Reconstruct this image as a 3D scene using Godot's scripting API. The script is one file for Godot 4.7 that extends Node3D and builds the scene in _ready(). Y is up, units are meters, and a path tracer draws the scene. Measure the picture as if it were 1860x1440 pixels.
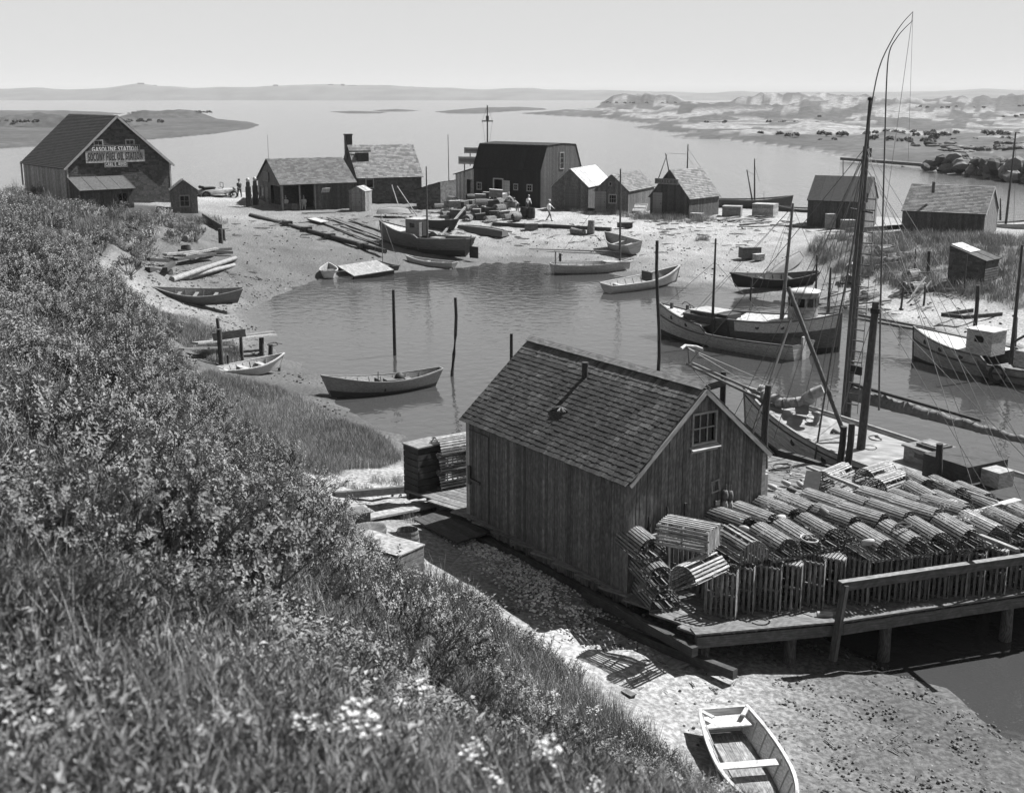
extends Node3D
# A small fishing harbour seen from a brushy hillside; every tone is grey because the photograph is black and white.

var rng := RandomNumberGenerator.new()
var M := {}
var used := {}
var HG := PackedFloat32Array()          # terrain heights on a 1 m grid
const GX0 := -64.0
const GZ0 := -142.0
const GNX := 129
const GNZ := 155
var soft := FastNoiseLite.new()
var fine := FastNoiseLite.new()

func _ready() -> void:
	rng.seed = 1937
	setup_camera()
	setup_light()
	setup_materials()
	build_terrain()
	build_far()
	build_water()
	build_vegetation()
	build_shed()
	build_dock()
	build_traps()
	build_houses()
	build_boats()
	build_shore_things()
	build_people_and_cars()

func setup_camera() -> void:
	var cam := Camera3D.new()
	cam.name = "camera"
	cam.fov = 35.4893
	cam.position = Vector3(0, 12.0, 0)
	cam.rotation_degrees = Vector3(-13.6882, 0, 0)
	cam.near = 0.1
	cam.far = 9000.0
	var at := CameraAttributesPhysical.new()
	at.frustum_focal_length = 37.5
	at.frustum_focus_distance = 34.0
	at.exposure_aperture = 2.8
	cam.attributes = at
	add_child(cam)
	cam.current = true

func setup_light() -> void:
	var sky := ProceduralSkyMaterial.new()
	sky.sky_top_color = grey(0.06)
	sky.sky_horizon_color = grey(0.345)
	sky.sky_curve = 0.5
	sky.ground_bottom_color = grey(0.12)
	sky.ground_horizon_color = grey(0.25)
	sky.sun_angle_max = 12.0
	var s := Sky.new()
	s.sky_material = sky
	var e := Environment.new()
	e.background_mode = Environment.BG_SKY
	e.sky = s
	e.tonemap_mode = Environment.TONE_MAPPER_LINEAR
	e.tonemap_exposure = 2.2
	e.fog_enabled = true
	e.fog_density = 0.00009
	e.fog_light_color = grey(0.8)
	e.sdfgi_enabled = true
	e.ssao_enabled = true
	e.ssil_enabled = true
	var we := WorldEnvironment.new()
	we.name = "environment"
	we.environment = e
	add_child(we)
	var sun := DirectionalLight3D.new()
	sun.name = "sun"
	sun.light_energy = 1.6
	sun.light_angular_distance = 0.5
	sun.light_color = Color(1, 1, 1)
	sun.shadow_enabled = true
	var az := deg_to_rad(62.0)
	var el := deg_to_rad(53.0)
	var dir := Vector3(-sin(az) * cos(el), -sin(el), cos(az) * cos(el))
	sun.look_at_from_position(Vector3.ZERO, dir, Vector3.UP)
	add_child(sun)

# ------------------------------------------------------------------ helpers
func grey(v: float) -> Color:
	return Color(v, v, v).linear_to_srgb()

func rf(a: float, b: float) -> float:
	return rng.randf_range(a, b)

func numbered(n: String) -> String:
	if not used.has(n):
		used[n] = 0
		return n
	used[n] += 1
	return "%s_%03d" % [n, used[n]]

func tag(o: Node, label: String, category: String, group := "", kind := "") -> Node:
	if label: o.set_meta("label", label)
	if category: o.set_meta("category", category)
	if group: o.set_meta("group", group)
	if kind: o.set_meta("kind", kind)
	return o

func thing(called: String, label: String, category: String, at := Vector3.ZERO, yaw := 0.0, group := "") -> Node3D:
	var o := Node3D.new()
	o.name = numbered(called)
	add_child(o)
	o.position = at
	o.rotation.y = yaw
	tag(o, label, category, group)
	return o

func copy(src: Node3D, at: Vector3, basis_ := Basis.IDENTITY, label := "", group := "") -> Node3D:
	var c: Node3D = src.duplicate()
	c.name = numbered(str(src.get_meta("base_name", src.name)))
	add_child(c)
	c.transform = Transform3D(basis_, at)
	if label: c.set_meta("label", label)
	if group: c.set_meta("group", group)
	return c

func put(mesh: Mesh, called: String, m: Material, parent: Node = self, at := Transform3D()) -> MeshInstance3D:
	var o := MeshInstance3D.new()
	o.name = numbered(called) if parent == self else called
	o.mesh = mesh
	o.material_override = m
	o.transform = at
	parent.add_child(o, true)
	return o

func ground(x: float, z: float) -> float:
	var u: float = clampf(x - GX0, 0.0, GNX - 1.001)
	var v: float = clampf(z - GZ0, 0.0, GNZ - 1.001)
	var i := int(u)
	var j := int(v)
	var a := lerpf(HG[j * GNX + i], HG[j * GNX + i + 1], u - i)
	var b := lerpf(HG[(j + 1) * GNX + i], HG[(j + 1) * GNX + i + 1], u - i)
	return lerpf(a, b, v - j)

func on(x: float, z: float, up := 0.0) -> Vector3:
	return Vector3(x, ground(x, z) + up, z)

func turn(yaw: float) -> Basis:
	return Basis(Vector3.UP, yaw)

# collects boxes, tubes and sheets into one mesh
class MB:
	var st := SurfaceTool.new()
	func _init() -> void:
		st.begin(Mesh.PRIMITIVE_TRIANGLES)
		st.set_smooth_group(-1)
	func v(p: Vector3, uv: Vector2, c: Color) -> void:
		st.set_color(c)
		st.set_uv(uv)
		st.add_vertex(p)
	func quad(a: Vector3, b: Vector3, c: Vector3, d: Vector3, col: float, off := Vector2.ZERO) -> void:
		var k := Color(col, col, col)
		var w := a.distance_to(b)
		var h := a.distance_to(d)
		var u0 := off
		var u1 := off + Vector2(w, 0)
		var u2 := off + Vector2(w, h)
		var u3 := off + Vector2(0, h)
		v(a, u0, k); v(b, u1, k); v(c, u2, k)
		v(a, u0, k); v(c, u2, k); v(d, u3, k)
	func tri(a: Vector3, b: Vector3, c: Vector3, col: float) -> void:
		var k := Color(col, col, col)
		v(a, Vector2(a.x + a.z, a.y), k); v(b, Vector2(b.x + b.z, b.y), k); v(c, Vector2(c.x + c.z, c.y), k)
	func hexa(p: Array, col: float, off := Vector2.ZERO) -> void:   # eight corners: bottom 0-3, top 4-7; u runs 0 -> 1
		quad(p[0], p[1], p[5], p[4], col, off)
		quad(p[2], p[3], p[7], p[6], col, off + Vector2(0.31, 0.17))
		quad(p[1], p[2], p[6], p[5], col, off + Vector2(0.11, 0.41))
		quad(p[3], p[0], p[4], p[7], col, off + Vector2(0.53, 0.29))
		quad(p[4], p[5], p[6], p[7], col, off + Vector2(0.07, 0.61))
		quad(p[3], p[2], p[1], p[0], col, off + Vector2(0.71, 0.83))
	func box(t: Transform3D, s: Vector3, col: float, off := Vector2.ZERO) -> void:   # the grain follows x
		var h := s * 0.5
		var p := []
		for q in [Vector3(-h.x, -h.y, h.z), Vector3(h.x, -h.y, h.z), Vector3(h.x, -h.y, -h.z), Vector3(-h.x, -h.y, -h.z), Vector3(-h.x, h.y, h.z), Vector3(h.x, h.y, h.z), Vector3(h.x, h.y, -h.z), Vector3(-h.x, h.y, -h.z)]:
			p.append(t * q)
		hexa(p, col, off)
	func bx(c: Vector3, s: Vector3, col: float, off := Vector2.ZERO) -> void:
		box(Transform3D(Basis.IDENTITY, c), s, col, off)
	func beam(a: Vector3, b: Vector3, w: float, h: float, col: float, up := Vector3.UP) -> void:
		var x := (b - a).normalized()
		var z := x.cross(up)
		if z.length() < 0.01: z = x.cross(Vector3.RIGHT)
		z = z.normalized()
		box(Transform3D(Basis(x, z.cross(x), z), (a + b) * 0.5), Vector3(a.distance_to(b), h, w), col, Vector2(a.x * 3.1 + a.z, b.y * 1.7 + a.z * 0.7))
	func tube(pts: Array, r0: float, r1: float, n: int, col: float, cap := true) -> void:
		var rings := []
		var m := pts.size()
		var up := Vector3.UP
		var run := 0.0
		st.set_smooth_group(1)
		for i in m:
			var dir: Vector3 = (pts[mini(i + 1, m - 1)] - pts[maxi(i - 1, 0)]).normalized()
			var x := dir.cross(up)
			if x.length() < 0.1: x = dir.cross(Vector3.FORWARD)
			x = x.normalized()
			var y := x.cross(dir)
			var r := lerpf(r0, r1, float(i) / maxf(1.0, m - 1))
			var ring := []
			for k in n + 1:
				var a := TAU * k / n
				ring.append(pts[i] + (x * cos(a) + y * sin(a)) * r)
			rings.append(ring)
		var k3 := Color(col, col, col)
		for i in m - 1:
			var l: float = pts[i].distance_to(pts[i + 1])
			for k in n:
				var u0 := Vector2(run, k * 0.13)
				var u1 := Vector2(run + l, k * 0.13 + 0.13)
				v(rings[i][k], u0, k3); v(rings[i + 1][k], Vector2(u1.x, u0.y), k3); v(rings[i + 1][k + 1], u1, k3)
				v(rings[i][k], u0, k3); v(rings[i + 1][k + 1], u1, k3); v(rings[i][k + 1], Vector2(u0.x, u1.y), k3)
			run += l
		st.set_smooth_group(-1)
		if cap:
			for i in [0, m - 1]:
				for k in range(1, n - 1):
					tri(rings[i][0], rings[i][k], rings[i][k + 1], col)
	func lathe(prof: Array, n: int, col: float, at := Vector3.ZERO, axis := Basis.IDENTITY) -> void:   # prof: Vector2(radius, height)
		st.set_smooth_group(1)
		var k3 := Color(col, col, col)
		for i in prof.size() - 1:
			for k in n:
				var a := TAU * k / n
				var b := TAU * (k + 1) / n
				var p := []
				for q in [[prof[i], a], [prof[i], b], [prof[i + 1], b], [prof[i + 1], a]]:
					p.append(at + axis * Vector3(q[0].x * cos(q[1]), q[0].y, q[0].x * sin(q[1])))
				var u := Vector2(prof[i].y, a * 0.2)
				v(p[0], u, k3); v(p[1], u + Vector2(0, 0.1), k3); v(p[2], Vector2(prof[i + 1].y, b * 0.2), k3)
				v(p[0], u, k3); v(p[2], Vector2(prof[i + 1].y, b * 0.2), k3); v(p[3], Vector2(prof[i + 1].y, a * 0.2), k3)
		st.set_smooth_group(-1)
	func sheet(rows: Array, col: float, smooth := true, flip := false) -> void:   # rows of points
		st.set_smooth_group(1 if smooth else -1)
		var k3 := Color(col, col, col)
		for i in rows.size() - 1:
			for k in rows[i].size() - 1:
				var a: Vector3 = rows[i][k]
				var b: Vector3 = rows[i][k + 1]
				var c: Vector3 = rows[i + 1][k + 1]
				var d: Vector3 = rows[i + 1][k]
				var ua := Vector2(i * 0.3, k * 0.25)
				if flip:
					v(a, ua, k3); v(d, ua + Vector2(0.3, 0), k3); v(c, ua + Vector2(0.3, 0.25), k3)
					v(a, ua, k3); v(c, ua + Vector2(0.3, 0.25), k3); v(b, ua + Vector2(0, 0.25), k3)
				else:
					v(a, ua, k3); v(b, ua + Vector2(0, 0.25), k3); v(c, ua + Vector2(0.3, 0.25), k3)
					v(a, ua, k3); v(c, ua + Vector2(0.3, 0.25), k3); v(d, ua + Vector2(0.3, 0), k3)
		st.set_smooth_group(-1)
	func mesh() -> ArrayMesh:
		st.generate_normals()
		return st.commit()

func noise_image(w: int, h: int, fx: float, fy: float, seed_: int, lo: float, hi: float, oct := 4, pow_ := 1.0) -> Image:
	var n := FastNoiseLite.new()
	n.seed = seed_
	n.noise_type = FastNoiseLite.TYPE_SIMPLEX_SMOOTH
	n.fractal_octaves = oct
	n.frequency = 1.0
	var im := Image.create(w, h, false, Image.FORMAT_RGB8)
	for y in h:
		for x in w:
			# wrapped over a torus so that the tile repeats without a seam
			var a := TAU * x / w
			var b := TAU * y / h
			var q := 0.5 + 0.62 * n.get_noise_3d(cos(a) * fx, sin(a) * fx + cos(b) * fy, sin(b) * fy)
			q = pow(clampf(q, 0.0, 1.0), pow_)
			var g := lerpf(lo, hi, q)
			im.set_pixel(x, y, Color(g, g, g))
	return im

func grain_image(n: int, freq: float, seed_: int, lo: float, hi: float) -> Image:
	var f := FastNoiseLite.new()
	f.seed = seed_
	f.frequency = freq
	f.fractal_octaves = 7
	f.fractal_gain = 0.72
	var src := f.get_seamless_image(n, n)
	var im := Image.create(n, n, false, Image.FORMAT_RGB8)
	for y in n:
		for x in n:
			var g := lerpf(lo, hi, smoothstep(0.15, 0.85, src.get_pixel(x, y).r))
			im.set_pixel(x, y, Color(g, g, g))
	return im

func tex(im: Image) -> ImageTexture:
	im.generate_mipmaps()
	return ImageTexture.create_from_image(im)

func plain(rough: float, vertex := true, v := 1.0) -> StandardMaterial3D:
	var m := StandardMaterial3D.new()
	m.roughness = rough
	m.albedo_color = grey(v)
	m.vertex_color_use_as_albedo = vertex
	return m

func textured(rough: float, t: Texture2D, scale: float, bump := 0.0, h: Texture2D = null, tri := false) -> StandardMaterial3D:
	var m := plain(rough)
	m.albedo_texture = t
	m.uv1_scale = Vector3.ONE * scale
	if tri:
		m.uv1_triplanar = true
		m.uv1_world_triplanar = true
	if bump > 0.0:
		m.heightmap_enabled = true
		m.heightmap_texture = h if h else t
		m.heightmap_scale = bump
	return m

func setup_materials() -> void:
	soft.seed = 5
	soft.frequency = 0.08
	soft.fractal_octaves = 3
	fine.seed = 9
	fine.frequency = 0.9
	fine.fractal_octaves = 3
	# boards: long streaks along u, a little blotched
	var grain := noise_image(256, 256, 0.55, 9.0, 11, 0.45, 1.0, 4)
	var blot := noise_image(256, 256, 1.3, 1.3, 12, 0.62, 1.0, 4)
	var wood := Image.create(256, 256, false, Image.FORMAT_RGB8)
	for y in 256:
		for x in 256:
			var g: float = grain.get_pixel(x, y).r * blot.get_pixel(x, y).r * 1.22
			wood.set_pixel(x, y, grey(g * g))
	var wt := tex(wood)
	M.wood = textured(0.86, wt, 0.8, 0.25)
	var pim := noise_image(256, 256, 1.6, 3.4, 21, 0.55, 1.0, 5)
	M.paint = textured(0.55, tex(pim), 0.5)
	M.paint_flat = textured(0.75, tex(noise_image(256, 256, 1.0, 5.0, 24, 0.6, 1.0, 5)), 0.45, 0.1)
	M.shingle = textured(0.92, wt, 1.6, 0.3)
	M.tarpaper = textured(0.9, tex(noise_image(256, 256, 2.0, 2.0, 31, 0.55, 1.0, 5)), 0.35, 0.1)
	M.bark = textured(0.95, tex(noise_image(128, 256, 1.2, 3.0, 41, 0.35, 1.0, 5)), 0.9, 0.8)
	M.stone = textured(0.9, tex(noise_image(128, 128, 1.5, 1.5, 51, 0.55, 1.0, 5)), 0.7, 0.4, null, true)
	M.rope = plain(0.95)
	M.iron = plain(0.7)
	M.cloth = textured(0.95, tex(noise_image(128, 128, 1.2, 1.2, 61, 0.7, 1.0, 4)), 0.8)
	M.leaf = plain(0.66)
	M.leaf.backlight_enabled = true
	M.leaf.backlight = grey(0.1)
	M.stem = plain(0.9)
	M.skin = plain(0.7)
	var gm := StandardMaterial3D.new()
	gm.albedo_color = Color(0.03, 0.03, 0.03)
	gm.roughness = 0.08
	M.glass = gm
	M.ground = textured(0.95, tex(grain_image(1024, 0.018, 71, 0.56, 1.0)), 0.27, 1.2, null, true)
	M.far = textured(0.95, tex(grain_image(512, 0.03, 81, 0.6, 1.0)), 0.012, 0.0, null, true)

func ripple(name_: String, freq: float, strength: float, metres: float, seed_: int) -> StandardMaterial3D:
	var n := FastNoiseLite.new()
	n.seed = seed_
	n.noise_type = FastNoiseLite.TYPE_SIMPLEX
	n.frequency = freq
	n.fractal_octaves = 4
	n.fractal_gain = 0.55
	var t := NoiseTexture2D.new()
	t.width = 1024
	t.height = 1024
	t.seamless = true
	t.as_normal_map = true
	t.bump_strength = strength
	t.noise = n
	var m := StandardMaterial3D.new()
	m.resource_name = name_
	m.normal_enabled = true
	m.normal_texture = t
	m.uv1_triplanar = true
	m.uv1_world_triplanar = true
	m.uv1_scale = Vector3.ONE / metres
	return m

# ------------------------------------------------------------------ terrain
const TP := [-3.86, -40.68, -4.85, -43.89, -6.01, -45.07, -7.04, -47.26, -7.69, -49.75, -8.46, -52.29, -10.29, -54.51, -11.88, -58.19, -13.82, -62.38, -15.13, -66.33, -15.77, -70.41, -15.27, -74.80, -14.64, -79.74, -13.81, -83.49, -12.05, -84.28, -9.18, -85.63, -7.28, -88.17, -5.08, -87.59, -2.44, -91.16, 0.00, -92.42, 2.25, -91.78, 3.17, -88.75, 5.90, -88.17, 7.15, -84.28, 8.72, -77.87, 10.94, -78.80, 12.49, -77.42, 13.74, -73.76, 14.03, -71.76, 16.66, -72.74, 19.10, -70.79, 19.07, -67.18, 20.39, -63.59, 22.51, -60.64, 24.54, -58.19, 9.18, -23.32, 9.81, -21.78, 10.34, -20.56, 8.25, -24.77, -10.24, -68.70, -7.87, -76.10, -3.85, -65.49, -1.08, -80.41, 2.40, -76.10, -3.84, -49.15, -2.01, -55.09, 5.27, -68.70, 9.08, -62.56, 11.82, -55.09, 18.61, -61.18, 20.62, -55.09, 21.00, -49.15, 12.87, -49.15, 10.95, -76.10, 14.80, -33.73, 13.93, -38.79, 11.59, -43.96, 11.92, -26.56, 23.00, -14.00, 30.00, -30.00, 45.00, -45.00, 50.00, -20.00, 12.00, -10.00, 9.00, -12.00, 25.00, 0.00, 4.33, -24.24, 5.94, -24.09, 7.24, -23.70, 2.94, -24.39, 0.81, -23.97, 1.90, -23.11, 3.29, -21.01, 4.89, -21.23, 3.95, -18.98, 5.42, -19.18, 7.40, -19.37, 8.98, -19.47, 8.25, -22.25, 8.79, -20.78, 7.50, -23.01, 6.62, -21.47, 7.73, -22.30, 2.72, -27.30, -0.40, -27.80, -1.87, -28.15, -1.14, -30.24, -3.39, -31.43, -4.76, -35.22, -3.92, -36.63, -3.39, -38.44, -2.85, -36.07, -1.24, -33.07, 0.35, -37.74, 4.54, -36.06, 5.47, -31.36, 6.26, -27.90, -7.51, -44.20, -5.24, -40.51, -9.37, -47.63, -11.02, -50.33, -5.76, -37.63, -7.42, -39.15, -12.48, -53.83, -15.06, -57.37, -15.67, -64.38, -17.22, -60.59, -19.38, -62.38, -18.54, -68.84, -17.69, -75.96, -16.60, -82.67, -19.66, -88.36, -20.22, -82.44, -21.55, -76.55, -14.55, -88.36, -19.85, -99.66, -23.30, -103.40, -21.36, -94.44, -12.25, -95.15, -13.22, -103.12, -19.36, -106.90, -9.67, -104.14, -9.62, -94.13, -6.41, -89.95, -3.54, -99.84, 0.44, -98.61, 0.47, -106.19, 5.33, -100.23, 2.93, -93.98, 6.75, -94.96, 3.29, -106.19, 10.23, -105.17, 11.88, -99.29, 10.63, -88.40, 11.48, -82.87, 15.49, -94.28, 14.10, -85.44, 20.48, -98.36, 18.18, -86.85, 14.75, -78.45, 19.13, -80.77, 17.42, -106.54, 25.02, -102.86, 29.15, -99.78, 21.26, -83.75, 22.21, -84.77, 25.46, -85.67, 31.76, -93.07, 34.71, -89.95, 37.10, -89.95, 23.51, -78.70, 25.92, -75.42, 26.27, -70.68, 28.61, -68.70, 30.41, -74.95, 21.55, -71.68, 23.29, -67.25, 24.42, -62.23, 25.35, -60.30, 20.65, -73.12, -24.93, -114.40, -28.18, -120.88, -27.25, -102.90, -20.09, -108.37, -14.01, -109.46, -11.66, -114.98, -6.69, -116.74, -1.54, -116.13, 6.06, -114.40, 13.31, -111.65, 18.47, -110.07, -45.19, -171.48, -39.43, -169.38, -35.71, -169.38, -26.72, -164.34, -16.14, -159.59, -9.02, -157.76, -2.05, -155.10, 7.88, -149.21, 17.19, -144.51, 24.46, -138.67, 29.10, -134.59, 32.04, -131.99, 38.74, -127.08, 50.82, -123.63, -58.30, -221.72, -45.68, -217.10, -20.89, -207.02, 6.08, -197.82, 29.72, -182.71, 42.46, -175.47, 51.00, -167.87, 66.61, -162.57, -1.24, -3.00, -0.66, -3.10, -0.26, -4.00, 0.30, -8.50, 1.05, -12.50, -1.84, -4.60, -2.74, -7.00, -5.36, -14.00, -9.80, -26.00, -14.91, -40.00, -21.40, -58.00, -29.33, -80.00, -35.29, -88.00, -35.13, -96.00, -31.27, -97.00, -27.72, -98.00, -3.81, -12.00, -5.49, -17.50, -9.31, -30.00, -13.88, -45.00, -8.13, -30.00, -4.94, -19.00, -2.63, -10.50, -1.43, -5.60, -3.53, -16.00, -6.26, -27.00, -1.72, -9.50, -3.67, -21.00, -1.61, -12.00, -0.85, -6.20, -1.64, -18.00, -0.69, -11.00, -0.40, -6.20, 0.15, -15.00, 0.09, -9.50, 0.85, -14.50, 1.42, -17.00, 1.80, -16.50, -27.19, -74.00, -23.31, -72.00, -23.98, -86.00, -22.44, -74.00, -19.47, -56.00, -15.08, -43.00, -19.09, -48.00, -12.06, -30.00, -24.80, -60.00, 0.00, 0.50, -3.00, 3.00, 4.00, 1.00, 8.00, -4.00, 9.00, -9.00, 8.00, -13.00, -10.00, 0.00, -20.00, -5.00, -12.00, -10.00, -22.00, -25.00, -35.00, -40.00, -45.00, -60.00, -60.00, -80.00, -60.00, -40.00, -60.00, 0.00, -20.00, 8.00, 10.00, 6.00, 25.00, 8.00, -60.00, -110.00, -46.00, -112.00, -52.00, -122.00, -60.00, -132.00, -45.00, -124.00, -40.00, -135.00, 0.00, -140.00, 40.00, -140.00, 60.00, -110.00, 60.00, -85.00, 60.00, -70.00, 60.00, -40.00, 50.00, -92.00]
const TW := [-0.00952926, 0.00489081, -0.00147424, 0.0022496, 0.0049475, 0.00543873, 0.00101175, 0.00518389, -0.00178219, -0.00547245, -9.18579e-05, 0.000589261, 7.42356e-05, -0.00956136, -5.64176e-05, 0.00256761, -0.00742566, 0.00514341, -0.00105081, -0.00129807, -0.00379545, 0.00470977, -0.00437098, -0.000767655, 0.0181425, 0.000794697, 0.012174, 0.00847183, 0.00778972, -0.00608132, -0.00705291, 0.00234057, 0.00630298, 0.00149612, 0.00111639, 0.0032354, 0.000664093, 0.006363, 0.00388332, -0.00228318, 0.000766069, 0.00163471, -0.00264341, -0.00113708, -0.00806632, 0.000719296, 0.000450003, 0.000221693, 0.00249646, -0.0103477, -0.00198248, 0.0004685, 0.0003096, -0.0349072, 0.00145227, -0.000763934, 7.0972e-05, -0.00645631, 0.00615541, -0.000242091, -0.00102352, 0.000671069, -0.0264636, -0.0736618, -0.00399117, -0.00089625, 0.0012525, -0.00352677, 0.00670883, -0.00316701, -0.00607737, 0.000839694, 0.00521468, -0.0067541, -0.000921902, -0.00285222, 0.00191218, 0.00207078, 0.000615838, 0.00249968, 0.000625364, -0.00569098, 0.00526369, 0.00496703, -0.0154849, 0.009578, -0.0131783, -0.00977571, 0.00416561, 0.00270895, 0.00498256, 0.00605901, -0.000887712, 0.00236889, 3.44519e-05, -0.00308893, 0.000227218, 0.0152044, -0.000427109, -0.00333367, -0.00216368, -0.01571, -0.0056456, -0.0115914, 0.0195674, -0.00480825, -0.0229501, -0.00619023, 0.00572479, 0.0093667, -0.0114351, -0.00732726, -0.00558622, 0.0102583, 0.00196223, -0.00260835, -0.00157904, -0.000892359, 0.0025033, -0.00125449, 0.000604932, -0.00108119, 0.00286569, 0.000364589, -0.00388775, 0.000408928, 0.0041702, 0.0032421, -0.00232467, -0.00111977, -0.000560153, 0.000899702, 0.00387262, -0.00445341, -0.000775998, 0.00472807, -0.00112229, -0.0081056, 0.0032864, -0.00589952, 0.000440407, 0.000327087, -0.000105791, -0.024492, 0.0332191, -0.00203625, -0.000670609, -0.00130386, -7.72178e-05, 0.00239247, 0.000145038, -0.000720586, 0.0025271, -0.000945289, -0.00309274, -0.00245424, 0.00408461, -0.00195186, 0.00651008, 0.000729245, 0.00177546, 0.00397632, -0.000774525, -0.000757497, -0.000844415, 0.00171427, 0.000339694, 0.000397515, -4.53561e-05, 0.000219774, 0.000570042, 0.000263045, -0.000333299, 0.000194721, 0.000183527, 4.56494e-05, 0.000738245, 0.00171121, 0.000227363, 0.000325582, 0.000334488, 0.000538428, -0.000474848, 0.00187694, 6.1658e-05, -5.34541e-05, -0.000153011, -6.54405e-05, -0.000238156, 8.62382e-05, 5.98317e-05, 0.000329856, -0.00245044, 0.0105948, -0.00403751, -0.0239916, -0.0203681, -0.000930762, 0.00586507, -0.00317269, 0.00463995, 0.0040403, 0.0231304, 0.00166189, -0.00103144, 0.00225999, -0.00511004, -0.000844339, 0.00329347, 0.00214592, 0.00857998, -0.0201229, 0.000265292, 0.0152515, 0.00606176, 0.00633173, 0.00349392, -0.00122055, 0.0114865, -0.00863378, -0.00765859, -0.00678689, -0.0105692, 0.000891742, -0.00212892, 0.030128, 0.00736991, -0.00147725, 0.00845924, -0.0296532, -0.00307607, 0.0389083, 0.0129624, -0.0285352, 0.00917993, 0.0183213, -0.000841344, -0.00102035, -0.00938923, 0.00148578, -0.00182026, -0.002523, 0.010896, 0.0426591, 0.0597265, -0.0025849, -0.000761176, -0.00202295, -0.00117795, -0.00111309, -0.000205609, 0.000243004, -0.000210464, -0.000277418, 0.000163736, 0.00148192, -0.000425408, 0.000147027, 0.000314483, -0.000802647, -0.000774861, 0.00147828, -0.00188266, -0.00396728, -0.00205768, -0.00182338, 0.00012066, 7.53169e-06, 0.000209584, 0.00126301, 14.385, -0.0309535, 0.0271875]
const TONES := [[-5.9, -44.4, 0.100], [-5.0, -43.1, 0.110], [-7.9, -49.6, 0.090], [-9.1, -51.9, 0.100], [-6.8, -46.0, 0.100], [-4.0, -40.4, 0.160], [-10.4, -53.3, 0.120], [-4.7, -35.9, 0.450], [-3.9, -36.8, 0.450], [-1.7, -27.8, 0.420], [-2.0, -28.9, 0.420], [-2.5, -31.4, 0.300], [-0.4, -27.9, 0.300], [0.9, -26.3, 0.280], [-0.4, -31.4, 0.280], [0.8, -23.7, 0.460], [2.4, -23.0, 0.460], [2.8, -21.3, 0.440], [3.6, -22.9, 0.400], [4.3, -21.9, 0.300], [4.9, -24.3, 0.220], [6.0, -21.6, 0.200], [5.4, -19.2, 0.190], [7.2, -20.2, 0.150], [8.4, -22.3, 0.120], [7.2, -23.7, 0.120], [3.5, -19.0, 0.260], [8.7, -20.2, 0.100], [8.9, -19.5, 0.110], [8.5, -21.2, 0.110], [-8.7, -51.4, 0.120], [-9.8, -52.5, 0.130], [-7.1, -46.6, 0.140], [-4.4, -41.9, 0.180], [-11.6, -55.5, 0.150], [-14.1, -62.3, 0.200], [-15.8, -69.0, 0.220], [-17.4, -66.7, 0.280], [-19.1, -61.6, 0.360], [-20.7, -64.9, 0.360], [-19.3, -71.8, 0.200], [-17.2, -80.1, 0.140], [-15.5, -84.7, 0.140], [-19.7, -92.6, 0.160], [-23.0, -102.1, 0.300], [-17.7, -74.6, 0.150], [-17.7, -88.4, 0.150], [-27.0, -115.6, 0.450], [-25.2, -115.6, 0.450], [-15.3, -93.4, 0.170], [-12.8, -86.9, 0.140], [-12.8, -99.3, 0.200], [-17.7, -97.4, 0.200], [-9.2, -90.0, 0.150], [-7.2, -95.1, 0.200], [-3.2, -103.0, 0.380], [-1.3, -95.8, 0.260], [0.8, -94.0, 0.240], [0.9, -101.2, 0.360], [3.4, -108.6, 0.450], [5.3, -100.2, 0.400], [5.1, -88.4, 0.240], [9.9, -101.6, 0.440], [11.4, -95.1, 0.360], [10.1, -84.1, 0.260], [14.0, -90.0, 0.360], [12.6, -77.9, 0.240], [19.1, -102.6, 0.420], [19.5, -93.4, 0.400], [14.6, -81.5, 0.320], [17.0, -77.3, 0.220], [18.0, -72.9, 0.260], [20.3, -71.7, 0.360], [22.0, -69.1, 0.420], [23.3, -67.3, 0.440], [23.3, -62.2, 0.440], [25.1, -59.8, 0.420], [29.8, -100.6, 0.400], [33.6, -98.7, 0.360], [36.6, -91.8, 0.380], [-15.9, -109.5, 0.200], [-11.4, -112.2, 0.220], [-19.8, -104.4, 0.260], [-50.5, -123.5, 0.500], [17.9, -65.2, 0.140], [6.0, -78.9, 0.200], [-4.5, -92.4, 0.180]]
var HILL := PackedVector2Array([Vector2(2.77, -18.89), Vector2(2.26, -19.97), Vector2(1.38, -21.70), Vector2(0.56, -22.98), Vector2(-0.29, -24.05), Vector2(-1.03, -25.36), Vector2(-2.46, -26.43), Vector2(-3.86, -27.07), Vector2(-4.93, -29.39), Vector2(-5.76, -31.87), Vector2(-6.93, -34.55), Vector2(-8.53, -36.72), Vector2(-10.13, -39.48), Vector2(-11.67, -43.43), Vector2(-13.15, -47.54), Vector2(-14.80, -50.79), Vector2(-17.66, -57.42), Vector2(-20.15, -60.80), Vector2(-22.56, -66.07), Vector2(-22.98, -70.73), Vector2(-23.87, -83.75), Vector2(-25.16, -89.96), Vector2(-24.04, -92.69), Vector2(-24.40, -98.86), Vector2(-25.85, -103.59), Vector2(-28.75, -103.39), Vector2(-31.45, -103.29), Vector2(-35.39, -104.21), Vector2(-40.70, -106.15), Vector2(-44.33, -108.25), Vector2(-62.00, -98.00), Vector2(-62.00, 12.00), Vector2(14.00, 12.00), Vector2(9.00, -6.00), Vector2(5.00, -13.00)])
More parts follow.
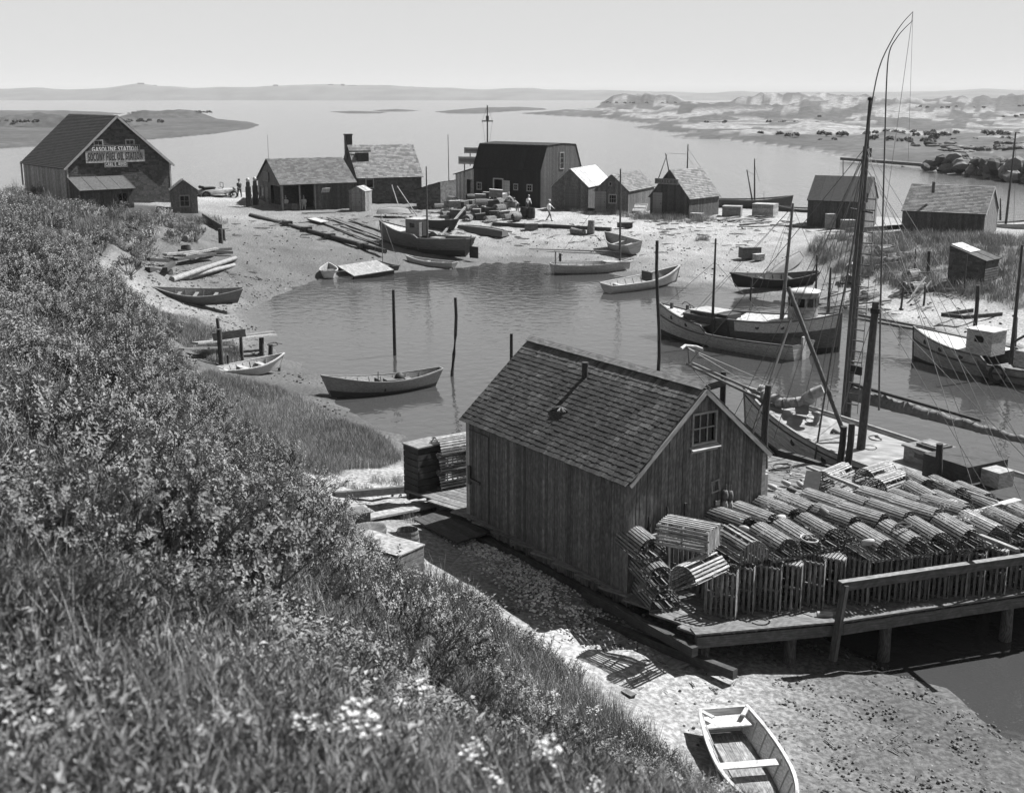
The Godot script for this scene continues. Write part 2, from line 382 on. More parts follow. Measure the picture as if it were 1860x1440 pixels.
var MARSH := [PackedVector2Array([Vector2(-12.07, -48.00), Vector2(-11.05, -48.38), Vector2(-9.33, -48.00), Vector2(-7.85, -46.28), Vector2(-6.70, -44.20), Vector2(-5.54, -42.98), Vector2(-4.68, -42.27), Vector2(-3.82, -39.66), Vector2(-4.06, -38.07), Vector2(-5.03, -37.33), Vector2(-6.06, -35.11), Vector2(-7.96, -37.30), Vector2(-9.90, -40.49), Vector2(-11.67, -45.49)]), PackedVector2Array([Vector2(-18.60, -58.40), Vector2(-18.14, -62.95), Vector2(-16.45, -62.94), Vector2(-14.49, -60.50), Vector2(-12.76, -56.25), Vector2(-12.16, -52.92), Vector2(-12.35, -51.16), Vector2(-14.36, -52.67), Vector2(-17.66, -57.42)])]
var KNOLL := PackedVector2Array([Vector2(21.94, -89.95), Vector2(24.82, -90.30), Vector2(27.84, -88.46), Vector2(33.11, -94.61), Vector2(34.58, -90.67), Vector2(38.70, -89.95), Vector2(28.10, -64.54), Vector2(26.55, -64.89), Vector2(26.28, -67.32), Vector2(24.14, -70.02), Vector2(22.36, -74.67), Vector2(20.48, -80.49), Vector2(20.84, -86.75)])

func build_terrain() -> void:
	var n := TP.size() / 2
	HG.resize(GNX * GNZ)
	for j in GNZ:
		for i in GNX:
			var x := GX0 + i
			var z := GZ0 + j
			var h: float = TW[n] + TW[n + 1] * x + TW[n + 2] * z
			for k in n:
				var dx: float = x - TP[2 * k]
				var dz: float = z - TP[2 * k + 1]
				var r2 := dx * dx + dz * dz
				if r2 > 0.000001:
					h += TW[k] * r2 * log(r2)
			HG[j * GNX + i] = h
	# one sheet, finer towards the hillside and the near beach
	var xs := []
	var x := GX0
	while x <= GX0 + GNX - 1:
		xs.append(x)
		x += 0.5 if absf(x) < 26.0 else 1.0
	var zs := []
	var z := GZ0
	while z <= GZ0 + GNZ - 1:
		zs.append(z)
		z += 0.4 if z > -50.0 else 0.8
	var st := SurfaceTool.new()
	st.begin(Mesh.PRIMITIVE_TRIANGLES)
	st.set_smooth_group(0)
	for jz in zs.size():
		for ix in xs.size():
			var px: float = xs[ix]
			var pz: float = zs[jz]
			var h := ground(px, pz)
			var rough := 0.09 if h < 2.6 else 0.12
			h += rough * fine.get_noise_2d(px, pz)
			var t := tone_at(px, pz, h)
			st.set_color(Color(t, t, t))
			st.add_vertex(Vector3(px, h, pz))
	var w := xs.size()
	for jz in zs.size() - 1:
		for ix in w - 1:
			var a := jz * w + ix
			for k in [a, a + 1, a + w + 1, a, a + w + 1, a + w]:
				st.add_index(k)
	st.generate_normals()
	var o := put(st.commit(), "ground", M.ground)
	tag(o, "sand beach, mud flats and brushy hillside around the cove", "ground", "", "structure")

func tone_at(x: float, z: float, h: float) -> float:
	var p := Vector2(x, z)
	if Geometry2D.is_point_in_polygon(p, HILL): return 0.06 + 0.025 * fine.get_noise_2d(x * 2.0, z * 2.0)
	var s := 0.0
	var sw := 0.0
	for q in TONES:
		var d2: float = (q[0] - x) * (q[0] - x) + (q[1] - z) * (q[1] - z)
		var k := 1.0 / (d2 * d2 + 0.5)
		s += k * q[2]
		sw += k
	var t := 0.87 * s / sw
	for m in MARSH:
		if Geometry2D.is_point_in_polygon(p, m): t = 0.11
	if Geometry2D.is_point_in_polygon(p, KNOLL): t = lerpf(t, 0.13, 0.75)
	t *= 1.0 + 0.35 * soft.get_noise_2d(x * 4.0, z * 4.0) + 0.17 * fine.get_noise_2d(x * 1.5, z * 1.5)
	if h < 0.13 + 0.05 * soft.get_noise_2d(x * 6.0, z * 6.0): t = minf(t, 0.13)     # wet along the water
	return clampf(t, 0.04, 0.6)

# land that lies far off: one sheet over the outline, given in metres (x, z)
func far_land(called: String, label: String, outline: PackedVector2Array, rise: float, lumps: Array, nb: int, nd: int, kind: int) -> void:
	var b0 := 9.0; var b1 := -9.0; var d0 := 1e9; var d1 := 0.0
	for p in outline:
		var b := p.x / -p.y
		b0 = minf(b0, b); b1 = maxf(b1, b)
		d0 = minf(d0, -p.y); d1 = maxf(d1, -p.y)
	var st := SurfaceTool.new()
	st.begin(Mesh.PRIMITIVE_TRIANGLES)
	st.set_smooth_group(0)
	var nz := FastNoiseLite.new()
	nz.seed = nb + 3
	nz.frequency = 0.02
	nz.fractal_octaves = 4
	var inside := []
	for j in nd + 1:
		var dd := d0 * pow(d1 / d0, float(j) / nd)
		for i in nb + 1:
			var bx := lerpf(b0, b1, float(i) / nb)
			var p := Vector2(bx * dd, -dd)
			var is_in := Geometry2D.is_point_in_polygon(p, outline)
			var h := -0.6
			var t := 0.12
			if is_in:
				var e := 1e9
				for k in outline.size():
					var q := Geometry2D.get_closest_point_to_segment(p, outline[k], outline[(k + 1) % outline.size()])
					e = minf(e, q.distance_to(p))
				h = rise * clampf(e / 14.0, 0.08, 1.0) * (0.7 + 0.5 * nz.get_noise_2d(p.x, p.y))
				for l in lumps:
					var dx: float = (p.x - l[0]) / l[3]
					var dz: float = (p.y - l[1]) / l[4]
					var r := 1.0 - (dx * dx + dz * dz)
					if r > 0.0: h += l[2] * r * (1.0 + 0.5 * nz.get_noise_2d(p.x * 2.2, p.y * 2.2))
				t = 0.07 + 0.045 * nz.get_noise_2d(p.x * 1.5 + 90.0, p.y * 0.8)
				if kind == 1:      # dunes: bare sand between beach grass
					h += maxf(0.0, 3.2 * nz.get_noise_2d(p.x * 1.3, p.y * 1.3)) * clampf(e / 40.0, 0.0, 1.0)
					var bare := nz.get_noise_2d(p.x * 0.55 + 300.0, p.y * 0.75 - 40.0) + 0.35 * nz.get_noise_2d(p.x * 3.0, p.y * 3.0)
					if e > 16.0 and bare > 0.1: t = 0.27 + 0.07 * nz.get_noise_2d(p.x * 4.0, p.y * 4.0)
				if e < 3.0 and kind == 1: t = 0.2
			inside.append(is_in)
			st.set_color(Color(t, t, t))
			st.add_vertex(Vector3(p.x, h, p.y))
	var w := nb + 1
	for j in nd:
		for i in nb:
			var a := j * w + i
			if inside[a] or inside[a + 1] or inside[a + w] or inside[a + w + 1]:
				for k in [a, a + w + 1, a + 1, a, a + w, a + w + 1]:
					st.add_index(k)
	st.generate_normals()
	tag(put(st.commit(), called, M.far), label, "land", "", "structure")

func build_far() -> void:
	far_land("marsh_spit", "low grassy marsh spit reaching into the pond", PackedVector2Array([Vector2(-259.37, -569.11), Vector2(-234.41, -580.78), Vector2(-212.85, -605.62), Vector2(-214.67, -678.07), Vector2(-215.35, -730.45), Vector2(-193.18, -730.45), Vector2(-148.77, -647.11), Vector2(-119.73, -580.78), Vector2(-102.62, -517.11), Vector2(-94.10, -451.07), Vector2(-95.01, -437.10), Vector2(-93.94, -399.92), Vector2(-96.24, -368.53), Vector2(-99.41, -345.88), Vector2(-107.04, -314.87), Vector2(-117.21, -288.93), Vector2(-120.08, -261.91)]), 0.9, [[-176.8, -647.1, 4.2, 26.0, 22.0], [-181.1, -473.8, 4.0, 42.0, 14.0], [-166.1, -490.2, 2.8, 30.0, 12.0]], 160, 60, 0)
	far_land("marsh_bank", "thin dark strip of marsh across the pond", PackedVector2Array([Vector2(-450.21, -919.71), Vector2(-358.17, -950.46), Vector2(-310.76, -919.71), Vector2(-254.28, -838.30), Vector2(-237.52, -730.45), Vector2(-262.08, -694.68), Vector2(-332.30, -678.07)]), 1.6, [], 80, 14, 0)
	far_land("marsh_island", "small flat marsh island alone in open water", PackedVector2Array([Vector2(-133.87, -919.71), Vector2(-121.41, -966.62), Vector2(-87.83, -905.07), Vector2(-87.18, -838.30), Vector2(-108.98, -838.30)]), 0.8, [], 60, 10, 0)
	far_land("marsh_island", "flat marsh island farther off, above the roofs", PackedVector2Array([Vector2(-112.92, -1018.56), Vector2(-99.76, -1097.14), Vector2(-71.07, -1000.64), Vector2(-76.94, -934.84), Vector2(-97.19, -934.84)]), 1.0, [], 60, 10, 0)
	far_land("marsh_island", "long marsh island lying off the dune point", PackedVector2Array([Vector2(-58.17, -919.71), Vector2(-39.52, -1141.14), Vector2(0.00, -1240.63), Vector2(28.30, -1188.81), Vector2(32.02, -1056.40), Vector2(0.00, -950.46), Vector2(-18.16, -838.30), Vector2(-38.82, -814.27)]), 1.2, [], 80, 12, 0)
	far_land("dunes", "rolling sand dunes with beach grass beyond the channel", PackedVector2Array([Vector2(1.82, -838.30), Vector2(22.75, -749.75), Vector2(46.50, -670.06), Vector2(50.41, -580.78), Vector2(59.47, -526.74), Vector2(43.96, -481.85), Vector2(49.04, -417.69), Vector2(57.28, -411.59), Vector2(45.29, -378.43), Vector2(47.86, -354.60), Vector2(56.07, -348.02), Vector2(61.08, -311.38), Vector2(64.22, -283.09), Vector2(65.18, -261.91), Vector2(63.88, -243.64), Vector2(65.67, -224.07), Vector2(69.02, -207.38), Vector2(66.44, -194.33), Vector2(71.34, -174.73), Vector2(81.18, -157.76), Vector2(132.19, -220.53), Vector2(1880.06, -3175.04), Vector2(1432.69, -3810.63), Vector2(782.22, -3175.04), Vector2(326.41, -2040.05), Vector2(198.98, -1586.06), Vector2(106.67, -1297.15), Vector2(50.32, -1056.40)]), 1.1, [[123.5, -1188.8, 12.5, 55.0, 60.0], [136.7, -1018.6, 5.0, 60.0, 40.0], [285.2, -1359.1, 13.8, 60.0, 70.0], [352.0, -1427.2, 12.5, 80.0, 60.0], [140.7, -791.6, 6.2, 60.0, 40.0], [291.1, -1018.6, 8.8, 90.0, 60.0], [463.2, -1188.8, 10.0, 120.0, 60.0], [297.2, -890.9, 5.0, 90.0, 40.0], [158.0, -662.2, 5.0, 60.0, 30.0], [197.6, -632.7, 3.1, 70.0, 20.0],[449.1, -1297.2, 7.5, 80.0, 60.0]], 260, 110, 1)
	# hills on the far shore, with depth of their own
	var tops := [[-0.4443, 26.50], [-0.4012, 26.50], [-0.3752, 30.85], [-0.3495, 25.05], [-0.3235, 27.95], [-0.2930, 40.97], [-0.2716, 33.74], [-0.2458, 29.40], [-0.2156, 32.29], [-0.1854, 35.19], [-0.1422, 38.08], [-0.0991, 36.64], [-0.0561, 29.40], [-0.0216, 26.50], [0.0129, 29.40], [0.0302, 25.05], [0.0733, 23.60], [0.1165, 20.70], [0.1554, 16.35], [0.1769, 20.70], [0.2029, 17.80], [0.2244, 19.25], [0.2892, 19.25], [0.3323, 20.70], [0.3709, 27.95], [0.4013, 23.60], [0.4618, 20.70]]
	var st := SurfaceTool.new()
	st.begin(Mesh.PRIMITIVE_TRIANGLES)
	st.set_smooth_group(0)
	var nz := FastNoiseLite.new()
	nz.seed = 77
	nz.frequency = 0.006
	nz.fractal_octaves = 5
	var nb := 300
	var nd := 16
	for j in nd + 1:
		var f := float(j) / nd
		for i in nb + 1:
			var bx := lerpf(-0.62, 0.62, float(i) / nb)
			var dd := 2900.0 + 900.0 * f
			var top := 0.0
			for k in tops.size() - 1:
				if bx >= tops[k][0] and bx <= tops[k + 1][0]:
					top = lerpf(tops[k][1], tops[k + 1][1], smoothstep(tops[k][0], tops[k + 1][0], bx))
			if bx < tops[0][0]: top = tops[0][1]
			if bx > tops[-1][0]: top = tops[-1][1]
			var h: float = top * (sin(minf(f * 1.6, 1.0) * PI * 0.5) + 0.10 * nz.get_noise_2d(bx * dd, f * 900.0))
			if j == 0: h = -1.0
			var t := 0.16 + 0.07 * nz.get_noise_2d(bx * dd * 1.5, f * 2200.0)
			st.set_color(Color(t, t, t))
			st.add_vertex(Vector3(bx * dd, h, -dd))
	for j in nd:
		for i in nb:
			var a := j * (nb + 1) + i
			for k in [a, a + nb + 2, a + 1, a, a + nb + 1, a + nb + 2]:
				st.add_index(k)
	st.generate_normals()
	tag(put(st.commit(), "hills", M.far), "low hazy hills along the far shore", "hills", "", "structure")
	# houses standing on those hills, too far to show parts
	for q in [[-983.2, 31.30, 15, 8], [-947.0, 28.48, 9, 5], [-626.5, 28.48, 11, 6], [-480.7, 29.89, 12, 6], [-448.6, 31.30, 9, 5], [-422.5, 28.48, 21, 5], [-1042.0, 24.24, 7, 4]]:
		var b := MB.new()
		b.bx(Vector3(0, q[3] * 0.5, 0), Vector3(q[2], q[3], 9.0), 0.2)
		var w: float = q[2] * 0.55
		b.quad(Vector3(-w, q[3], 5.5), Vector3(w, q[3], 5.5), Vector3(w, q[3] + 3.5, 0), Vector3(-w, q[3] + 3.5, 0), 0.1)
		b.quad(Vector3(w, q[3], -5.5), Vector3(-w, q[3], -5.5), Vector3(-w, q[3] + 3.5, 0), Vector3(w, q[3] + 3.5, 0), 0.1)
		tag(put(b.mesh(), "far_house", M.paint_flat, self, Transform3D(Basis.IDENTITY, Vector3(q[0], q[1], -3380.0))), "tiny house on the skyline of the far hills", "house", "houses on the far hills")

func build_water() -> void:
	var m := ripple("cove water", 0.012, 3.0, 14.0, 3)
	m.albedo_color = grey(0.042)
	m.metallic_specular = 0.6
	m.roughness = 0.07
	m.normal_scale = 0.34
	var b := MB.new()
	b.quad(Vector3(-70, 0, 12), Vector3(90, 0, 12), Vector3(90, 0, -108), Vector3(-70, 0, -108), 1.0)
	tag(put(b.mesh(), "water", m), "calm rippled water of the small cove", "water", "", "structure")
	var m2 := ripple("channel water", 0.012, 5.0, 22.0, 8)
	m2.albedo_color = grey(0.1)
	m2.roughness = 0.12
	m2.normal_scale = 0.55
	var c := MB.new()
	c.quad(Vector3(-2200, -0.01, -108), Vector3(2200, -0.01, -108), Vector3(2200, -0.01, -3050), Vector3(-2200, -0.01, -3050), 1.0)
	tag(put(c.mesh(), "water", m2), "wide bright water of the channel and pond", "water", "", "structure")

# ------------------------------------------------------------------ plants
func leaf(b: MB, at: Vector3, dir: Vector3, up: Vector3, ln: float, wd: float, c: float) -> void:
	var side := dir.cross(up).normalized()
	var n := side.cross(dir).normalized()
	var l := at + dir * ln * 0.45 + side * wd * 0.5 + n * wd * 0.22
	var r := at + dir * ln * 0.45 - side * wd * 0.5 + n * wd * 0.22
	var tip := at + dir * ln - n * ln * 0.12
	var k := Color(c, c, c)
	b.v(at, Vector2.ZERO, k); b.v(l, Vector2.ZERO, k); b.v(tip, Vector2.ZERO, k)
	b.v(at, Vector2.ZERO, k); b.v(tip, Vector2.ZERO, k); b.v(r, Vector2.ZERO, k)

func any_dir(up_bias: float) -> Vector3:
	var a := rf(0, TAU)
	return Vector3(cos(a), up_bias + rf(-0.5, 0.5), sin(a)).normalized()

func sprig(b: MB, foot: Vector3, tip: Vector3, n: int, ln: float, wd: float, c: float, narrow: bool) -> void:
	var ax := (tip - foot).normalized()
	var s := ax.cross(Vector3(0.3, 0.2, 0.9)).normalized()
	var t := ax.cross(s)
	b.tri(foot - s * 0.004, foot + s * 0.004, tip, 0.05)
	for i in n:
		var f := (0.25 + 0.75 * i / n) if not narrow else (0.45 + 0.55 * i / n)
		var a := i * 2.4 + rf(-0.4, 0.4)
		var out := s * cos(a) + t * sin(a)
		var d := (out * (0.9 if not narrow else 0.55) + ax * (0.35 if not narrow else 0.8) + Vector3(0, 0.1, 0)).normalized()
		var k := ln * rf(0.7, 1.15)
		leaf(b, foot.lerp(tip, f), d, ax, k, k * wd, c * rf(0.65, 1.35))

func clump(seed_: int, n: int, spread: float, tall: float, ln: float, wd: float, c: float, narrow: bool) -> ArrayMesh:
	rng.seed = seed_
	var b := MB.new()
	for i in n:
		var a := rf(0, TAU)
		var r := spread * sqrt(rf(0, 1))
		var foot := Vector3(cos(a) * r * 0.45, 0, sin(a) * r * 0.45)
		var tip := Vector3(cos(a) * r, tall * rf(0.55, 1.0) * (1.0 - 0.35 * r / spread), sin(a) * r)
		sprig(b, foot, tip, 12, ln, wd, c, narrow)
	return b.mesh()

func tuft(seed_: int, n: int, spread: float, tall: float, width: float, c: float, lean: float) -> ArrayMesh:
	rng.seed = seed_
	var b := MB.new()
	for i in n:
		var a := rf(0, TAU)
		var r := spread * sqrt(rf(0, 1))
		var p := Vector3(cos(a) * r, 0, sin(a) * r)
		var h := tall * rf(0.55, 1.1)
		var o := Vector3(rf(-1, 1), 0, rf(-1, 1)) * lean * h + Vector3(0.12, 0, 0.05) * h
		var s := Vector3(rf(-1, 1), 0, rf(-1, 1)).normalized() * width
		var mid := p + Vector3(0, h * 0.6, 0) + o * 0.3
		var tip := p + Vector3(0, h * 0.95, 0) + o
		var k := c * rf(0.6, 1.35)
		b.quad(p - s, p + s, mid + s * 0.7, mid - s * 0.7, k)
		b.tri(mid - s * 0.7, mid + s * 0.7, tip, k)
	return b.mesh()

func flower_stalk(seed_: int) -> ArrayMesh:
	rng.seed = seed_
	var b := MB.new()
	for i in 3:
		var p := Vector3(rf(-0.12, 0.12), 0, rf(-0.12, 0.12))
		var top := p + Vector3(rf(-0.1, 0.1), rf(0.35, 0.6), rf(-0.1, 0.1))
		b.tri(p, p + Vector3(0.006, 0, 0), top, 0.1)
		for k in 6:
			leaf(b, p.lerp(top, k / 7.0), any_dir(0.4), Vector3.UP, 0.05, 0.02, 0.13)
		for k in 11:
			var q := top + Vector3(rf(-0.045, 0.045), rf(-0.02, 0.03), rf(-0.045, 0.045))
			for s in 3:
				leaf(b, q, any_dir(0.7), Vector3.UP, 0.016, 0.014, 0.5)
	return b.mesh()

func scatter(called: String, label: String, mesh: Mesh, m: Material, places: Array, lo := 0.75, hi := 1.25) -> void:
	if places.is_empty(): return
	var mm := MultiMesh.new()
	mm.transform_format = MultiMesh.TRANSFORM_3D
	mm.use_colors = true
	mm.mesh = mesh
	mm.instance_count = places.size()
	for i in places.size():
		var q: Array = places[i]
		var bs := Basis(Vector3.UP, rf(0, TAU)).rotated(Vector3.RIGHT, rf(-0.15, 0.15)).scaled(Vector3.ONE * q[1])
		mm.set_instance_transform(i, Transform3D(bs, q[0]))
		var t := rf(lo, hi) * (1.0 + 0.55 * soft.get_noise_2d(q[0].x * 2.6, q[0].z * 2.6))
		mm.set_instance_color(i, Color(t, t, t))
	var o := MultiMeshInstance3D.new()
	o.name = numbered(called)
	o.multimesh = mm
	o.material_override = m
	add_child(o)
	tag(o, label, "plants", "", "stuff")

func make_bush(called: String, label: String, seed_: int, r: float, tall: float, leaves: int, ln: float, wd: float, c: float, narrow: bool) -> Node3D:
	var t := thing(called, label, "bush", Vector3(0, -50, 0), 0.0, label + "es")
	t.set_meta("group", "bushes in the hillside thicket")
	t.set_meta("base_name", called)
	rng.seed = seed_
	var f := MB.new()
	var s := MB.new()
	var nt := 46
	for i in nt:
		var a := rf(0, TAU)
		var rr := r * sqrt(rf(0.02, 1.0))
		var dome := sqrt(maxf(0.05, 1.0 - rr * rr / (r * r * 1.15)))
		var tip := Vector3(cos(a) * rr, tall * (0.25 + 0.75 * dome) * rf(0.7, 1.08), sin(a) * rr)
		var foot := Vector3(cos(a) * rr * 0.15, 0, sin(a) * rr * 0.15)
		var mid := foot.lerp(tip, 0.55) + Vector3(rf(-0.1, 0.1), rf(-0.05, 0.1), rf(-0.1, 0.1)) * r
		if i % 3 == 0: s.tube([foot, mid, tip], 0.014, 0.004, 5, 0.09)
		var n := leaves / nt
		for k in n / 12 + 1:
			var q := mid.lerp(tip, rf(0.0, 0.8))
			var end := q + (any_dir(0.5) + (tip - mid).normalized() * 0.7) * rf(0.1, 0.22) * r
			sprig(f, q, end, 12, ln, wd, c, narrow)
	put(s.mesh(), "stems", M.stem, t)
	put(f.mesh(), "foliage", M.leaf, t)
	return t

func in_hill(x: float, z: float) -> bool:
	return Geometry2D.is_point_in_polygon(Vector2(x, z), HILL)

func in_poly(p: PackedVector2Array) -> Vector2:
	var r := Rect2(p[0], Vector2.ZERO)
	for q in p: r = r.expand(q)
	for i in 200:
		var c := Vector2(rf(r.position.x, r.end.x), rf(r.position.y, r.end.y))
		if Geometry2D.is_point_in_polygon(c, p): return c
	return p[0]

func build_vegetation() -> void:
	var broad := [clump(101, 16, 0.30, 0.42, 0.055, 0.62, 0.145, false), clump(102, 18, 0.34, 0.36, 0.042, 0.75, 0.17, false), clump(103, 14, 0.26, 0.5, 0.06, 0.5, 0.12, false)]
	var narrow := [clump(111, 18, 0.28, 0.5, 0.07, 0.2, 0.1, true), clump(112, 16, 0.32, 0.42, 0.06, 0.25, 0.125, true)]
	var grass := [tuft(121, 34, 0.16, 0.5, 0.003, 0.15, 0.35), tuft(122, 30, 0.22, 0.38, 0.0035, 0.13, 0.5)]
	var flower := flower_stalk(131)
	var pb := [[], [], []]
	var pn := [[], []]
	var pg := [[], []]
	var pf := []
	rng.seed = 2024
	var patch := FastNoiseLite.new()
	patch.seed = 4
	patch.frequency = 0.22
	var tries := 0
	while tries < 30000:
		tries += 1
		var r := 2.2 * pow(50.0, sqrt(rf(0, 1)) * 0.75 + rf(0, 0.25))
		var x := rf(-0.52, 0.42) * r
		var z := -r
		if not in_hill(x, z): continue
		if Vector2(x, z).length() < 2.4: continue
		var s := clampf(0.75 + r * 0.022, 0.8, 2.3) * rf(0.75, 1.3)
		var p := on(x, z, -0.03)
		var k := patch.get_noise_2d(x, z) + rf(-0.22, 0.22) + clampf((-x - 2.0) * 0.03, -0.15, 0.15)
		if k > 0.02: pb[rng.randi() % 3].append([p, s])
		elif k > -0.14: pn[rng.randi() % 2].append([p, s])
		else:
			pg[rng.randi() % 2].append([p, s * 1.1])
			if rf(0, 1) < 0.45: pb[1].append([p, s * 0.8])
			if rf(0, 1) < 0.007 and r < 30.0: pf.append([p, s])
	var names := ["broad-leaved undergrowth covering the hillside", "small round-leaved undergrowth on the hillside", "tall pointed-leaf undergrowth on the hillside"]
	for i in 3: scatter("undergrowth", names[i], broad[i], M.leaf, pb[i], 0.6, 1.45)
	for i in 2: scatter("undergrowth", ["narrow-leaved heath growing on the hillside", "low needle-leaved heath on the hillside"][i], narrow[i], M.leaf, pn[i], 0.6, 1.4)
	for i in 2: scatter("hillside_grass", ["long pale grass blowing on the hillside", "short bent grass on the hillside"][i], grass[i], M.leaf, pg[i], 0.6, 1.6)
	scatter("wildflowers", "white flower heads scattered over the hillside", flower, M.leaf, pf, 0.8, 1.2)
	# bushes one can pick out in the thicket
	var kinds := [make_bush("leafy_bush", "broad-leaved bush rounding out of the hillside thicket", 301, 0.75, 0.95, 2500, 0.048, 0.6, 0.145, false),
		make_bush("leafy_bush", "broad-leaved bush rounding out of the hillside thicket", 302, 0.9, 0.8, 2700, 0.044, 0.68, 0.16, false),
		make_bush("bayberry_bush", "dark narrow-leaved bush standing in the hillside thicket", 303, 0.65, 0.9, 2300, 0.062, 0.24, 0.09, true),
		make_bush("pale_bush", "pale small-leaved bush in the hillside thicket", 304, 0.7, 0.75, 2700, 0.036, 0.7, 0.2, false)]
	var spots := [[-5.29, -30.00, 1, 1.28], [-6.01, -31.00, 0, 1.23], [-6.63, -30.00, 1, 1.23], [-4.20, -25.00, 1, 1.23], [-3.70, -24.00, 3, 0.92], [-3.28, -25.20, 0, 0.72], [-4.80, -24.00, 0, 1.13], [-5.55, -24.00, 1, 1.23], [-6.82, -27.00, 0, 1.33], [-8.09, -30.00, 1, 1.43], [-8.87, -32.00, 0, 1.43], [-9.99, -35.00, 2, 1.33], [-8.54, -33.00, 2, 1.02], [-10.57, -36.00, 0, 1.43], [-11.37, -37.00, 1, 1.43], [-12.35, -38.00, 0, 1.54], [-12.92, -42.00, 1, 1.88], [-14.31, -44.00, 0, 2.00], [-8.79, -28.00, 0, 1.23], [-8.92, -28.00, 1, 1.23], [-10.18, -32.00, 0, 1.75], [-10.34, -30.00, 1, 1.75], [-12.45, -34.00, 0, 1.88], [-14.11, -36.00, 1, 1.88], [-15.55, -38.00, 0, 2.00], [-8.42, -22.00, 0, 1.50], [-7.81, -19.00, 1, 1.38], [-6.71, -19.00, 0, 1.38], [-5.72, -18.00, 1, 1.38], [-6.33, -20.00, 0, 1.13], [-5.62, -20.00, 3, 1.13], [-3.31, -16.00, 1, 1.25], [-3.35, -14.00, 0, 1.25], [-3.99, -14.50, 1, 1.25], [-4.05, -13.00, 0, 1.25], [-4.18, -12.00, 1, 1.19], [-4.43, -11.50, 0, 1.25], [-4.94, -12.00, 1, 1.25], [-2.71, -14.00, 2, 1.25], [-2.35, -15.00, 3, 1.25], [-1.94, -11.00, 2, 1.00], [-2.04, -9.50, 0, 1.06], [-2.35, -9.00, 1, 1.06], [-2.68, -9.00, 2, 1.12], [-2.85, -8.50, 0, 1.00], [-2.83, -7.50, 2, 0.90], [-2.91, -7.00, 0, 0.80], [-1.89, -6.80, 2, 0.75], [-2.12, -6.50, 2, 0.80], [-2.10, -5.60, 2, 0.70], [-2.17, -5.20, 2, 0.70], [-1.35, -5.60, 3, 0.60], [-0.92, -9.50, 2, 1.06], [-0.44, -9.00, 2, 0.75], [-1.13, -8.00, 3, 0.88], [-1.61, -14.00, 3, 1.25], [-1.23, -16.00, 3, 1.25], [-0.70, -14.50, 0, 1.00], [-0.34, -14.00, 3, 1.00], [0.19, -13.00, 3, 1.00], [0.57, -13.00, 2, 0.88], [-1.05, -5.80, 2, 0.55], [-1.04, -4.40, 2, 0.45], [-0.26, -6.60, 2, 0.60], [0.22, -9.00, 2, 0.88], [-0.54, -5.20, 3, 0.50], [-30.28, -88.00, 1, 0.90], [-32.60, -85.00, 0, 1.00], [-28.02, -92.00, 1, 0.80], [-25.60, -92.00, 0, 0.80], [-23.47, -90.00, 1, 0.90], [-29.79, -90.00, 0, 0.80], [-33.68, -84.00, 3, 1.00], [-22.08, -86.00, 0, 1.40], [-22.71, -84.00, 2, 1.30], [-25.20, -78.00, 0, 1.60], [-26.42, -72.00, 1, 1.60], [-26.29, -66.00, 0, 1.70], [-23.18, -78.00, 1, 1.40], [-21.33, -64.00, 0, 1.50], [-20.43, -56.00, 1, 1.50], [-21.20, -68.00, 2, 1.30], [-18.64, -48.00, 0, 1.50], [-16.76, -48.00, 1, 1.40], [-16.38, -50.00, 0, 1.20], [-15.64, -42.00, 0, 1.75], [-17.73, -44.00, 2, 1.88]]
	var first := [true, true, true, true]
	rng.seed = 77
	for q in spots:
		var k: int = q[2]
		var bs := turn(rf(0, TAU)).scaled(Vector3(q[3], q[3] * rf(0.85, 1.15), q[3]))
		var at := on(q[0], q[1], -0.08)
		var zone := 0 if q[1] > -12.0 else (1 if q[1] > -55.0 else 2)
		var lab: String = ["broad-leaved bush", "broad-leaved bush", "dark narrow-leaved bush", "pale small-leaved bush"][k] + [" in the tall grass near the hilltop", " in the thicket on the steep slope above the marsh and chest", " on the low rise before the signed building and the hut"][zone]
		var grp: String = ["bushes near the hilltop", "bushes on the steep slope", "bushes on the low rise"][zone]
		if first[k]:
			first[k] = false
			kinds[k].transform = Transform3D(bs, at)
			kinds[k].set_meta("label", lab)
			kinds[k].set_meta("group", grp)
		else:
			copy(kinds[k], at, bs, lab, grp)
	for k in 4:
		if first[k]: kinds[k].free()
	# grass of the flats, the knoll and the beach
	var reed := [tuft(141, 30, 0.2, 0.34, 0.005, 0.22, 0.25), tuft(142, 26, 0.24, 0.26, 0.006, 0.23, 0.4)]
	var pm := [[], []]
	for i in 5200:
		var c := in_poly(MARSH[0])
		if ground(c.x, c.y) > 0.12: pm[i % 2].append([on(c.x, c.y, -0.02), rf(0.7, 1.3)])
	for i in 2000:
		var c := in_poly(MARSH[1])
		pm[i % 2].append([on(c.x, c.y, -0.02), rf(0.8, 1.5)])
	for i in 2: scatter("marsh_grass", ["marsh grass growing on the flat beside the cove", "short marsh grass mixed into the flat by the cove"][i], reed[i], M.leaf, pm[i], 0.7, 1.35)
	var dune := tuft(151, 26, 0.3, 0.6, 0.009, 0.18, 0.45)
	var pk := []
	for i in 1500:
		var c := in_poly(KNOLL)
		if patch.get_noise_2d(c.x * 0.8, c.y * 0.8) > -0.22: pk.append([on(c.x, c.y, -0.05), rf(0.7, 1.5)])
	scatter("beach_grass", "beach grass on the sandy knoll by the sheds", dune, M.leaf, pk, 0.6, 1.35)
	var pe := []
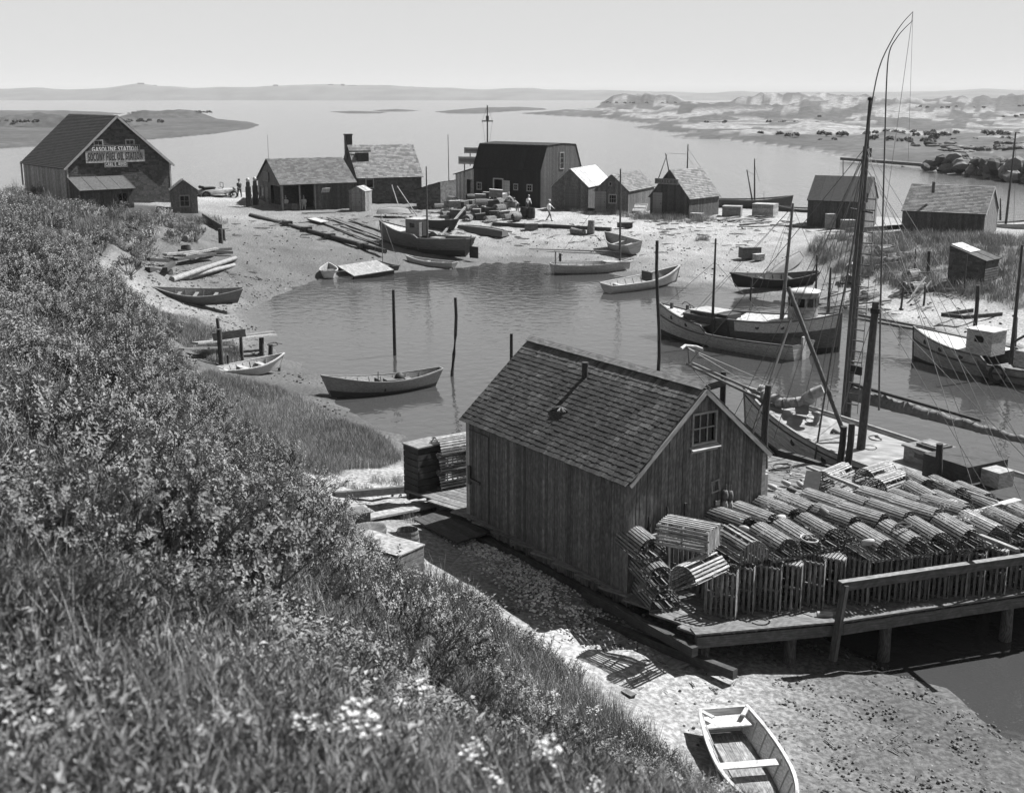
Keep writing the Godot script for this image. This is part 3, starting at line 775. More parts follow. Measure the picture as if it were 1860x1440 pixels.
	for q in [[12.74, -106.75, 3.00, 60, 1.10], [14.46, -105.50, 3.00, 60, 1.10], [10.51, -108.12, 2.00, 25, 1.00], [14.64, -95.63, 0.50, 12, 0.90], [7.80, -110.43, 2.50, 30, 0.90], [9.35, -111.49, 2.00, 25, 0.90], [-24.15, -98.32, 1.50, 30, 1.20], [-4.69, -34.70, 0.50, 14, 0.50], [-3.86, -36.04, 0.60, 16, 0.50], [-2.85, -32.00, 0.50, 14, 0.50], [-0.27, -22.63, 0.35, 26, 1.00], [-0.67, -23.28, 0.40, 16, 0.80], [16.67, -104.73, 2.00, 20, 0.90], [-6.90, -111.70, 2.00, 16, 0.80]]:
		for i in int(q[3]):
			var a := rf(0, TAU)
			var rr := sqrt(rf(0, 1))
			pe.append([on(q[0] + cos(a) * rr * q[2], q[1] + sin(a) * rr * q[2] * 0.7, -0.05), rf(0.6, 1.2) * q[4]])
	scatter("beach_grass", "loose tufts of grass along the back beach", dune, M.leaf, pe, 0.6, 1.35)
	# scrub far off on the spit and the dunes
	var scrub := clump(161, 12, 1.0, 1.0, 0.5, 0.7, 0.075, false)
	var ps := []
	for q in [[-181.1, -473.8, 45.0, 110, 16.0, 2.2], [-166.1, -490.2, 30.0, 50, 12.0, 1.4], [-181.0, -662.2, 22.0, 60, 22.0, 2.6], [-210.8, -490.2, 30.0, 40, 16.0, 2.0], [114.0, -1097.1, 45.0, 30, 70.0, 5.0], [112.5, -507.8, 40.0, 16, 30.0, 0.8], [202.1, -647.1, 60.0, 20, 50.0, 1.6], [336.8, -863.8, 80.0, 30, 90.0, 4.0], [106.1, -363.8, 40.0, 40, 20.0, 0.9], [112.5, -314.9, 40.0, 30, 12.0, 0.8]]:
		for i in int(q[3]):
			ps.append([Vector3(q[0] + rf(-1, 1) * q[2], q[5], q[1] + rf(-1, 1) * q[4]), rf(0.7, 1.6)])
	scatter("scrub", "dark scrub on the spit and the dunes across the water", scrub, M.leaf, ps, 0.7, 1.3)

# ------------------------------------------------------------------ the boarded shed on the dock
const SL := 6.629
const SW := 4.100
const EH := 2.660
const PK := 4.420

func gable_top(z: float) -> float:
	return lerpf(PK, EH, absf(z) / (SW * 0.5)) - 0.03

func board_mesh(w: float, y0: float, ya: float, yb: float, d: float, c: float) -> ArrayMesh:
	# upright board, its top cut from ya to yb; local x across, y up, the grain upright
	var b := MB.new()
	var o := Vector2(rf(0, 9), rf(0, 9))
	var h := w * 0.5
	var p := [Vector3(-h, y0, d), Vector3(-h, ya, d), Vector3(-h, ya, 0), Vector3(-h, y0, 0), Vector3(h, y0, d), Vector3(h, yb, d), Vector3(h, yb, 0), Vector3(h, y0, 0)]
	b.hexa(p, c, o)
	return b.mesh()

func build_shed() -> void:
	var t := thing("fishing_shed", "weathered board shed with dark shingled roof beside the stacked lobster traps", "shed", Vector3(2.400, 1.200, -29.645), -0.97561)
	rng.seed = 40
	var hx := SL * 0.5
	var hz := SW * 0.5
	var core := MB.new()    # the dark framed inside behind the boards
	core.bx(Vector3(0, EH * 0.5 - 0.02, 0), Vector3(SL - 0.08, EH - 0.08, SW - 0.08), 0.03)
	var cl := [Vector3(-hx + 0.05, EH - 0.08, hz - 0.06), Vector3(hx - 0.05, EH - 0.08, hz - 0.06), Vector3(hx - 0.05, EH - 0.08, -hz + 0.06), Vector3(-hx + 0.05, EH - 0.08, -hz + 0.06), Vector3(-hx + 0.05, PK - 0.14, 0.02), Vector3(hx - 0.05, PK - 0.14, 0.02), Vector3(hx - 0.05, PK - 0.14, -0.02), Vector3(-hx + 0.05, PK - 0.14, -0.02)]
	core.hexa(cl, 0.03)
	put(core.mesh(), "frame", M.wood, t)
	var bw := 0.1005
	var n := int(SL / bw)
	bw = SL / n
	for side in [1.0, -1.0]:
		for i in n:
			var x := -hx + (i + 0.5) * bw
			var c := 0.20 * rf(0.55, 1.3) * (1.0 + 0.35 * soft.get_noise_2d(x * 9.0, side * 30.0))
			var m := board_mesh(bw - 0.009, rf(-0.34, -0.26), EH - 0.02, EH - 0.02, 0.022 + rf(0, 0.008), c)
			put(m, "board", M.wood, t, Transform3D(Basis.IDENTITY if side > 0 else turn(PI), Vector3(x, 0, side * (hz - 0.03))))
	n = int(SW / bw)
	var gw := SW / n
	for side in [1.0, -1.0]:
		for i in n:
			var z := -hz + (i + 0.5) * gw
			var c := 0.2 * rf(0.55, 1.35)
			var l := gable_top(z + gw * 0.5 * side)
			var r := gable_top(z - gw * 0.5 * side)
			var x: float = side * (hx - 0.03)
			var tr := Transform3D(turn(PI * 0.5 if side > 0 else -PI * 0.5), Vector3(x, 0, z))
			if side > 0 and z < 0.27 and z > -0.46:      # the window cuts these boards
				put(board_mesh(gw - 0.009, -0.3, 3.15, 3.15, 0.024, c), "board", M.wood, t, tr)
				if minf(l, r) > 3.87: put(board_mesh(gw - 0.009, 3.86, l, r, 0.024, c), "board", M.wood, t, tr)
			else:
				put(board_mesh(gw - 0.009, rf(-0.34, -0.28), l, r, 0.022 + rf(0, 0.008), c), "board", M.wood, t, tr)
	# roof deck, shingles, ridge
	for side in [1.0, -1.0]:
		var over := 0.14
		var down := Vector3(0, EH - PK, side * hz).normalized()
		var slope := Vector3(0, EH - PK, hz).length() + over
		var nrm := Vector3(0, hz, side * (PK - EH)).normalized()
		var d := MB.new()
		var rx := hx + 0.13
		var top := Vector3(0, PK + 0.0, 0)
		var e: Vector3 = top + down * slope
		var th := nrm * 0.035
		d.hexa([Vector3(-rx, 0, 0) + e, Vector3(rx, 0, 0) + e, Vector3(rx, 0, 0) + top, Vector3(-rx, 0, 0) + top, Vector3(-rx, 0, 0) + e + th, Vector3(rx, 0, 0) + e + th, Vector3(rx, 0, 0) + top + th, Vector3(-rx, 0, 0) + top + th], 0.06)
		put(d.mesh(), "roof", M.wood, t)
		var rest := MB.new()
		var kinds := []
		for w in [0.085, 0.11, 0.135, 0.16]:
			for c in [0.05, 0.07, 0.09, 0.12, 0.17]:
				var sm := MB.new()
				sm.box(Transform3D(Basis(Vector3.UP, PI * 0.5)), Vector3(0.30, 0.013, w - 0.006), c, Vector2(rf(0, 5), rf(0, 5)))
				kinds.append([w, c, sm.mesh()])
		var expo := 0.136
		var rows := int(slope / expo)
		var made := 0
		for r in rows:
			var s := slope - (r + 0.5) * expo + 0.06
			var x := -rx
			while x < rx - 0.03:
				var q: Array = kinds[(rng.randi() % 4) * 5]
				var w: float = minf(q[0], rx - x)
				var xc: float = x + w * 0.5
				x += w
				var up_: Vector3 = top + down * (s - 0.07)
				var tone := 0.35 + 0.5 * soft.get_noise_2d(xc * 14.0 + side * 40.0, s * 9.0) + rf(-0.28, 0.28)
				if side > 0: tone -= 0.5 * exp(-pow((xc - 0.15 + (s - 1.6) * 0.12) / 0.28, 2.0)) * smoothstep(1.0, 1.5, s)   # soot streak below the pipe
				if r >= rows - 2: tone += 0.5
				var ci := clampi(int(tone * 5.0), 0, 4)
				var f := Basis(Vector3.RIGHT, nrm, Vector3.RIGHT.cross(nrm))
				f = f.rotated(Vector3.RIGHT, side * -0.075)
				f = f.rotated(nrm, rf(-0.025, 0.025))
				var tr := Transform3D(f, Vector3(xc, 0, 0) + up_ + nrm * (0.052 + rf(0.0, 0.007)) + down * rf(-0.01, 0.012))
				if side > 0 and made < 300 and xc > -0.9 + r * 0.03 and w > 0.08:
					made += 1
					put(kinds[[0.085, 0.11, 0.135, 0.16].find(q[0]) * 5 + ci][2], "shingle", M.shingle, t, tr)
				else:
					rest.box(tr * Transform3D(Basis(Vector3.UP, PI * 0.5)), Vector3(0.30, 0.013, w - 0.006), [0.05, 0.07, 0.09, 0.12, 0.17][ci], Vector2(rf(0, 5), rf(0, 5)))
		var ro := put(rest.mesh(), "shingles", M.shingle, t)
		ro.set_meta("kind", "stuff")
		for x in [-1.0, 1.0]:
			var rk := MB.new()
			var a := Vector3(x * (rx + 0.012), PK + 0.005, 0)
			var bb: Vector3 = Vector3(x * (rx + 0.012), 0, 0) + e
			rk.beam(a - nrm * 0.03, bb - nrm * 0.03, 0.024, 0.1, 0.42, nrm)
			put(rk.mesh(), "rake_board", M.paint_flat, t)
		var rb := MB.new()
		rb.beam(Vector3(-rx, PK + 0.075, side * 0.065), Vector3(rx, PK + 0.075, side * 0.065), 0.16, 0.02, 0.36, nrm)
		put(rb.mesh(), "ridge_board", M.wood, t)
	var cb := MB.new()
	cb.bx(Vector3(-hx - 0.012, EH * 0.5 - 0.16, hz - 0.02), Vector3(0.035, EH + 0.25, 0.12), 0.5)
	cb.bx(Vector3(-hx + 0.05, EH * 0.5 - 0.16, hz + 0.014), Vector3(0.1, EH + 0.25, 0.03), 0.5)
	put(cb.mesh(), "corner_board", M.paint_flat, t)
	var kb := MB.new()
	kb.bx(Vector3(hx + 0.012, EH * 0.5 - 0.16, -hz + 0.02), Vector3(0.035, EH + 0.25, 0.12), 0.4)
	put(kb.mesh(), "corner_board", M.paint_flat, t)
	# window of six panes
	var w := Node3D.new()
	w.name = "window"
	t.add_child(w, true)
	w.transform = Transform3D(turn(PI * 0.5), Vector3(hx - 0.005, 3.505, -0.095))
	for i in 3:
		for j in 2:
			var g := MB.new()
			g.bx(Vector3(-0.225 + i * 0.225, -0.165 + j * 0.33, -0.035), Vector3(0.2, 0.305, 0.006), 1.0)
			put(g.mesh(), "pane", M.glass, w)
	var fr := MB.new()
	for x in [-0.355, 0.355]: fr.bx(Vector3(x, 0, 0), Vector3(0.05, 0.76, 0.07), 0.36)
	for y in [-0.355, 0.355]: fr.bx(Vector3(0, y, 0.001), Vector3(0.66, 0.05, 0.07), 0.36)
	put(fr.mesh(), "window_frame", M.paint_flat, w)
	var mu := MB.new()
	for x in [-0.112, 0.112]: mu.bx(Vector3(x, 0, -0.018), Vector3(0.022, 0.66, 0.03), 0.42)
	mu.bx(Vector3(0, 0, -0.016), Vector3(0.66, 0.022, 0.03), 0.42)
	put(mu.mesh(), "muntin", M.paint_flat, w)
	var si := MB.new()
	si.box(Transform3D(Basis(Vector3.RIGHT, 0.35), Vector3(0, -0.44, 0.06)), Vector3(0.86, 0.03, 0.16), 0.5)
	si.bx(Vector3(0, -0.5, 0.035), Vector3(0.8, 0.08, 0.025), 0.45)
	put(si.mesh(), "sill", M.paint_flat, w)
	# door in the long wall, only its batten lines and latch show
	var dr := MB.new()
	dr.bx(Vector3(-2.8, 2.33, hz + 0.012), Vector3(0.95, 0.025, 0.012), 0.07)
	dr.bx(Vector3(-2.31, 1.1, hz + 0.012), Vector3(0.02, 2.45, 0.012), 0.06)
	put(dr.mesh(), "door", M.wood, t)
	var la := MB.new()
	la.bx(Vector3(-2.95, 0.98, hz + 0.03), Vector3(0.5, 0.07, 0.04), 0.05)
	la.bx(Vector3(-3.2, 1.1, hz + 0.035), Vector3(0.1, 0.5, 0.05), 0.04)
	put(la.mesh(), "latch", M.iron, t)
	var sp := MB.new()
	sp.tube([Vector3(-0.35, 3.75, 0.5), Vector3(-0.35, 4.42, 0.5)], 0.075, 0.075, 12, 0.025)
	sp.tube([Vector3(-0.35, 4.36, 0.5), Vector3(-0.35, 4.44, 0.5)], 0.085, 0.085, 12, 0.03)
	put(sp.mesh(), "stovepipe", M.iron, t)
	var fl := MB.new()
	fl.beam(Vector3(-0.35, 4.07, 0.5), Vector3(-0.27, 3.62, 1.0), 0.24, 0.012, 0.13, Vector3(0, hz, PK - EH))
	put(fl.mesh(), "flashing", M.iron, t)
	var sk := MB.new()
	sk.bx(Vector3(0.0, -0.45, hz - 0.02), Vector3(SL + 0.3, 0.22, 0.14), 0.06)
	put(sk.mesh(), "sill_beam", M.wood, t)
	# things hung on the gable or left on the roof
	var xf := Transform3D(turn(-0.97561), Vector3(2.400, 1.200, -29.645))
	var gx := hx + 0.04
	for q in [[1.5, 1.72, 0.5], [1.15, 1.62, 0.62], [0.98, 1.85, 0.6]]:
		var o := MB.new()
		for k in 5:
			var zz: float = q[0] + rf(-0.05, 0.05)
			o.tube([Vector3(gx, q[1], q[0]), Vector3(gx + rf(0.03, 0.07), q[1] - q[2] * 0.5, zz), Vector3(gx + rf(0.02, 0.05), q[1] - q[2], zz + rf(-0.05, 0.05))], 0.02, 0.045, 6, 0.025)
		tag(put(o.mesh(), "hanging_net", M.cloth, self, xf), "dark bundle of net hung on the shed gable", "net", "net bundles hung on the shed gable")
	for q in [[1.78, -0.72], [1.74, -0.88]]:
		var o := MB.new()
		for k in 2:
			o.lathe([Vector2(0.0, 0.17 - k * 0.24), Vector2(0.06, 0.16 - k * 0.24), Vector2(0.085, 0.06 - k * 0.24), Vector2(0.07, -0.05 - k * 0.24), Vector2(0.0, -0.06 - k * 0.24)], 10, [0.12, 0.28][k])
		o.tube([Vector3(0, 0.3, -0.03), Vector3(0, -0.3, 0)], 0.012, 0.012, 5, 0.2)
		tag(put(o.mesh(), "trap_buoy", M.paint_flat, self, xf * Transform3D(Basis.IDENTITY, Vector3(gx + 0.07, q[0], q[1]))), "small wooden trap buoys hung beside the white oar blade on the shed gable", "buoy", "buoys hung on the shed gable")
	var ob := MB.new()
	ob.bx(Vector3(gx + 0.02, 1.32, -0.55), Vector3(0.025, 0.8, 0.13), 0.5)
	tag(put(ob.mesh(), "white_paddle", M.paint_flat, self, xf), "white oar blade leaning on the gable below the small square frame", "oar")
	var sf := MB.new()
	for q in [[0.13, 0.0], [-0.13, 0.0]]:
		sf.box(Transform3D(Basis(Vector3.RIGHT, 0.15), Vector3(gx, 2.07 + q[0], -0.47)), Vector3(0.03, 0.025, 0.24), 0.4)
		sf.box(Transform3D(Basis(Vector3.RIGHT, 0.15), Vector3(gx, 2.07, -0.47 + q[0] * 0.85)), Vector3(0.03, 0.27, 0.025), 0.4)
	tag(put(sf.mesh(), "picture_frame", M.paint_flat, self, xf), "small empty square frame nailed to the shed gable", "frame")
	var lb := MB.new()
	lb.bx(Vector3(gx + 0.03, 1.3, 0.45), Vector3(0.04, 1.1, 0.06), 0.04)
	tag(put(lb.mesh(), "hanging_strap", M.cloth, self, xf), "dark strap hanging on the shed gable under the window", "strap")
	var rg := MB.new()
	for k in 9:
		var a := k * 0.7
		rg.tube([Vector3(-0.244, 3.320, 1.281) + Vector3(cos(a) * 0.3, 0.03, sin(a) * 0.14), Vector3(-0.244, 3.320, 1.281) + Vector3(0.05, 0.12, 0.03), Vector3(-0.244, 3.320, 1.281) + Vector3(cos(a + 2.0) * 0.34, 0.04, sin(a + 2.0) * 0.12)], 0.02, 0.015, 5, [0.04, 0.12, 0.25][k % 3])
	tag(put(rg.mesh(), "rope_heap", M.rope, self, xf * Transform3D(Basis.IDENTITY, Vector3(0, 0.02, 0.02))), "small tangle of rope left on the shed roof", "rope")

# ------------------------------------------------------------------ the dock
const DECK := [Vector2(2.44, 0.16), Vector2(3.68, -2.84), Vector2(4.94, -7.34), Vector2(6.30, -12.60), Vector2(1.40, -12.30), Vector2(-5.96, -10.56), Vector2(-9.30, -9.80), Vector2(-9.30, 0.35), Vector2(-6.50, 0.20)]

func build_dock() -> void:
	var t := thing("dock", "plank dock on wooden posts carrying the shed and the lobster traps", "dock", Vector3(2.561, 1.200, -25.750), -0.97561)
	rng.seed = 60
	var pl := PackedVector2Array(DECK)
	var u := Vector2(7.36, -1.74).normalized()
	var w := Vector2(-u.y, u.x)
	var o := -14.0
	while o < 4.0:
		var hits := []
		for k in pl.size():
			var a := pl[k]
			var b := pl[(k + 1) % pl.size()]
			var da := a.dot(w) - o
			var db := b.dot(w) - o
			if da * db < 0.0: hits.append(a.lerp(b, da / (da - db)).dot(u))
		hits.sort()
		if hits.size() >= 2:
			var s: float = hits[0]
			while s < hits[-1] - 0.1:
				var e: float = minf(s + rf(2.6, 4.6), hits[-1])
				if hits[-1] - e < 0.7: e = hits[-1]
				var m := MB.new()
				var p := u * (s + e) * 0.5 + w * o
				var c := 0.24 * rf(0.7, 1.25)
				m.box(Transform3D(Basis(Vector3(u.x, 0, u.y), Vector3.UP, Vector3(-u.y, 0, u.x)), Vector3(p.x, -0.022 + rf(-0.006, 0.006), p.y)), Vector3(e - s - 0.012, 0.045, 0.196 - rf(0.008, 0.02)), c, Vector2(rf(0, 9), rf(0, 9)))
				put(m.mesh(), "plank", M.wood, t)
				s = e
		o += 0.2
	# stringers and the heavy face beams
	var c3 := func(q: Vector2, y: float) -> Vector3: return Vector3(q.x, y, q.y)
	for q in [[0, 1], [1, 2], [2, 3], [3, 4], [4, 5], [5, 6], [6, 7]]:
		var m := MB.new()
		m.beam(c3.call(DECK[q[0]], -0.17), c3.call(DECK[q[1]], -0.17), 0.14, 0.24, 0.13)
		put(m.mesh(), "face_beam", M.wood, t)
	for k in 3:
		var m := MB.new()
		m.beam(c3.call(DECK[k], 0.014) - Vector3(0.1, 0, 0), c3.call(DECK[k + 1], 0.014) - Vector3(0.1, 0, 0), 0.34, 0.04, 0.2)
		put(m.mesh(), "edge_board", M.wood, t)
	for k in 6:
		var m := MB.new()
		var z := -1.5 - k * 2.0
		m.beam(Vector3(-9.0 + k * 0.5, -0.18, z), Vector3(2.6 + k * 0.55, -0.18, z), 0.18, 0.22, 0.08)
		put(m.mesh(), "stringer", M.wood, t)
	for q in [[-1.2, 0.28, -0.30, 2.62, 0.34], [-0.3, 0.62, -0.62, 3.35, -0.1]]:
		var m := MB.new()
		m.beam(Vector3(q[0], q[2], q[1]), Vector3(q[3], q[2] + 0.02, q[4]), 0.16, 0.2, 0.07)
		put(m.mesh(), "side_beam", M.wood, t)
	var posts := [Vector3(2.595, 0.000, -0.206) - Vector3(0.3, 0, 0), Vector3(3.367, 0.000, -1.980) - Vector3(0.3, 0, 0), Vector3(4.081, 0.000, -4.147) - Vector3(0.3, 0, 0), Vector3(4.945, 0.000, -7.248) - Vector3(0.3, 0, 0), Vector3(1.5, 0, -9.0), Vector3(-2.0, 0, -11.0), Vector3(-5.5, 0, -10.2), Vector3(-8.8, 0, -9.0), Vector3(-8.9, 0, -4.0), Vector3(-8.9, 0, -0.2), Vector3(-5, 0, -0.5), Vector3(-2, 0, -0.5), Vector3(0.5, 0, -4.0), Vector3(3.2, 0, -8.5), Vector3(4.6, 0, -11.5)]
	for p in posts:
		var m := MB.new()
		m.tube([Vector3(p.x, -2.3, p.z), Vector3(p.x + rf(-0.03, 0.03), -1.2, p.z), Vector3(p.x, -0.06, p.z)], 0.15, 0.125, 10, 0.17 * rf(0.7, 1.2))
		put(m.mesh(), "post", M.bark, t)
	# rail along the front, on two uprights, one of them crooked
	var d1 := Vector3(3.718, 0.000, -2.797)
	var r0: Vector3 = d1 + Vector3(-0.02, 0.82, 0.12)
	var r1 := Vector3(4.935, 0.000, -7.345) + Vector3(0.25, 0.86, -0.6)
	var rl := MB.new()
	rl.beam(r0, r1 + (r1 - r0) * 0.12, 0.07, 0.2, 0.13)
	rl.beam(r0 + Vector3(0, 0.108, 0), r1 + (r1 - r0) * 0.12 + Vector3(0, 0.108, 0), 0.16, 0.014, 0.3)
	put(rl.mesh(), "rail", M.wood, t)
	for q in [[d1 + Vector3(0.09, -0.75, 0.32), r0 + Vector3(0.08, 0.05, -0.06)], [r1 + Vector3(0.08, -1.3, 0), r1 + Vector3(0.08, 0.05, 0)]]:
		var m := MB.new()
		m.beam(q[0], q[1], 0.15, 0.1, 0.1, Vector3(0, 0, 1))
		put(m.mesh(), "rail_post", M.wood, t)
	# walkway towards the hill behind the shed
	# loose things on and by the dock
	var dx := Transform3D(turn(-0.97561), Vector3(2.561, 1.200, -25.750))
	var can := MB.new()
	can.tube([Vector3(-0.16, 0.09, 0), Vector3(0.16, 0.09, 0)], 0.07, 0.07, 10, 0.42)
	tag(put(can.mesh(), "tin_can", M.paint, self, Transform3D(dx.basis * turn(0.9), dx * (Vector3(3.354, 0.000, -2.662) + Vector3(0, -0.01, 0)))), "pale tin can lying on the dock edge by the crooked rail post", "can")
	var wp := MB.new()
	wp.beam(Vector3(0, -0.1, 0), Vector3(0, 1.0, 0), 0.16, 0.12, 0.5, Vector3(0, 0, 1))
	tag(put(wp.mesh(), "white_post", M.paint_flat, self, Transform3D(dx.basis, Vector3(6.731, 1.200, -31.555))), "short white post at the far corner of the shed gable", "post")
	var pd := MB.new()
	for s in [-1.0, 1.0]:
		pd.beam(Vector3(0, 0.0, s * 0.25), Vector3(-0.25, 0.65, s * 0.2 - 0.05), 0.03, 0.05, 0.2)
	pd.beam(Vector3(0, 0.05, -0.25), Vector3(0, 0.05, 0.25), 0.03, 0.05, 0.2)
	pd.box(Transform3D(Basis(Vector3(0, 0, 1), 0.4), Vector3(-0.05, 0.42, 0.02)), Vector3(0.02, 0.4, 0.26), 0.13)
	tag(put(pd.mesh(), "leaning_frame", M.wood, self, Transform3D(dx.basis, Vector3(6.439, 1.200, -31.107))), "small wooden frame leaning on the gable beside the white post", "frame")
	var bf := MB.new()
	bf.beam(Vector3(0, -0.05, 0), Vector3(-0.1, 1.35, 0), 0.04, 0.06, 0.35, Vector3(1, 0, 0))
	bf.beam(Vector3(0, -0.05, -0.62), Vector3(-0.1, 1.35, -0.62), 0.04, 0.06, 0.25, Vector3(1, 0, 0))
	bf.beam(Vector3(-0.1, 1.37, 0.03), Vector3(-0.1, 1.37, -0.66), 0.05, 0.04, 0.4, Vector3(1, 0, 0))
	bf.box(Transform3D(Basis(Vector3(0, 0, 1), 0.072), Vector3(-0.07, 0.65, -0.31)), Vector3(0.015, 1.3, 0.58), 0.07)
	tag(put(bf.mesh(), "screen_panel", M.wood, self, Transform3D(dx.basis, dx * Vector3(0.42, 0.02, -0.25))), "tall dark framed panel leaning at the corner of the shed gable", "panel")

# ------------------------------------------------------------------ lobster traps
const TL := 1.06
const TW2 := 0.36
const TH2 := 0.5

func arch(a: float) -> Vector2:      # half-round section: z across, y up, a from 0 to 1
	var k := PI * a
	return Vector2(cos(k) * TW2, 0.06 + sin(k) * (TH2 - 0.06))

func make_trap(called: String, seed_: int, shape: int, closed: bool, tone: float) -> Node3D:
	rng.seed = seed_
	var t := thing(called, "lobster trap", "lobster trap", Vector3(0, -50, 0))
	t.set_meta("base_name", called)
	var n := 17
	for i in n:
		if shape == 0 and rf(0, 1) < 0.04: continue
		var a := (i + 0.5) / n
		var c := arch(a)
		var c2 := arch(a + 0.01)
		var side := Vector3(0, c2.y - c.y, c2.x - c.x).normalized()
		if shape == 1:       # square trap: three flat sides
			var g := a * 3.0
			if g < 1.0: c = Vector2(TW2, 0.03 + g * (TH2 - 0.06)); side = Vector3(0, 1, 0)
			elif g < 2.0: c = Vector2(lerpf(TW2 - 0.04, -TW2 + 0.04, g - 1.0), TH2); side = Vector3(0, 0, -1)
			else: c = Vector2(-TW2, TH2 - 0.03 - (g - 2.0) * (TH2 - 0.06)); side = Vector3(0, -1, 0)
		var m := MB.new()
		var x := Vector3(1, 0, rf(-0.008, 0.008)).normalized()
		var ln := TL + rf(-0.04, 0.03)
		m.box(Transform3D(Basis(x, x.cross(side) * -1.0, side), Vector3(rf(-0.01, 0.01), c.y, c.x)), Vector3(ln, 0.011, 0.046), tone * rf(0.6, 1.35), Vector2(rf(0, 9), rf(0, 9)))
		put(m.mesh(), "lath", M.wood, t)
	for i in 6:
		var m := MB.new()
		m.bx(Vector3(0, 0.02, -TW2 + 0.06 + i * (TW2 * 2.0 - 0.12) / 5.0), Vector3(TL, 0.014, 0.05), tone * rf(0.5, 1.0), Vector2(rf(0, 9), 1.0))
		put(m.mesh(), "bottom_lath", M.wood, t)
	for x in [-TL * 0.5 + 0.05, 0.0, TL * 0.5 - 0.05]:
		var m := MB.new()
		if shape == 0:
			var pts := []
			for k in 11: 
				var q := arch(k / 10.0)
				pts.append(Vector3(x, q.y * 0.965, q.x * 0.95))
			m.tube(pts, 0.014, 0.014, 5, tone * 0.5)
		else:
			for s in [-1.0, 1.0]: m.bx(Vector3(x, TH2 * 0.5, s * (TW2 - 0.025)), Vector3(0.03, TH2 - 0.02, 0.03), tone * 0.5)
			m.bx(Vector3(x, TH2 - 0.025, 0), Vector3(0.03, 0.03, TW2 * 2.0 - 0.08), tone * 0.5)
		m.bx(Vector3(x, 0.035, 0), Vector3(0.035, 0.035, TW2 * 2.0 - 0.03), tone * 0.5)
		put(m.mesh(), "bow", M.wood, t)
	for e in [-1.0, 1.0]:
		if closed and e > 0 or shape == 1:
			for i in 9:
				var z := -TW2 + 0.05 + i * (TW2 * 2.0 - 0.1) / 8.0
				var h := 0.06 + (TH2 - 0.06) * sqrt(maxf(0.02, 1.0 - z * z / (TW2 * TW2))) if shape == 0 else TH2
				var m := MB.new()
				m.beam(Vector3(e * (TL * 0.5 - 0.02), 0.03, z), Vector3(e * (TL * 0.5 - 0.02), h - 0.01, z), 0.05, 0.012, tone * rf(0.6, 1.2), Vector3(e, 0, 0))
				put(m.mesh(), "end_lath", M.wood, t)
		else:        # knitted funnel head
			var m := MB.new()
			for i in 12:
				var q := arch(i / 11.0) if i > 0 and i < 11 else Vector2(TW2 * (0.8 if i == 0 else -0.8), 0.04)
				m.tube([Vector3(e * (TL * 0.5 - 0.05), q.y * 0.95, q.x * 0.93), Vector3(e * (TL * 0.5 - 0.36), 0.22 + (q.y - 0.22) * 0.28, q.x * 0.26)], 0.006, 0.005, 4, 0.05)
			for r in 4:
				var pts := []
				var f := 0.15 + r * 0.25
				for i in 13:
					var q := arch(i / 12.0)
					pts.append(Vector3(e * (TL * 0.5 - 0.05 - 0.31 * f), lerpf(q.y * 0.95, 0.22 + (q.y - 0.22) * 0.28, f), lerpf(q.x * 0.93, q.x * 0.26, f)))
				m.tube(pts, 0.005, 0.005, 3, 0.05, false)
			put(m.mesh(), "head_netting", M.rope, t)
	return t

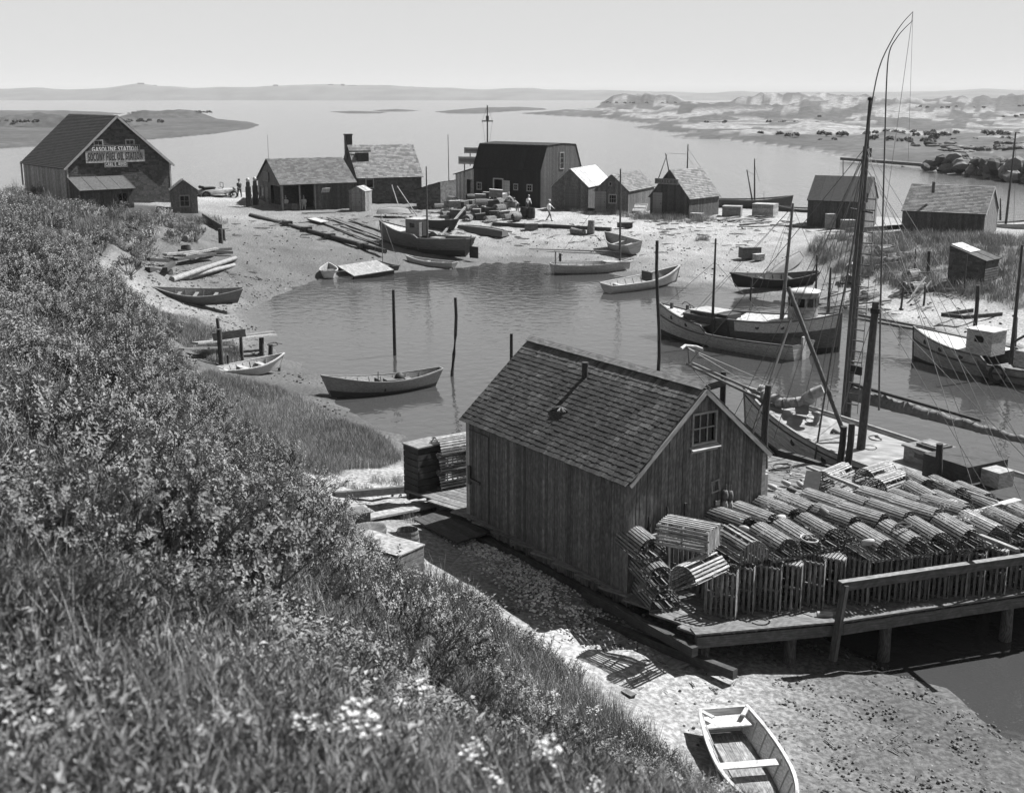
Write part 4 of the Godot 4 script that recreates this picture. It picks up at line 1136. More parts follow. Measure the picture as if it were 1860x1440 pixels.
func build_traps() -> void:
	var proto := [make_trap("lobster_trap", 501, 0, false, 0.42), make_trap("lobster_trap", 502, 0, false, 0.3), make_trap("lobster_trap", 503, 0, true, 0.36), make_trap("lobster_trap", 504, 1, true, 0.42), make_trap("lobster_trap", 505, 0, false, 0.5)]
	var fresh := [true, true, true, true, true]
	rng.seed = 90
	# dock space: x towards the water front, z across; each row: x, y, z, heading of the long axis, pose, kind
	var dx := Transform3D(turn(-0.97561), Vector3(2.561, 1.200, -25.750))
	var list := [[2.06, 0.00, -0.80, -69, 1, 0, "lobster trap standing on its end along the dock front", "traps standing along the dock front"], [2.06, 0.00, -1.30, -67, 1, 0, "lobster trap standing on its end along the dock front", "traps standing along the dock front"], [2.38, 0.00, -1.78, -66, 1, 0, "lobster trap standing on its end along the dock front", "traps standing along the dock front"], [2.55, 0.00, -2.23, -65, 1, 2, "lobster trap standing on its end along the dock front", "traps standing along the dock front"], [2.70, 0.00, -2.77, -67, 1, 0, "lobster trap standing on its end along the dock front", "traps standing along the dock front"], [2.83, 0.00, -3.27, -65, 1, 2, "lobster trap standing on its end along the dock front", "traps standing along the dock front"], [3.09, 0.00, -3.73, -76, 1, 0, "lobster trap standing on its end along the dock front", "traps standing along the dock front"], [3.29, 0.00, -4.21, -70, 1, 2, "lobster trap standing on its end along the dock front", "traps standing along the dock front"], [3.56, 0.00, -4.57, -65, 1, 0, "lobster trap standing on its end along the dock front", "traps standing along the dock front"], [3.75, 0.00, -4.96, -68, 1, 2, "lobster trap standing on its end along the dock front", "traps standing along the dock front"], [3.91, 0.00, -5.42, -65, 1, 0, "lobster trap standing on its end along the dock front", "traps standing along the dock front"], [4.09, 0.00, -5.79, -75, 1, 2, "lobster trap standing on its end along the dock front", "traps standing along the dock front"], [4.29, 0.00, -6.13, -70, 1, 0, "lobster trap standing on its end along the dock front", "traps standing along the dock front"], [4.46, 0.00, -6.67, -73, 1, 2, "lobster trap standing on its end along the dock front", "traps standing along the dock front"], [4.60, 0.00, -7.20, -69, 1, 0, "lobster trap standing on its end along the dock front", "traps standing along the dock front"], [4.77, 0.00, -7.68, -69, 1, 2, "lobster trap standing on its end along the dock front", "traps standing along the dock front"], [5.00, 0.00, -8.25, -76, 1, 0, "lobster trap standing on its end along the dock front", "traps standing along the dock front"], [1.31, 0.00, -1.25, -73, 1, 1, "lobster trap standing on end beneath the lying traps", "traps standing under the top layer"], [1.63, 0.00, -1.73, -73, 1, 1, "lobster trap standing on end beneath the lying traps", "traps standing under the top layer"], [1.80, 0.00, -2.18, -65, 1, 1, "lobster trap standing on end beneath the lying traps", "traps standing under the top layer"], [1.95, 0.00, -2.72, -67, 1, 1, "lobster trap standing on end beneath the lying traps", "traps standing under the top layer"], [2.08, 0.00, -3.22, -74, 1, 1, "lobster trap standing on end beneath the lying traps", "traps standing under the top layer"], [2.34, 0.00, -3.68, -66, 1, 1, "lobster trap standing on end beneath the lying traps", "traps standing under the top layer"], [2.54, 0.00, -4.16, -74, 1, 1, "lobster trap standing on end beneath the lying traps", "traps standing under the top layer"], [2.81, 0.00, -4.52, -69, 1, 1, "lobster trap standing on end beneath the lying traps", "traps standing under the top layer"], [3.00, 0.00, -4.91, -74, 1, 1, "lobster trap standing on end beneath the lying traps", "traps standing under the top layer"], [3.16, 0.00, -5.37, -76, 1, 1, "lobster trap standing on end beneath the lying traps", "traps standing under the top layer"], [3.34, 0.00, -5.74, -66, 1, 1, "lobster trap standing on end beneath the lying traps", "traps standing under the top layer"], [3.54, 0.00, -6.08, -73, 1, 1, "lobster trap standing on end beneath the lying traps", "traps standing under the top layer"], [3.71, 0.00, -6.62, -73, 1, 1, "lobster trap standing on end beneath the lying traps", "traps standing under the top layer"], [3.85, 0.00, -7.15, -64, 1, 1, "lobster trap standing on end beneath the lying traps", "traps standing under the top layer"], [0.47, 0.00, -1.25, -66, 1, 1, "lobster trap standing on end beneath the lying traps", "traps standing under the top layer"], [0.79, 0.00, -1.73, -73, 1, 1, "lobster trap standing on end beneath the lying traps", "traps standing under the top layer"], [0.96, 0.00, -2.18, -64, 1, 1, "lobster trap standing on end beneath the lying traps", "traps standing under the top layer"], [1.11, 0.00, -2.72, -70, 1, 1, "lobster trap standing on end beneath the lying traps", "traps standing under the top layer"], [1.24, 0.00, -3.22, -68, 1, 1, "lobster trap standing on end beneath the lying traps", "traps standing under the top layer"], [1.50, 0.00, -3.68, -74, 1, 1, "lobster trap standing on end beneath the lying traps", "traps standing under the top layer"], [1.70, 0.00, -4.16, -65, 1, 1, "lobster trap standing on end beneath the lying traps", "traps standing under the top layer"], [1.97, 0.00, -4.52, -68, 1, 1, "lobster trap standing on end beneath the lying traps", "traps standing under the top layer"], [2.16, 0.00, -4.91, -64, 1, 1, "lobster trap standing on end beneath the lying traps", "traps standing under the top layer"], [2.32, 0.00, -5.37, -65, 1, 1, "lobster trap standing on end beneath the lying traps", "traps standing under the top layer"], [2.50, 0.00, -5.74, -72, 1, 1, "lobster trap standing on end beneath the lying traps", "traps standing under the top layer"], [2.70, 0.00, -6.08, -72, 1, 1, "lobster trap standing on end beneath the lying traps", "traps standing under the top layer"], [2.87, 0.00, -6.62, -74, 1, 1, "lobster trap standing on end beneath the lying traps", "traps standing under the top layer"], [3.01, 0.00, -7.15, -74, 1, 1, "lobster trap standing on end beneath the lying traps", "traps standing under the top layer"], [1.67, 1.09, -1.76, -12, 0, 2, "lobster trap lying in the top layer of the dock stack", "traps lying in the top layer"], [1.98, 1.09, -2.45, -14, 0, 0, "lobster trap lying in the top layer of the dock stack", "traps lying in the top layer"], [2.05, 1.09, -3.04, -16, 0, 0, "lobster trap lying in the top layer of the dock stack", "traps lying in the top layer"], [2.08, 1.09, -3.75, -14, 0, 1, "lobster trap lying in the top layer of the dock stack", "traps lying in the top layer"], [3.21, 1.09, -4.20, -17, 0, 0, "lobster trap lying in the top layer of the dock stack", "traps lying in the top layer"], [3.43, 1.09, -4.89, -19, 0, 0, "lobster trap lying in the top layer of the dock stack", "traps lying in the top layer"], [3.58, 1.09, -5.54, -20, 0, 1, "lobster trap lying in the top layer of the dock stack", "traps lying in the top layer"], [3.83, 1.09, -6.27, -21, 0, 0, "lobster trap lying in the top layer of the dock stack", "traps lying in the top layer"], [4.00, 1.09, -6.96, -17, 0, 4, "lobster trap lying in the top layer of the dock stack", "traps lying in the top layer"], [4.15, 1.09, -7.63, -16, 0, 1, "lobster trap lying in the top layer of the dock stack", "traps lying in the top layer"], [4.32, 1.09, -8.35, -16, 0, 0, "lobster trap lying in the top layer of the dock stack", "traps lying in the top layer"], [0.47, 1.09, -2.59, 3, 0, 1, "lobster trap lying in the top layer of the dock stack", "traps lying in the top layer"], [0.63, 1.09, -3.22, -0, 0, 0, "lobster trap lying in the top layer of the dock stack", "traps lying in the top layer"], [0.66, 1.09, -3.94, -4, 0, 1, "lobster trap lying in the top layer of the dock stack", "traps lying in the top layer"], [0.67, 1.09, -4.58, -8, 0, 0, "lobster trap lying in the top layer of the dock stack", "traps lying in the top layer"], [1.78, 1.09, -4.64, -1, 0, 1, "lobster trap lying in the top layer of the dock stack", "traps lying in the top layer"], [2.02, 1.09, -5.27, 4, 0, 0, "lobster trap lying in the top layer of the dock stack", "traps lying in the top layer"], [2.24, 1.09, -5.92, -1, 0, 1, "lobster trap lying in the top layer of the dock stack", "traps lying in the top layer"], [2.49, 1.09, -6.57, 3, 0, 0, "lobster trap lying in the top layer of the dock stack", "traps lying in the top layer"], [2.72, 1.09, -7.32, 2, 0, 1, "lobster trap lying in the top layer of the dock stack", "traps lying in the top layer"], [0.87, 1.09, -5.30, -0, 0, 0, "lobster trap lying in the top layer of the dock stack", "traps lying in the top layer"], [1.16, 1.09, -5.86, -4, 0, 1, "lobster trap lying in the top layer of the dock stack", "traps lying in the top layer"], [1.50, 1.09, -6.58, 2, 0, 0, "lobster trap lying in the top layer of the dock stack", "traps lying in the top layer"], [-2.50, 0.00, -9.34, -81, 0, 4, "sunlit lobster trap in the low stack at the back of the dock", "traps stacked at the back of the dock"], [-1.52, 0.00, -9.20, -82, 0, 4, "sunlit lobster trap in the low stack at the back of the dock", "traps stacked at the back of the dock"], [-0.71, 0.00, -9.04, -89, 0, 4, "sunlit lobster trap in the low stack at the back of the dock", "traps stacked at the back of the dock"], [-1.45, 0.00, -10.36, -82, 0, 4, "sunlit lobster trap in the low stack at the back of the dock", "traps stacked at the back of the dock"], [-1.84, 0.50, -8.72, -78, 0, 4, "sunlit lobster trap in the low stack at the back of the dock", "traps stacked at the back of the dock"], [-1.84, 0.00, -8.62, -74, 0, 1, "sunlit lobster trap in the low stack at the back of the dock", "traps stacked at the back of the dock"], [-1.32, 0.50, -9.84, -84, 0, 4, "sunlit lobster trap in the low stack at the back of the dock", "traps stacked at the back of the dock"], [-1.32, 0.00, -9.74, -80, 0, 1, "sunlit lobster trap in the low stack at the back of the dock", "traps stacked at the back of the dock"], [-0.55, 0.50, -9.39, -83, 0, 4, "sunlit lobster trap in the low stack at the back of the dock", "traps stacked at the back of the dock"], [-0.55, 0.00, -9.29, -79, 0, 1, "sunlit lobster trap in the low stack at the back of the dock", "traps stacked at the back of the dock"], [2.50, 0.90, -7.40, -90, 0, 4, "sunlit lobster trap in the low stack at the back of the dock", "traps stacked at the back of the dock"], [2.50, 0.00, -7.30, -86, 0, 1, "sunlit lobster trap in the low stack at the back of the dock", "traps stacked at the back of the dock"], [3.29, 0.90, -7.24, -91, 0, 4, "sunlit lobster trap in the low stack at the back of the dock", "traps stacked at the back of the dock"], [3.29, 0.00, -7.14, -87, 0, 1, "sunlit lobster trap in the low stack at the back of the dock", "traps stacked at the back of the dock"], [3.82, 0.90, -7.95, -176, 0, 1, "sunlit lobster trap in the low stack at the back of the dock", "traps stacked at the back of the dock"], [3.82, 0.00, -7.85, -172, 0, 1, "sunlit lobster trap in the low stack at the back of the dock", "traps stacked at the back of the dock"], [3.44, 0.90, -7.67, 178, 0, 0, "sunlit lobster trap in the low stack at the back of the dock", "traps stacked at the back of the dock"], [3.44, 0.00, -7.57, 182, 0, 1, "sunlit lobster trap in the low stack at the back of the dock", "traps stacked at the back of the dock"], [-0.23, 0.50, -10.04, 162, 0, 1, "sunlit lobster trap in the low stack at the back of the dock", "traps stacked at the back of the dock"], [-0.23, 0.00, -9.94, 166, 0, 1, "sunlit lobster trap in the low stack at the back of the dock", "traps stacked at the back of the dock"], [0.67, 0.50, -10.18, 164, 0, 1, "sunlit lobster trap in the low stack at the back of the dock", "traps stacked at the back of the dock"], [0.67, 0.00, -10.08, 168, 0, 1, "sunlit lobster trap in the low stack at the back of the dock", "traps stacked at the back of the dock"], [0.63, 0.50, -9.22, 160, 0, 0, "sunlit lobster trap in the low stack at the back of the dock", "traps stacked at the back of the dock"], [0.63, 0.00, -9.12, 164, 0, 1, "sunlit lobster trap in the low stack at the back of the dock", "traps stacked at the back of the dock"], [1.52, 0.50, -9.18, 168, 0, 0, "sunlit lobster trap in the low stack at the back of the dock", "traps stacked at the back of the dock"], [1.52, 0.00, -9.08, 172, 0, 1, "sunlit lobster trap in the low stack at the back of the dock", "traps stacked at the back of the dock"], [0.92, 0.50, -8.46, 175, 0, 0, "sunlit lobster trap in the low stack at the back of the dock", "traps stacked at the back of the dock"], [0.92, 0.00, -8.36, 179, 0, 1, "sunlit lobster trap in the low stack at the back of the dock", "traps stacked at the back of the dock"], [0.81, 0.20, -11.13, 166, 0, 0, "sunlit lobster trap in the low stack at the back of the dock", "traps stacked at the back of the dock"], [1.54, 0.20, -10.58, 166, 0, 1, "sunlit lobster trap in the low stack at the back of the dock", "traps stacked at the back of the dock"], [3.44, 0.60, -8.79, 161, 0, 0, "sunlit lobster trap in the low stack at the back of the dock", "traps stacked at the back of the dock"], [3.44, 0.00, -8.69, 165, 0, 1, "sunlit lobster trap in the low stack at the back of the dock", "traps stacked at the back of the dock"], [3.79, 0.60, -9.44, 163, 0, 0, "sunlit lobster trap in the low stack at the back of the dock", "traps stacked at the back of the dock"], [3.79, 0.00, -9.34, 167, 0, 1, "sunlit lobster trap in the low stack at the back of the dock", "traps stacked at the back of the dock"], [1.69, 1.62, -0.23, 25, 0, 3, "square lobster trap perched on top of the heap at the shed corner", ""], [2.35, 1.08, -0.02, -78, 2, 4, "tilted pale lobster trap below the square one at the shed corner", ""], [0.60, 0.52, -0.19, -20, 0, 1, "lobster trap with open head in the heap against the shed corner", "traps heaped at the shed corner"], [0.68, 0.00, -0.26, -20, 0, 1, "lobster trap with open head in the heap against the shed corner", "traps heaped at the shed corner"], [0.24, 1.04, -0.15, -15, 0, 1, "lobster trap with open head in the heap against the shed corner", "traps heaped at the shed corner"], [-8.95, 0.00, -0.93, 87, 0, 4, "pale lobster trap in the tall stack behind the shed", "traps stacked behind the shed"], [-8.97, 0.00, -1.67, 88, 0, 4, "pale lobster trap in the tall stack behind the shed", "traps stacked behind the shed"], [-8.99, 0.00, -2.41, 91, 0, 4, "pale lobster trap in the tall stack behind the shed", "traps stacked behind the shed"], [-8.93, 0.50, -0.93, 86, 0, 4, "pale lobster trap in the tall stack behind the shed", "traps stacked behind the shed"], [-8.95, 0.50, -1.67, 91, 0, 4, "pale lobster trap in the tall stack behind the shed", "traps stacked behind the shed"], [-8.97, 0.50, -2.41, 89, 0, 4, "pale lobster trap in the tall stack behind the shed", "traps stacked behind the shed"], [-8.91, 1.00, -0.93, 88, 0, 4, "pale lobster trap in the tall stack behind the shed", "traps stacked behind the shed"], [-8.93, 1.00, -1.67, 93, 0, 4, "pale lobster trap in the tall stack behind the shed", "traps stacked behind the shed"], [-8.95, 1.00, -2.41, 90, 0, 4, "pale lobster trap in the tall stack behind the shed", "traps stacked behind the shed"]]
	for q in list:
		var k: int = q[5]
		var bs := Basis.IDENTITY
		var lift := 0.0
		if q[4] == 1:          # standing on its end
			bs = Basis(Vector3(0, 0, 1), PI * 0.5)
			bs = turn(deg_to_rad(q[3])) * bs
			lift = TL * 0.5
		else:
			bs = turn(deg_to_rad(q[3])).scaled_local(Vector3(1.1, 1, 1))
			if q[4] == 2: bs = bs * Basis(Vector3.RIGHT, 0.5)
		var at: Vector3 = dx * Vector3(q[0], q[1] + lift + 0.004, q[2])
		var label: String = q[6]
		var group: String = q[7]
		if fresh[k]:
			fresh[k] = false
			proto[k].transform = Transform3D(dx.basis * bs, at)
			proto[k].set_meta("label", label)
			proto[k].set_meta("group", group)
		else:
			copy(proto[k], at, dx.basis * bs, label, group)
	for k in 5:
		if fresh[k]: proto[k].free()

# ------------------------------------------------------------------ houses
# walls of boards (style 0) or shingle courses (style 1); ex runs along the wall, top gives the height there, holes are [u0, u1, y0, y1]
func clad(b: MB, o: Vector3, ex: Vector3, nrm: Vector3, w: float, top: Callable, style: int, tone: float, holes: Array, step := 0.22) -> void:
	if style == 0:
		var n := maxi(2, int(w / step))
		var s := w / n
		for i in n:
			var u0 := i * s + 0.006
			var u1 := (i + 1) * s - 0.006
			var um := (u0 + u1) * 0.5
			var spans := [[-0.15, 99.0]]
			for h in holes:
				if um > h[0] and um < h[1]:
					var out := []
					for sp in spans:
						if h[2] > sp[0]: out.append([sp[0], minf(sp[1], h[2])])
						if h[3] < sp[1]: out.append([maxf(sp[0], h[3]), sp[1]])
					spans = out
			var c := tone * rf(0.68, 1.3)
			for sp in spans:
				var y1a: float = minf(sp[1], top.call(u0))
				var y1b: float = minf(sp[1], top.call(u1))
				if y1a - sp[0] < 0.02 and y1b - sp[0] < 0.02: continue
				var d := nrm * rf(0.028, 0.04)
				var a := o + ex * u0
				var e := o + ex * u1
				var up0: Vector3 = Vector3.UP * float(sp[0])
				b.hexa([a + up0 + d, a + Vector3.UP * y1a + d, a + Vector3.UP * y1a, a + up0, e + up0 + d, e + Vector3.UP * y1b + d, e + Vector3.UP * y1b, e + up0], c, Vector2(rf(0, 9), rf(0, 9)))
	else:
		var y := -0.1
		while y < 12.0:
			var yb := y + 0.15
			var u := 0.0
			var any := false
			while u < w:
				var u2: float = minf(w, u + rf(0.12, 0.42))
				var um := (u + u2) * 0.5
				var cut := false
				for h in holes:
					if um > h[0] and um < h[1] and y + 0.07 > h[2] and y + 0.07 < h[3]: cut = true
				var ta: float = top.call(u)
				var tb: float = top.call(u2)
				if maxf(ta, tb) > y: any = true
				if not cut and maxf(ta, tb) > y:
					var ya := clampf(ta, y, yb)
					var yc := clampf(tb, y, yb)
					var c := tone * rf(0.6, 1.4)
					b.quad(o + ex * u + Vector3.UP * y + nrm * 0.04, o + ex * u2 + Vector3.UP * y + nrm * 0.04, o + ex * u2 + Vector3.UP * yc + nrm * 0.018, o + ex * u + Vector3.UP * ya + nrm * 0.018, c, Vector2(rf(0, 9), rf(0, 9)))
					b.quad(o + ex * u + Vector3.UP * y, o + ex * u2 + Vector3.UP * y, o + ex * u2 + Vector3.UP * y + nrm * 0.04, o + ex * u + Vector3.UP * y + nrm * 0.04, c)
				u = u2
			if not any: break
			y += 0.15

# one roof slope from ridge to eave; style 0 shingle courses, 1 tar paper rolls, 2 seamed sheets
func slope(b: MB, r0: Vector3, r1: Vector3, down: Vector3, style: int, tone: float) -> void:
	var ln := down.length()
	var dn := down / ln
	var ax := (r1 - r0).normalized()
	var w := r0.distance_to(r1)
	var nrm := ax.cross(dn).normalized()
	if nrm.y < 0.0: nrm = -nrm
	b.hexa([r0 + down, r1 + down, r1, r0, r0 + down + nrm * 0.05, r1 + down + nrm * 0.05, r1 + nrm * 0.05, r0 + nrm * 0.05], tone * 0.6)
	if style == 0:
		var n := int(ln / 0.17)
		for i in n:
			var s0 := ln * i / n
			var s1 := ln * (i + 1) / n
			var x := 0.0
			while x < w:
				var x2: float = minf(w, x + rf(0.14, 0.5))
				var p := r0 + ax * x
				var q := r0 + ax * x2
				var c := tone * rf(0.6, 1.4)
				b.quad(p + dn * s1 + nrm * 0.085, q + dn * s1 + nrm * 0.085, q + dn * s0 + nrm * 0.057, p + dn * s0 + nrm * 0.057, c, Vector2(rf(0, 9), rf(0, 9)))
				b.quad(p + dn * s1 + nrm * 0.05, q + dn * s1 + nrm * 0.05, q + dn * s1 + nrm * 0.085, p + dn * s1 + nrm * 0.085, c)
				x = x2
	else:
		var n := maxi(2, int(w / (0.95 if style == 1 else 0.62)))
		for i in n:
			var p := r0 + ax * (w * i / n)
			var q := r0 + ax * (w * (i + 1) / n)
			b.quad(p + down + nrm * 0.058, q + down + nrm * 0.058, q + nrm * 0.058, p + nrm * 0.058, tone * rf(0.8, 1.2), Vector2(rf(0, 9), 0))
			b.beam(q + nrm * 0.066 - ax * 0.02, q + down + nrm * 0.066 - ax * 0.02, 0.045, 0.028, tone * rf(0.7, 1.6), nrm)

func house(called: String, label: String, at: Vector3, yaw: float, gw: float, dl: float, prof: Array, wall_style: int, wall: float, roof_style: int, roof: float, holes := [], over := 0.22, trim := 0.0, front_tone := -1.0) -> Node3D:
	rng.seed = int(absf(at.x * 100.0 + at.z))
	var t := thing(called, label, "building", at, yaw)
	var top := func(u: float) -> float:
		for k in prof.size() - 1:
			if u <= prof[k + 1].x + 0.0001: return lerpf(prof[k].y, prof[k + 1].y, clampf((u - prof[k].x) / maxf(0.001, prof[k + 1].x - prof[k].x), 0.0, 1.0))
		return prof[-1].y
	var pick := func(k: String) -> Array:
		var r := []
		for h in holes:
			if h[0] == k: r.append([h[1], h[2], h[3], h[4]])
		return r
	var e0: float = prof[0].y
	var e1: float = prof[-1].y
	var hf := func(_u: float) -> float: return e0
	var hg := func(_u: float) -> float: return e1
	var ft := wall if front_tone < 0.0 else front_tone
	var mw: Material = M.wood if wall_style == 0 else M.shingle
	var b := MB.new()
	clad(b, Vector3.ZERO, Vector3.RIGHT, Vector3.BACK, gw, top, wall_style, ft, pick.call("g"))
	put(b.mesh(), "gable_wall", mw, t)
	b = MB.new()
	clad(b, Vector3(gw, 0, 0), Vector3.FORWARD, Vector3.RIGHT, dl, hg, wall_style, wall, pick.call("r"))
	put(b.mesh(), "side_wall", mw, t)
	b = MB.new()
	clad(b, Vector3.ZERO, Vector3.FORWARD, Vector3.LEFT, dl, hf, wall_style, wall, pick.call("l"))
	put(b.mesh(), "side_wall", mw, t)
	b = MB.new()
	clad(b, Vector3(0, 0, -dl), Vector3.RIGHT, Vector3.FORWARD, gw, top, wall_style, wall, [])
	put(b.mesh(), "gable_wall", mw, t)
	b = MB.new()
	b.bx(Vector3(gw * 0.5, -0.1, -dl * 0.5), Vector3(gw - 0.02, 0.18, dl - 0.02), 0.08)
	put(b.mesh(), "floor", M.wood, t)
	for k in prof.size() - 1:
		var p: Vector2 = prof[k]
		var q: Vector2 = prof[k + 1]
		if absf(p.x - q.x) < 0.001: continue
		b = MB.new()
		var hi := p if p.y >= q.y else q
		var lo := q if p.y >= q.y else p
		var dv := Vector3(lo.x - hi.x, lo.y - hi.y, 0)
		if k == 0 or k == prof.size() - 2: dv += dv.normalized() * over
		slope(b, Vector3(hi.x, hi.y, over * 0.7), Vector3(hi.x, hi.y, -dl - over * 0.7), dv, roof_style, roof)
		put(b.mesh(), "roof", M.shingle if roof_style == 0 else M.tarpaper, t)
		if trim > 0.0:
			b = MB.new()
			var f := Vector3(0, 0, over * 0.7 + 0.02)
			b.beam(Vector3(hi.x, hi.y, 0) + f - Vector3.UP * 0.05, Vector3(hi.x, hi.y, 0) + dv + f - Vector3.UP * 0.05, 0.03, 0.17, trim)
			put(b.mesh(), "rake_board", M.paint_flat, t)
	if trim > 0.0:
		for x in [0.0, gw]:
			b = MB.new()
			var h: float = top.call(x)
			b.bx(Vector3(x + (0.05 if x == 0.0 else -0.05), h * 0.5 - 0.05, 0.045), Vector3(0.14, h, 0.03), trim)
			put(b.mesh(), "corner_board", M.paint_flat, t)
	return t

func gable(gw: float, e: float, r: float) -> Array:
	return [Vector2(0, e), Vector2(gw * 0.5, r), Vector2(gw, e)]

func face(t: Node3D, wall: String, gw: float, u: float, y: float) -> Transform3D:
	if wall == "g": return Transform3D(Basis.IDENTITY, Vector3(u, y, 0.045))
	if wall == "r": return Transform3D(turn(PI * 0.5), Vector3(gw + 0.045, y, -u))
	return Transform3D(turn(-PI * 0.5), Vector3(-0.045, y, -u))

func window(t: Node3D, wall: String, gw: float, u: float, y: float, w: float, h: float, tone: float, nx := 2, ny := 2) -> void:
	var n := Node3D.new()
	n.name = "window"
	t.add_child(n, true)
	n.transform = face(t, wall, gw, u, y)
	var b := MB.new()
	b.bx(Vector3(0, 0, -0.01), Vector3(w, h, 0.02), 1.0)
	put(b.mesh(), "pane", M.glass, n)
	b = MB.new()
	for s in [-1.0, 1.0]:
		b.bx(Vector3(s * w * 0.5, 0, 0.02), Vector3(0.09, h + 0.18, 0.06), tone)
		b.bx(Vector3(0, s * h * 0.5 + s * 0.045, 0.022), Vector3(w - 0.092, 0.09, 0.06), tone)
	for i in range(1, nx): b.bx(Vector3(-w * 0.5 + w * i / nx, 0, 0.01), Vector3(0.035, h, 0.03), tone * 0.7)
	for i in range(1, ny): b.bx(Vector3(0, -h * 0.5 + h * i / ny, 0.011), Vector3(w, 0.035, 0.03), tone * 0.7)
	put(b.mesh(), "window_frame", M.paint_flat, n)

func door(t: Node3D, wall: String, gw: float, u: float, y: float, w: float, h: float, tone: float, swing := 0.0) -> void:
	var tr := face(t, wall, gw, u, y)
	var b := MB.new()
	var n := int(w / 0.18)
	for i in n: b.bx(Vector3((i + 0.5) * w / n, 0, 0.02), Vector3(w / n - 0.008, h, 0.035), tone * rf(0.85, 1.1))
	var o := put(b.mesh(), "door", M.paint_flat, t, tr * Transform3D(turn(swing), Vector3(-w * 0.5, 0, 0)))
	var k := MB.new()
	k.bx(Vector3(w - 0.1, 0, 0.06), Vector3(0.05, 0.14, 0.05), 0.05)
	put(k.mesh(), "handle", M.iron, o)

func jamb(t: Node3D, wall: String, gw: float, u: float, y: float, w: float, h: float, tone: float) -> void:
	var b := MB.new()
	for s in [-1.0, 1.0]: b.bx(Vector3(s * (w * 0.5 + 0.06), 0, 0.02), Vector3(0.12, h + 0.2, 0.06), tone)
	b.bx(Vector3(0, h * 0.5 + 0.05, 0.022), Vector3(w, 0.12, 0.06), tone)
	put(b.mesh(), "door_frame", M.paint_flat, t, face(t, wall, gw, u, y))

func sign_board(label: String, tr: Transform3D, w: float, h: float, board: float, ink: float, words: String, size: float, frame := -1.0) -> Node3D:
	var t := thing("sign", label, "sign")
	t.transform = tr
	var b := MB.new()
	b.bx(Vector3(0, 0, 0.02), Vector3(w, h, 0.04), board)
	put(b.mesh(), "board", M.paint, t)
	if frame >= 0.0:
		b = MB.new()
		for s in [-1.0, 1.0]:
			b.bx(Vector3(0, s * h * 0.5, 0.03), Vector3(w + 0.06, 0.05, 0.06), frame)
			b.bx(Vector3(s * w * 0.5, 0, 0.031), Vector3(0.05, h, 0.06), frame)
		put(b.mesh(), "sign_frame", M.paint, t)
	if words:
		var tm := TextMesh.new()
		var f := SystemFont.new()
		f.font_names = PackedStringArray(["Droid Sans"])
		f.font_weight = 700
		tm.font = f
		tm.text = words
		tm.font_size = 48
		tm.pixel_size = size / 36.0
		tm.depth = 0.015
		var box := tm.get_aabb()
		var sx: float = minf(3.0, (w * 0.93) / maxf(0.01, box.size.x))
		var m := plain(0.7, false, ink)
		var o := put(tm, "lettering", m, t, Transform3D(Basis.IDENTITY.scaled(Vector3(sx, 1.0, 1.0)), Vector3(-(box.position.x + box.size.x * 0.5) * sx, -(box.position.y + box.size.y * 0.5), 0.05)))
		o.scale = Vector3(sx, (h * 0.68) / maxf(0.01, box.size.y), 1.0)
		o.position.y = -(box.position.y + box.size.y * 0.5) * o.scale.y
	return t

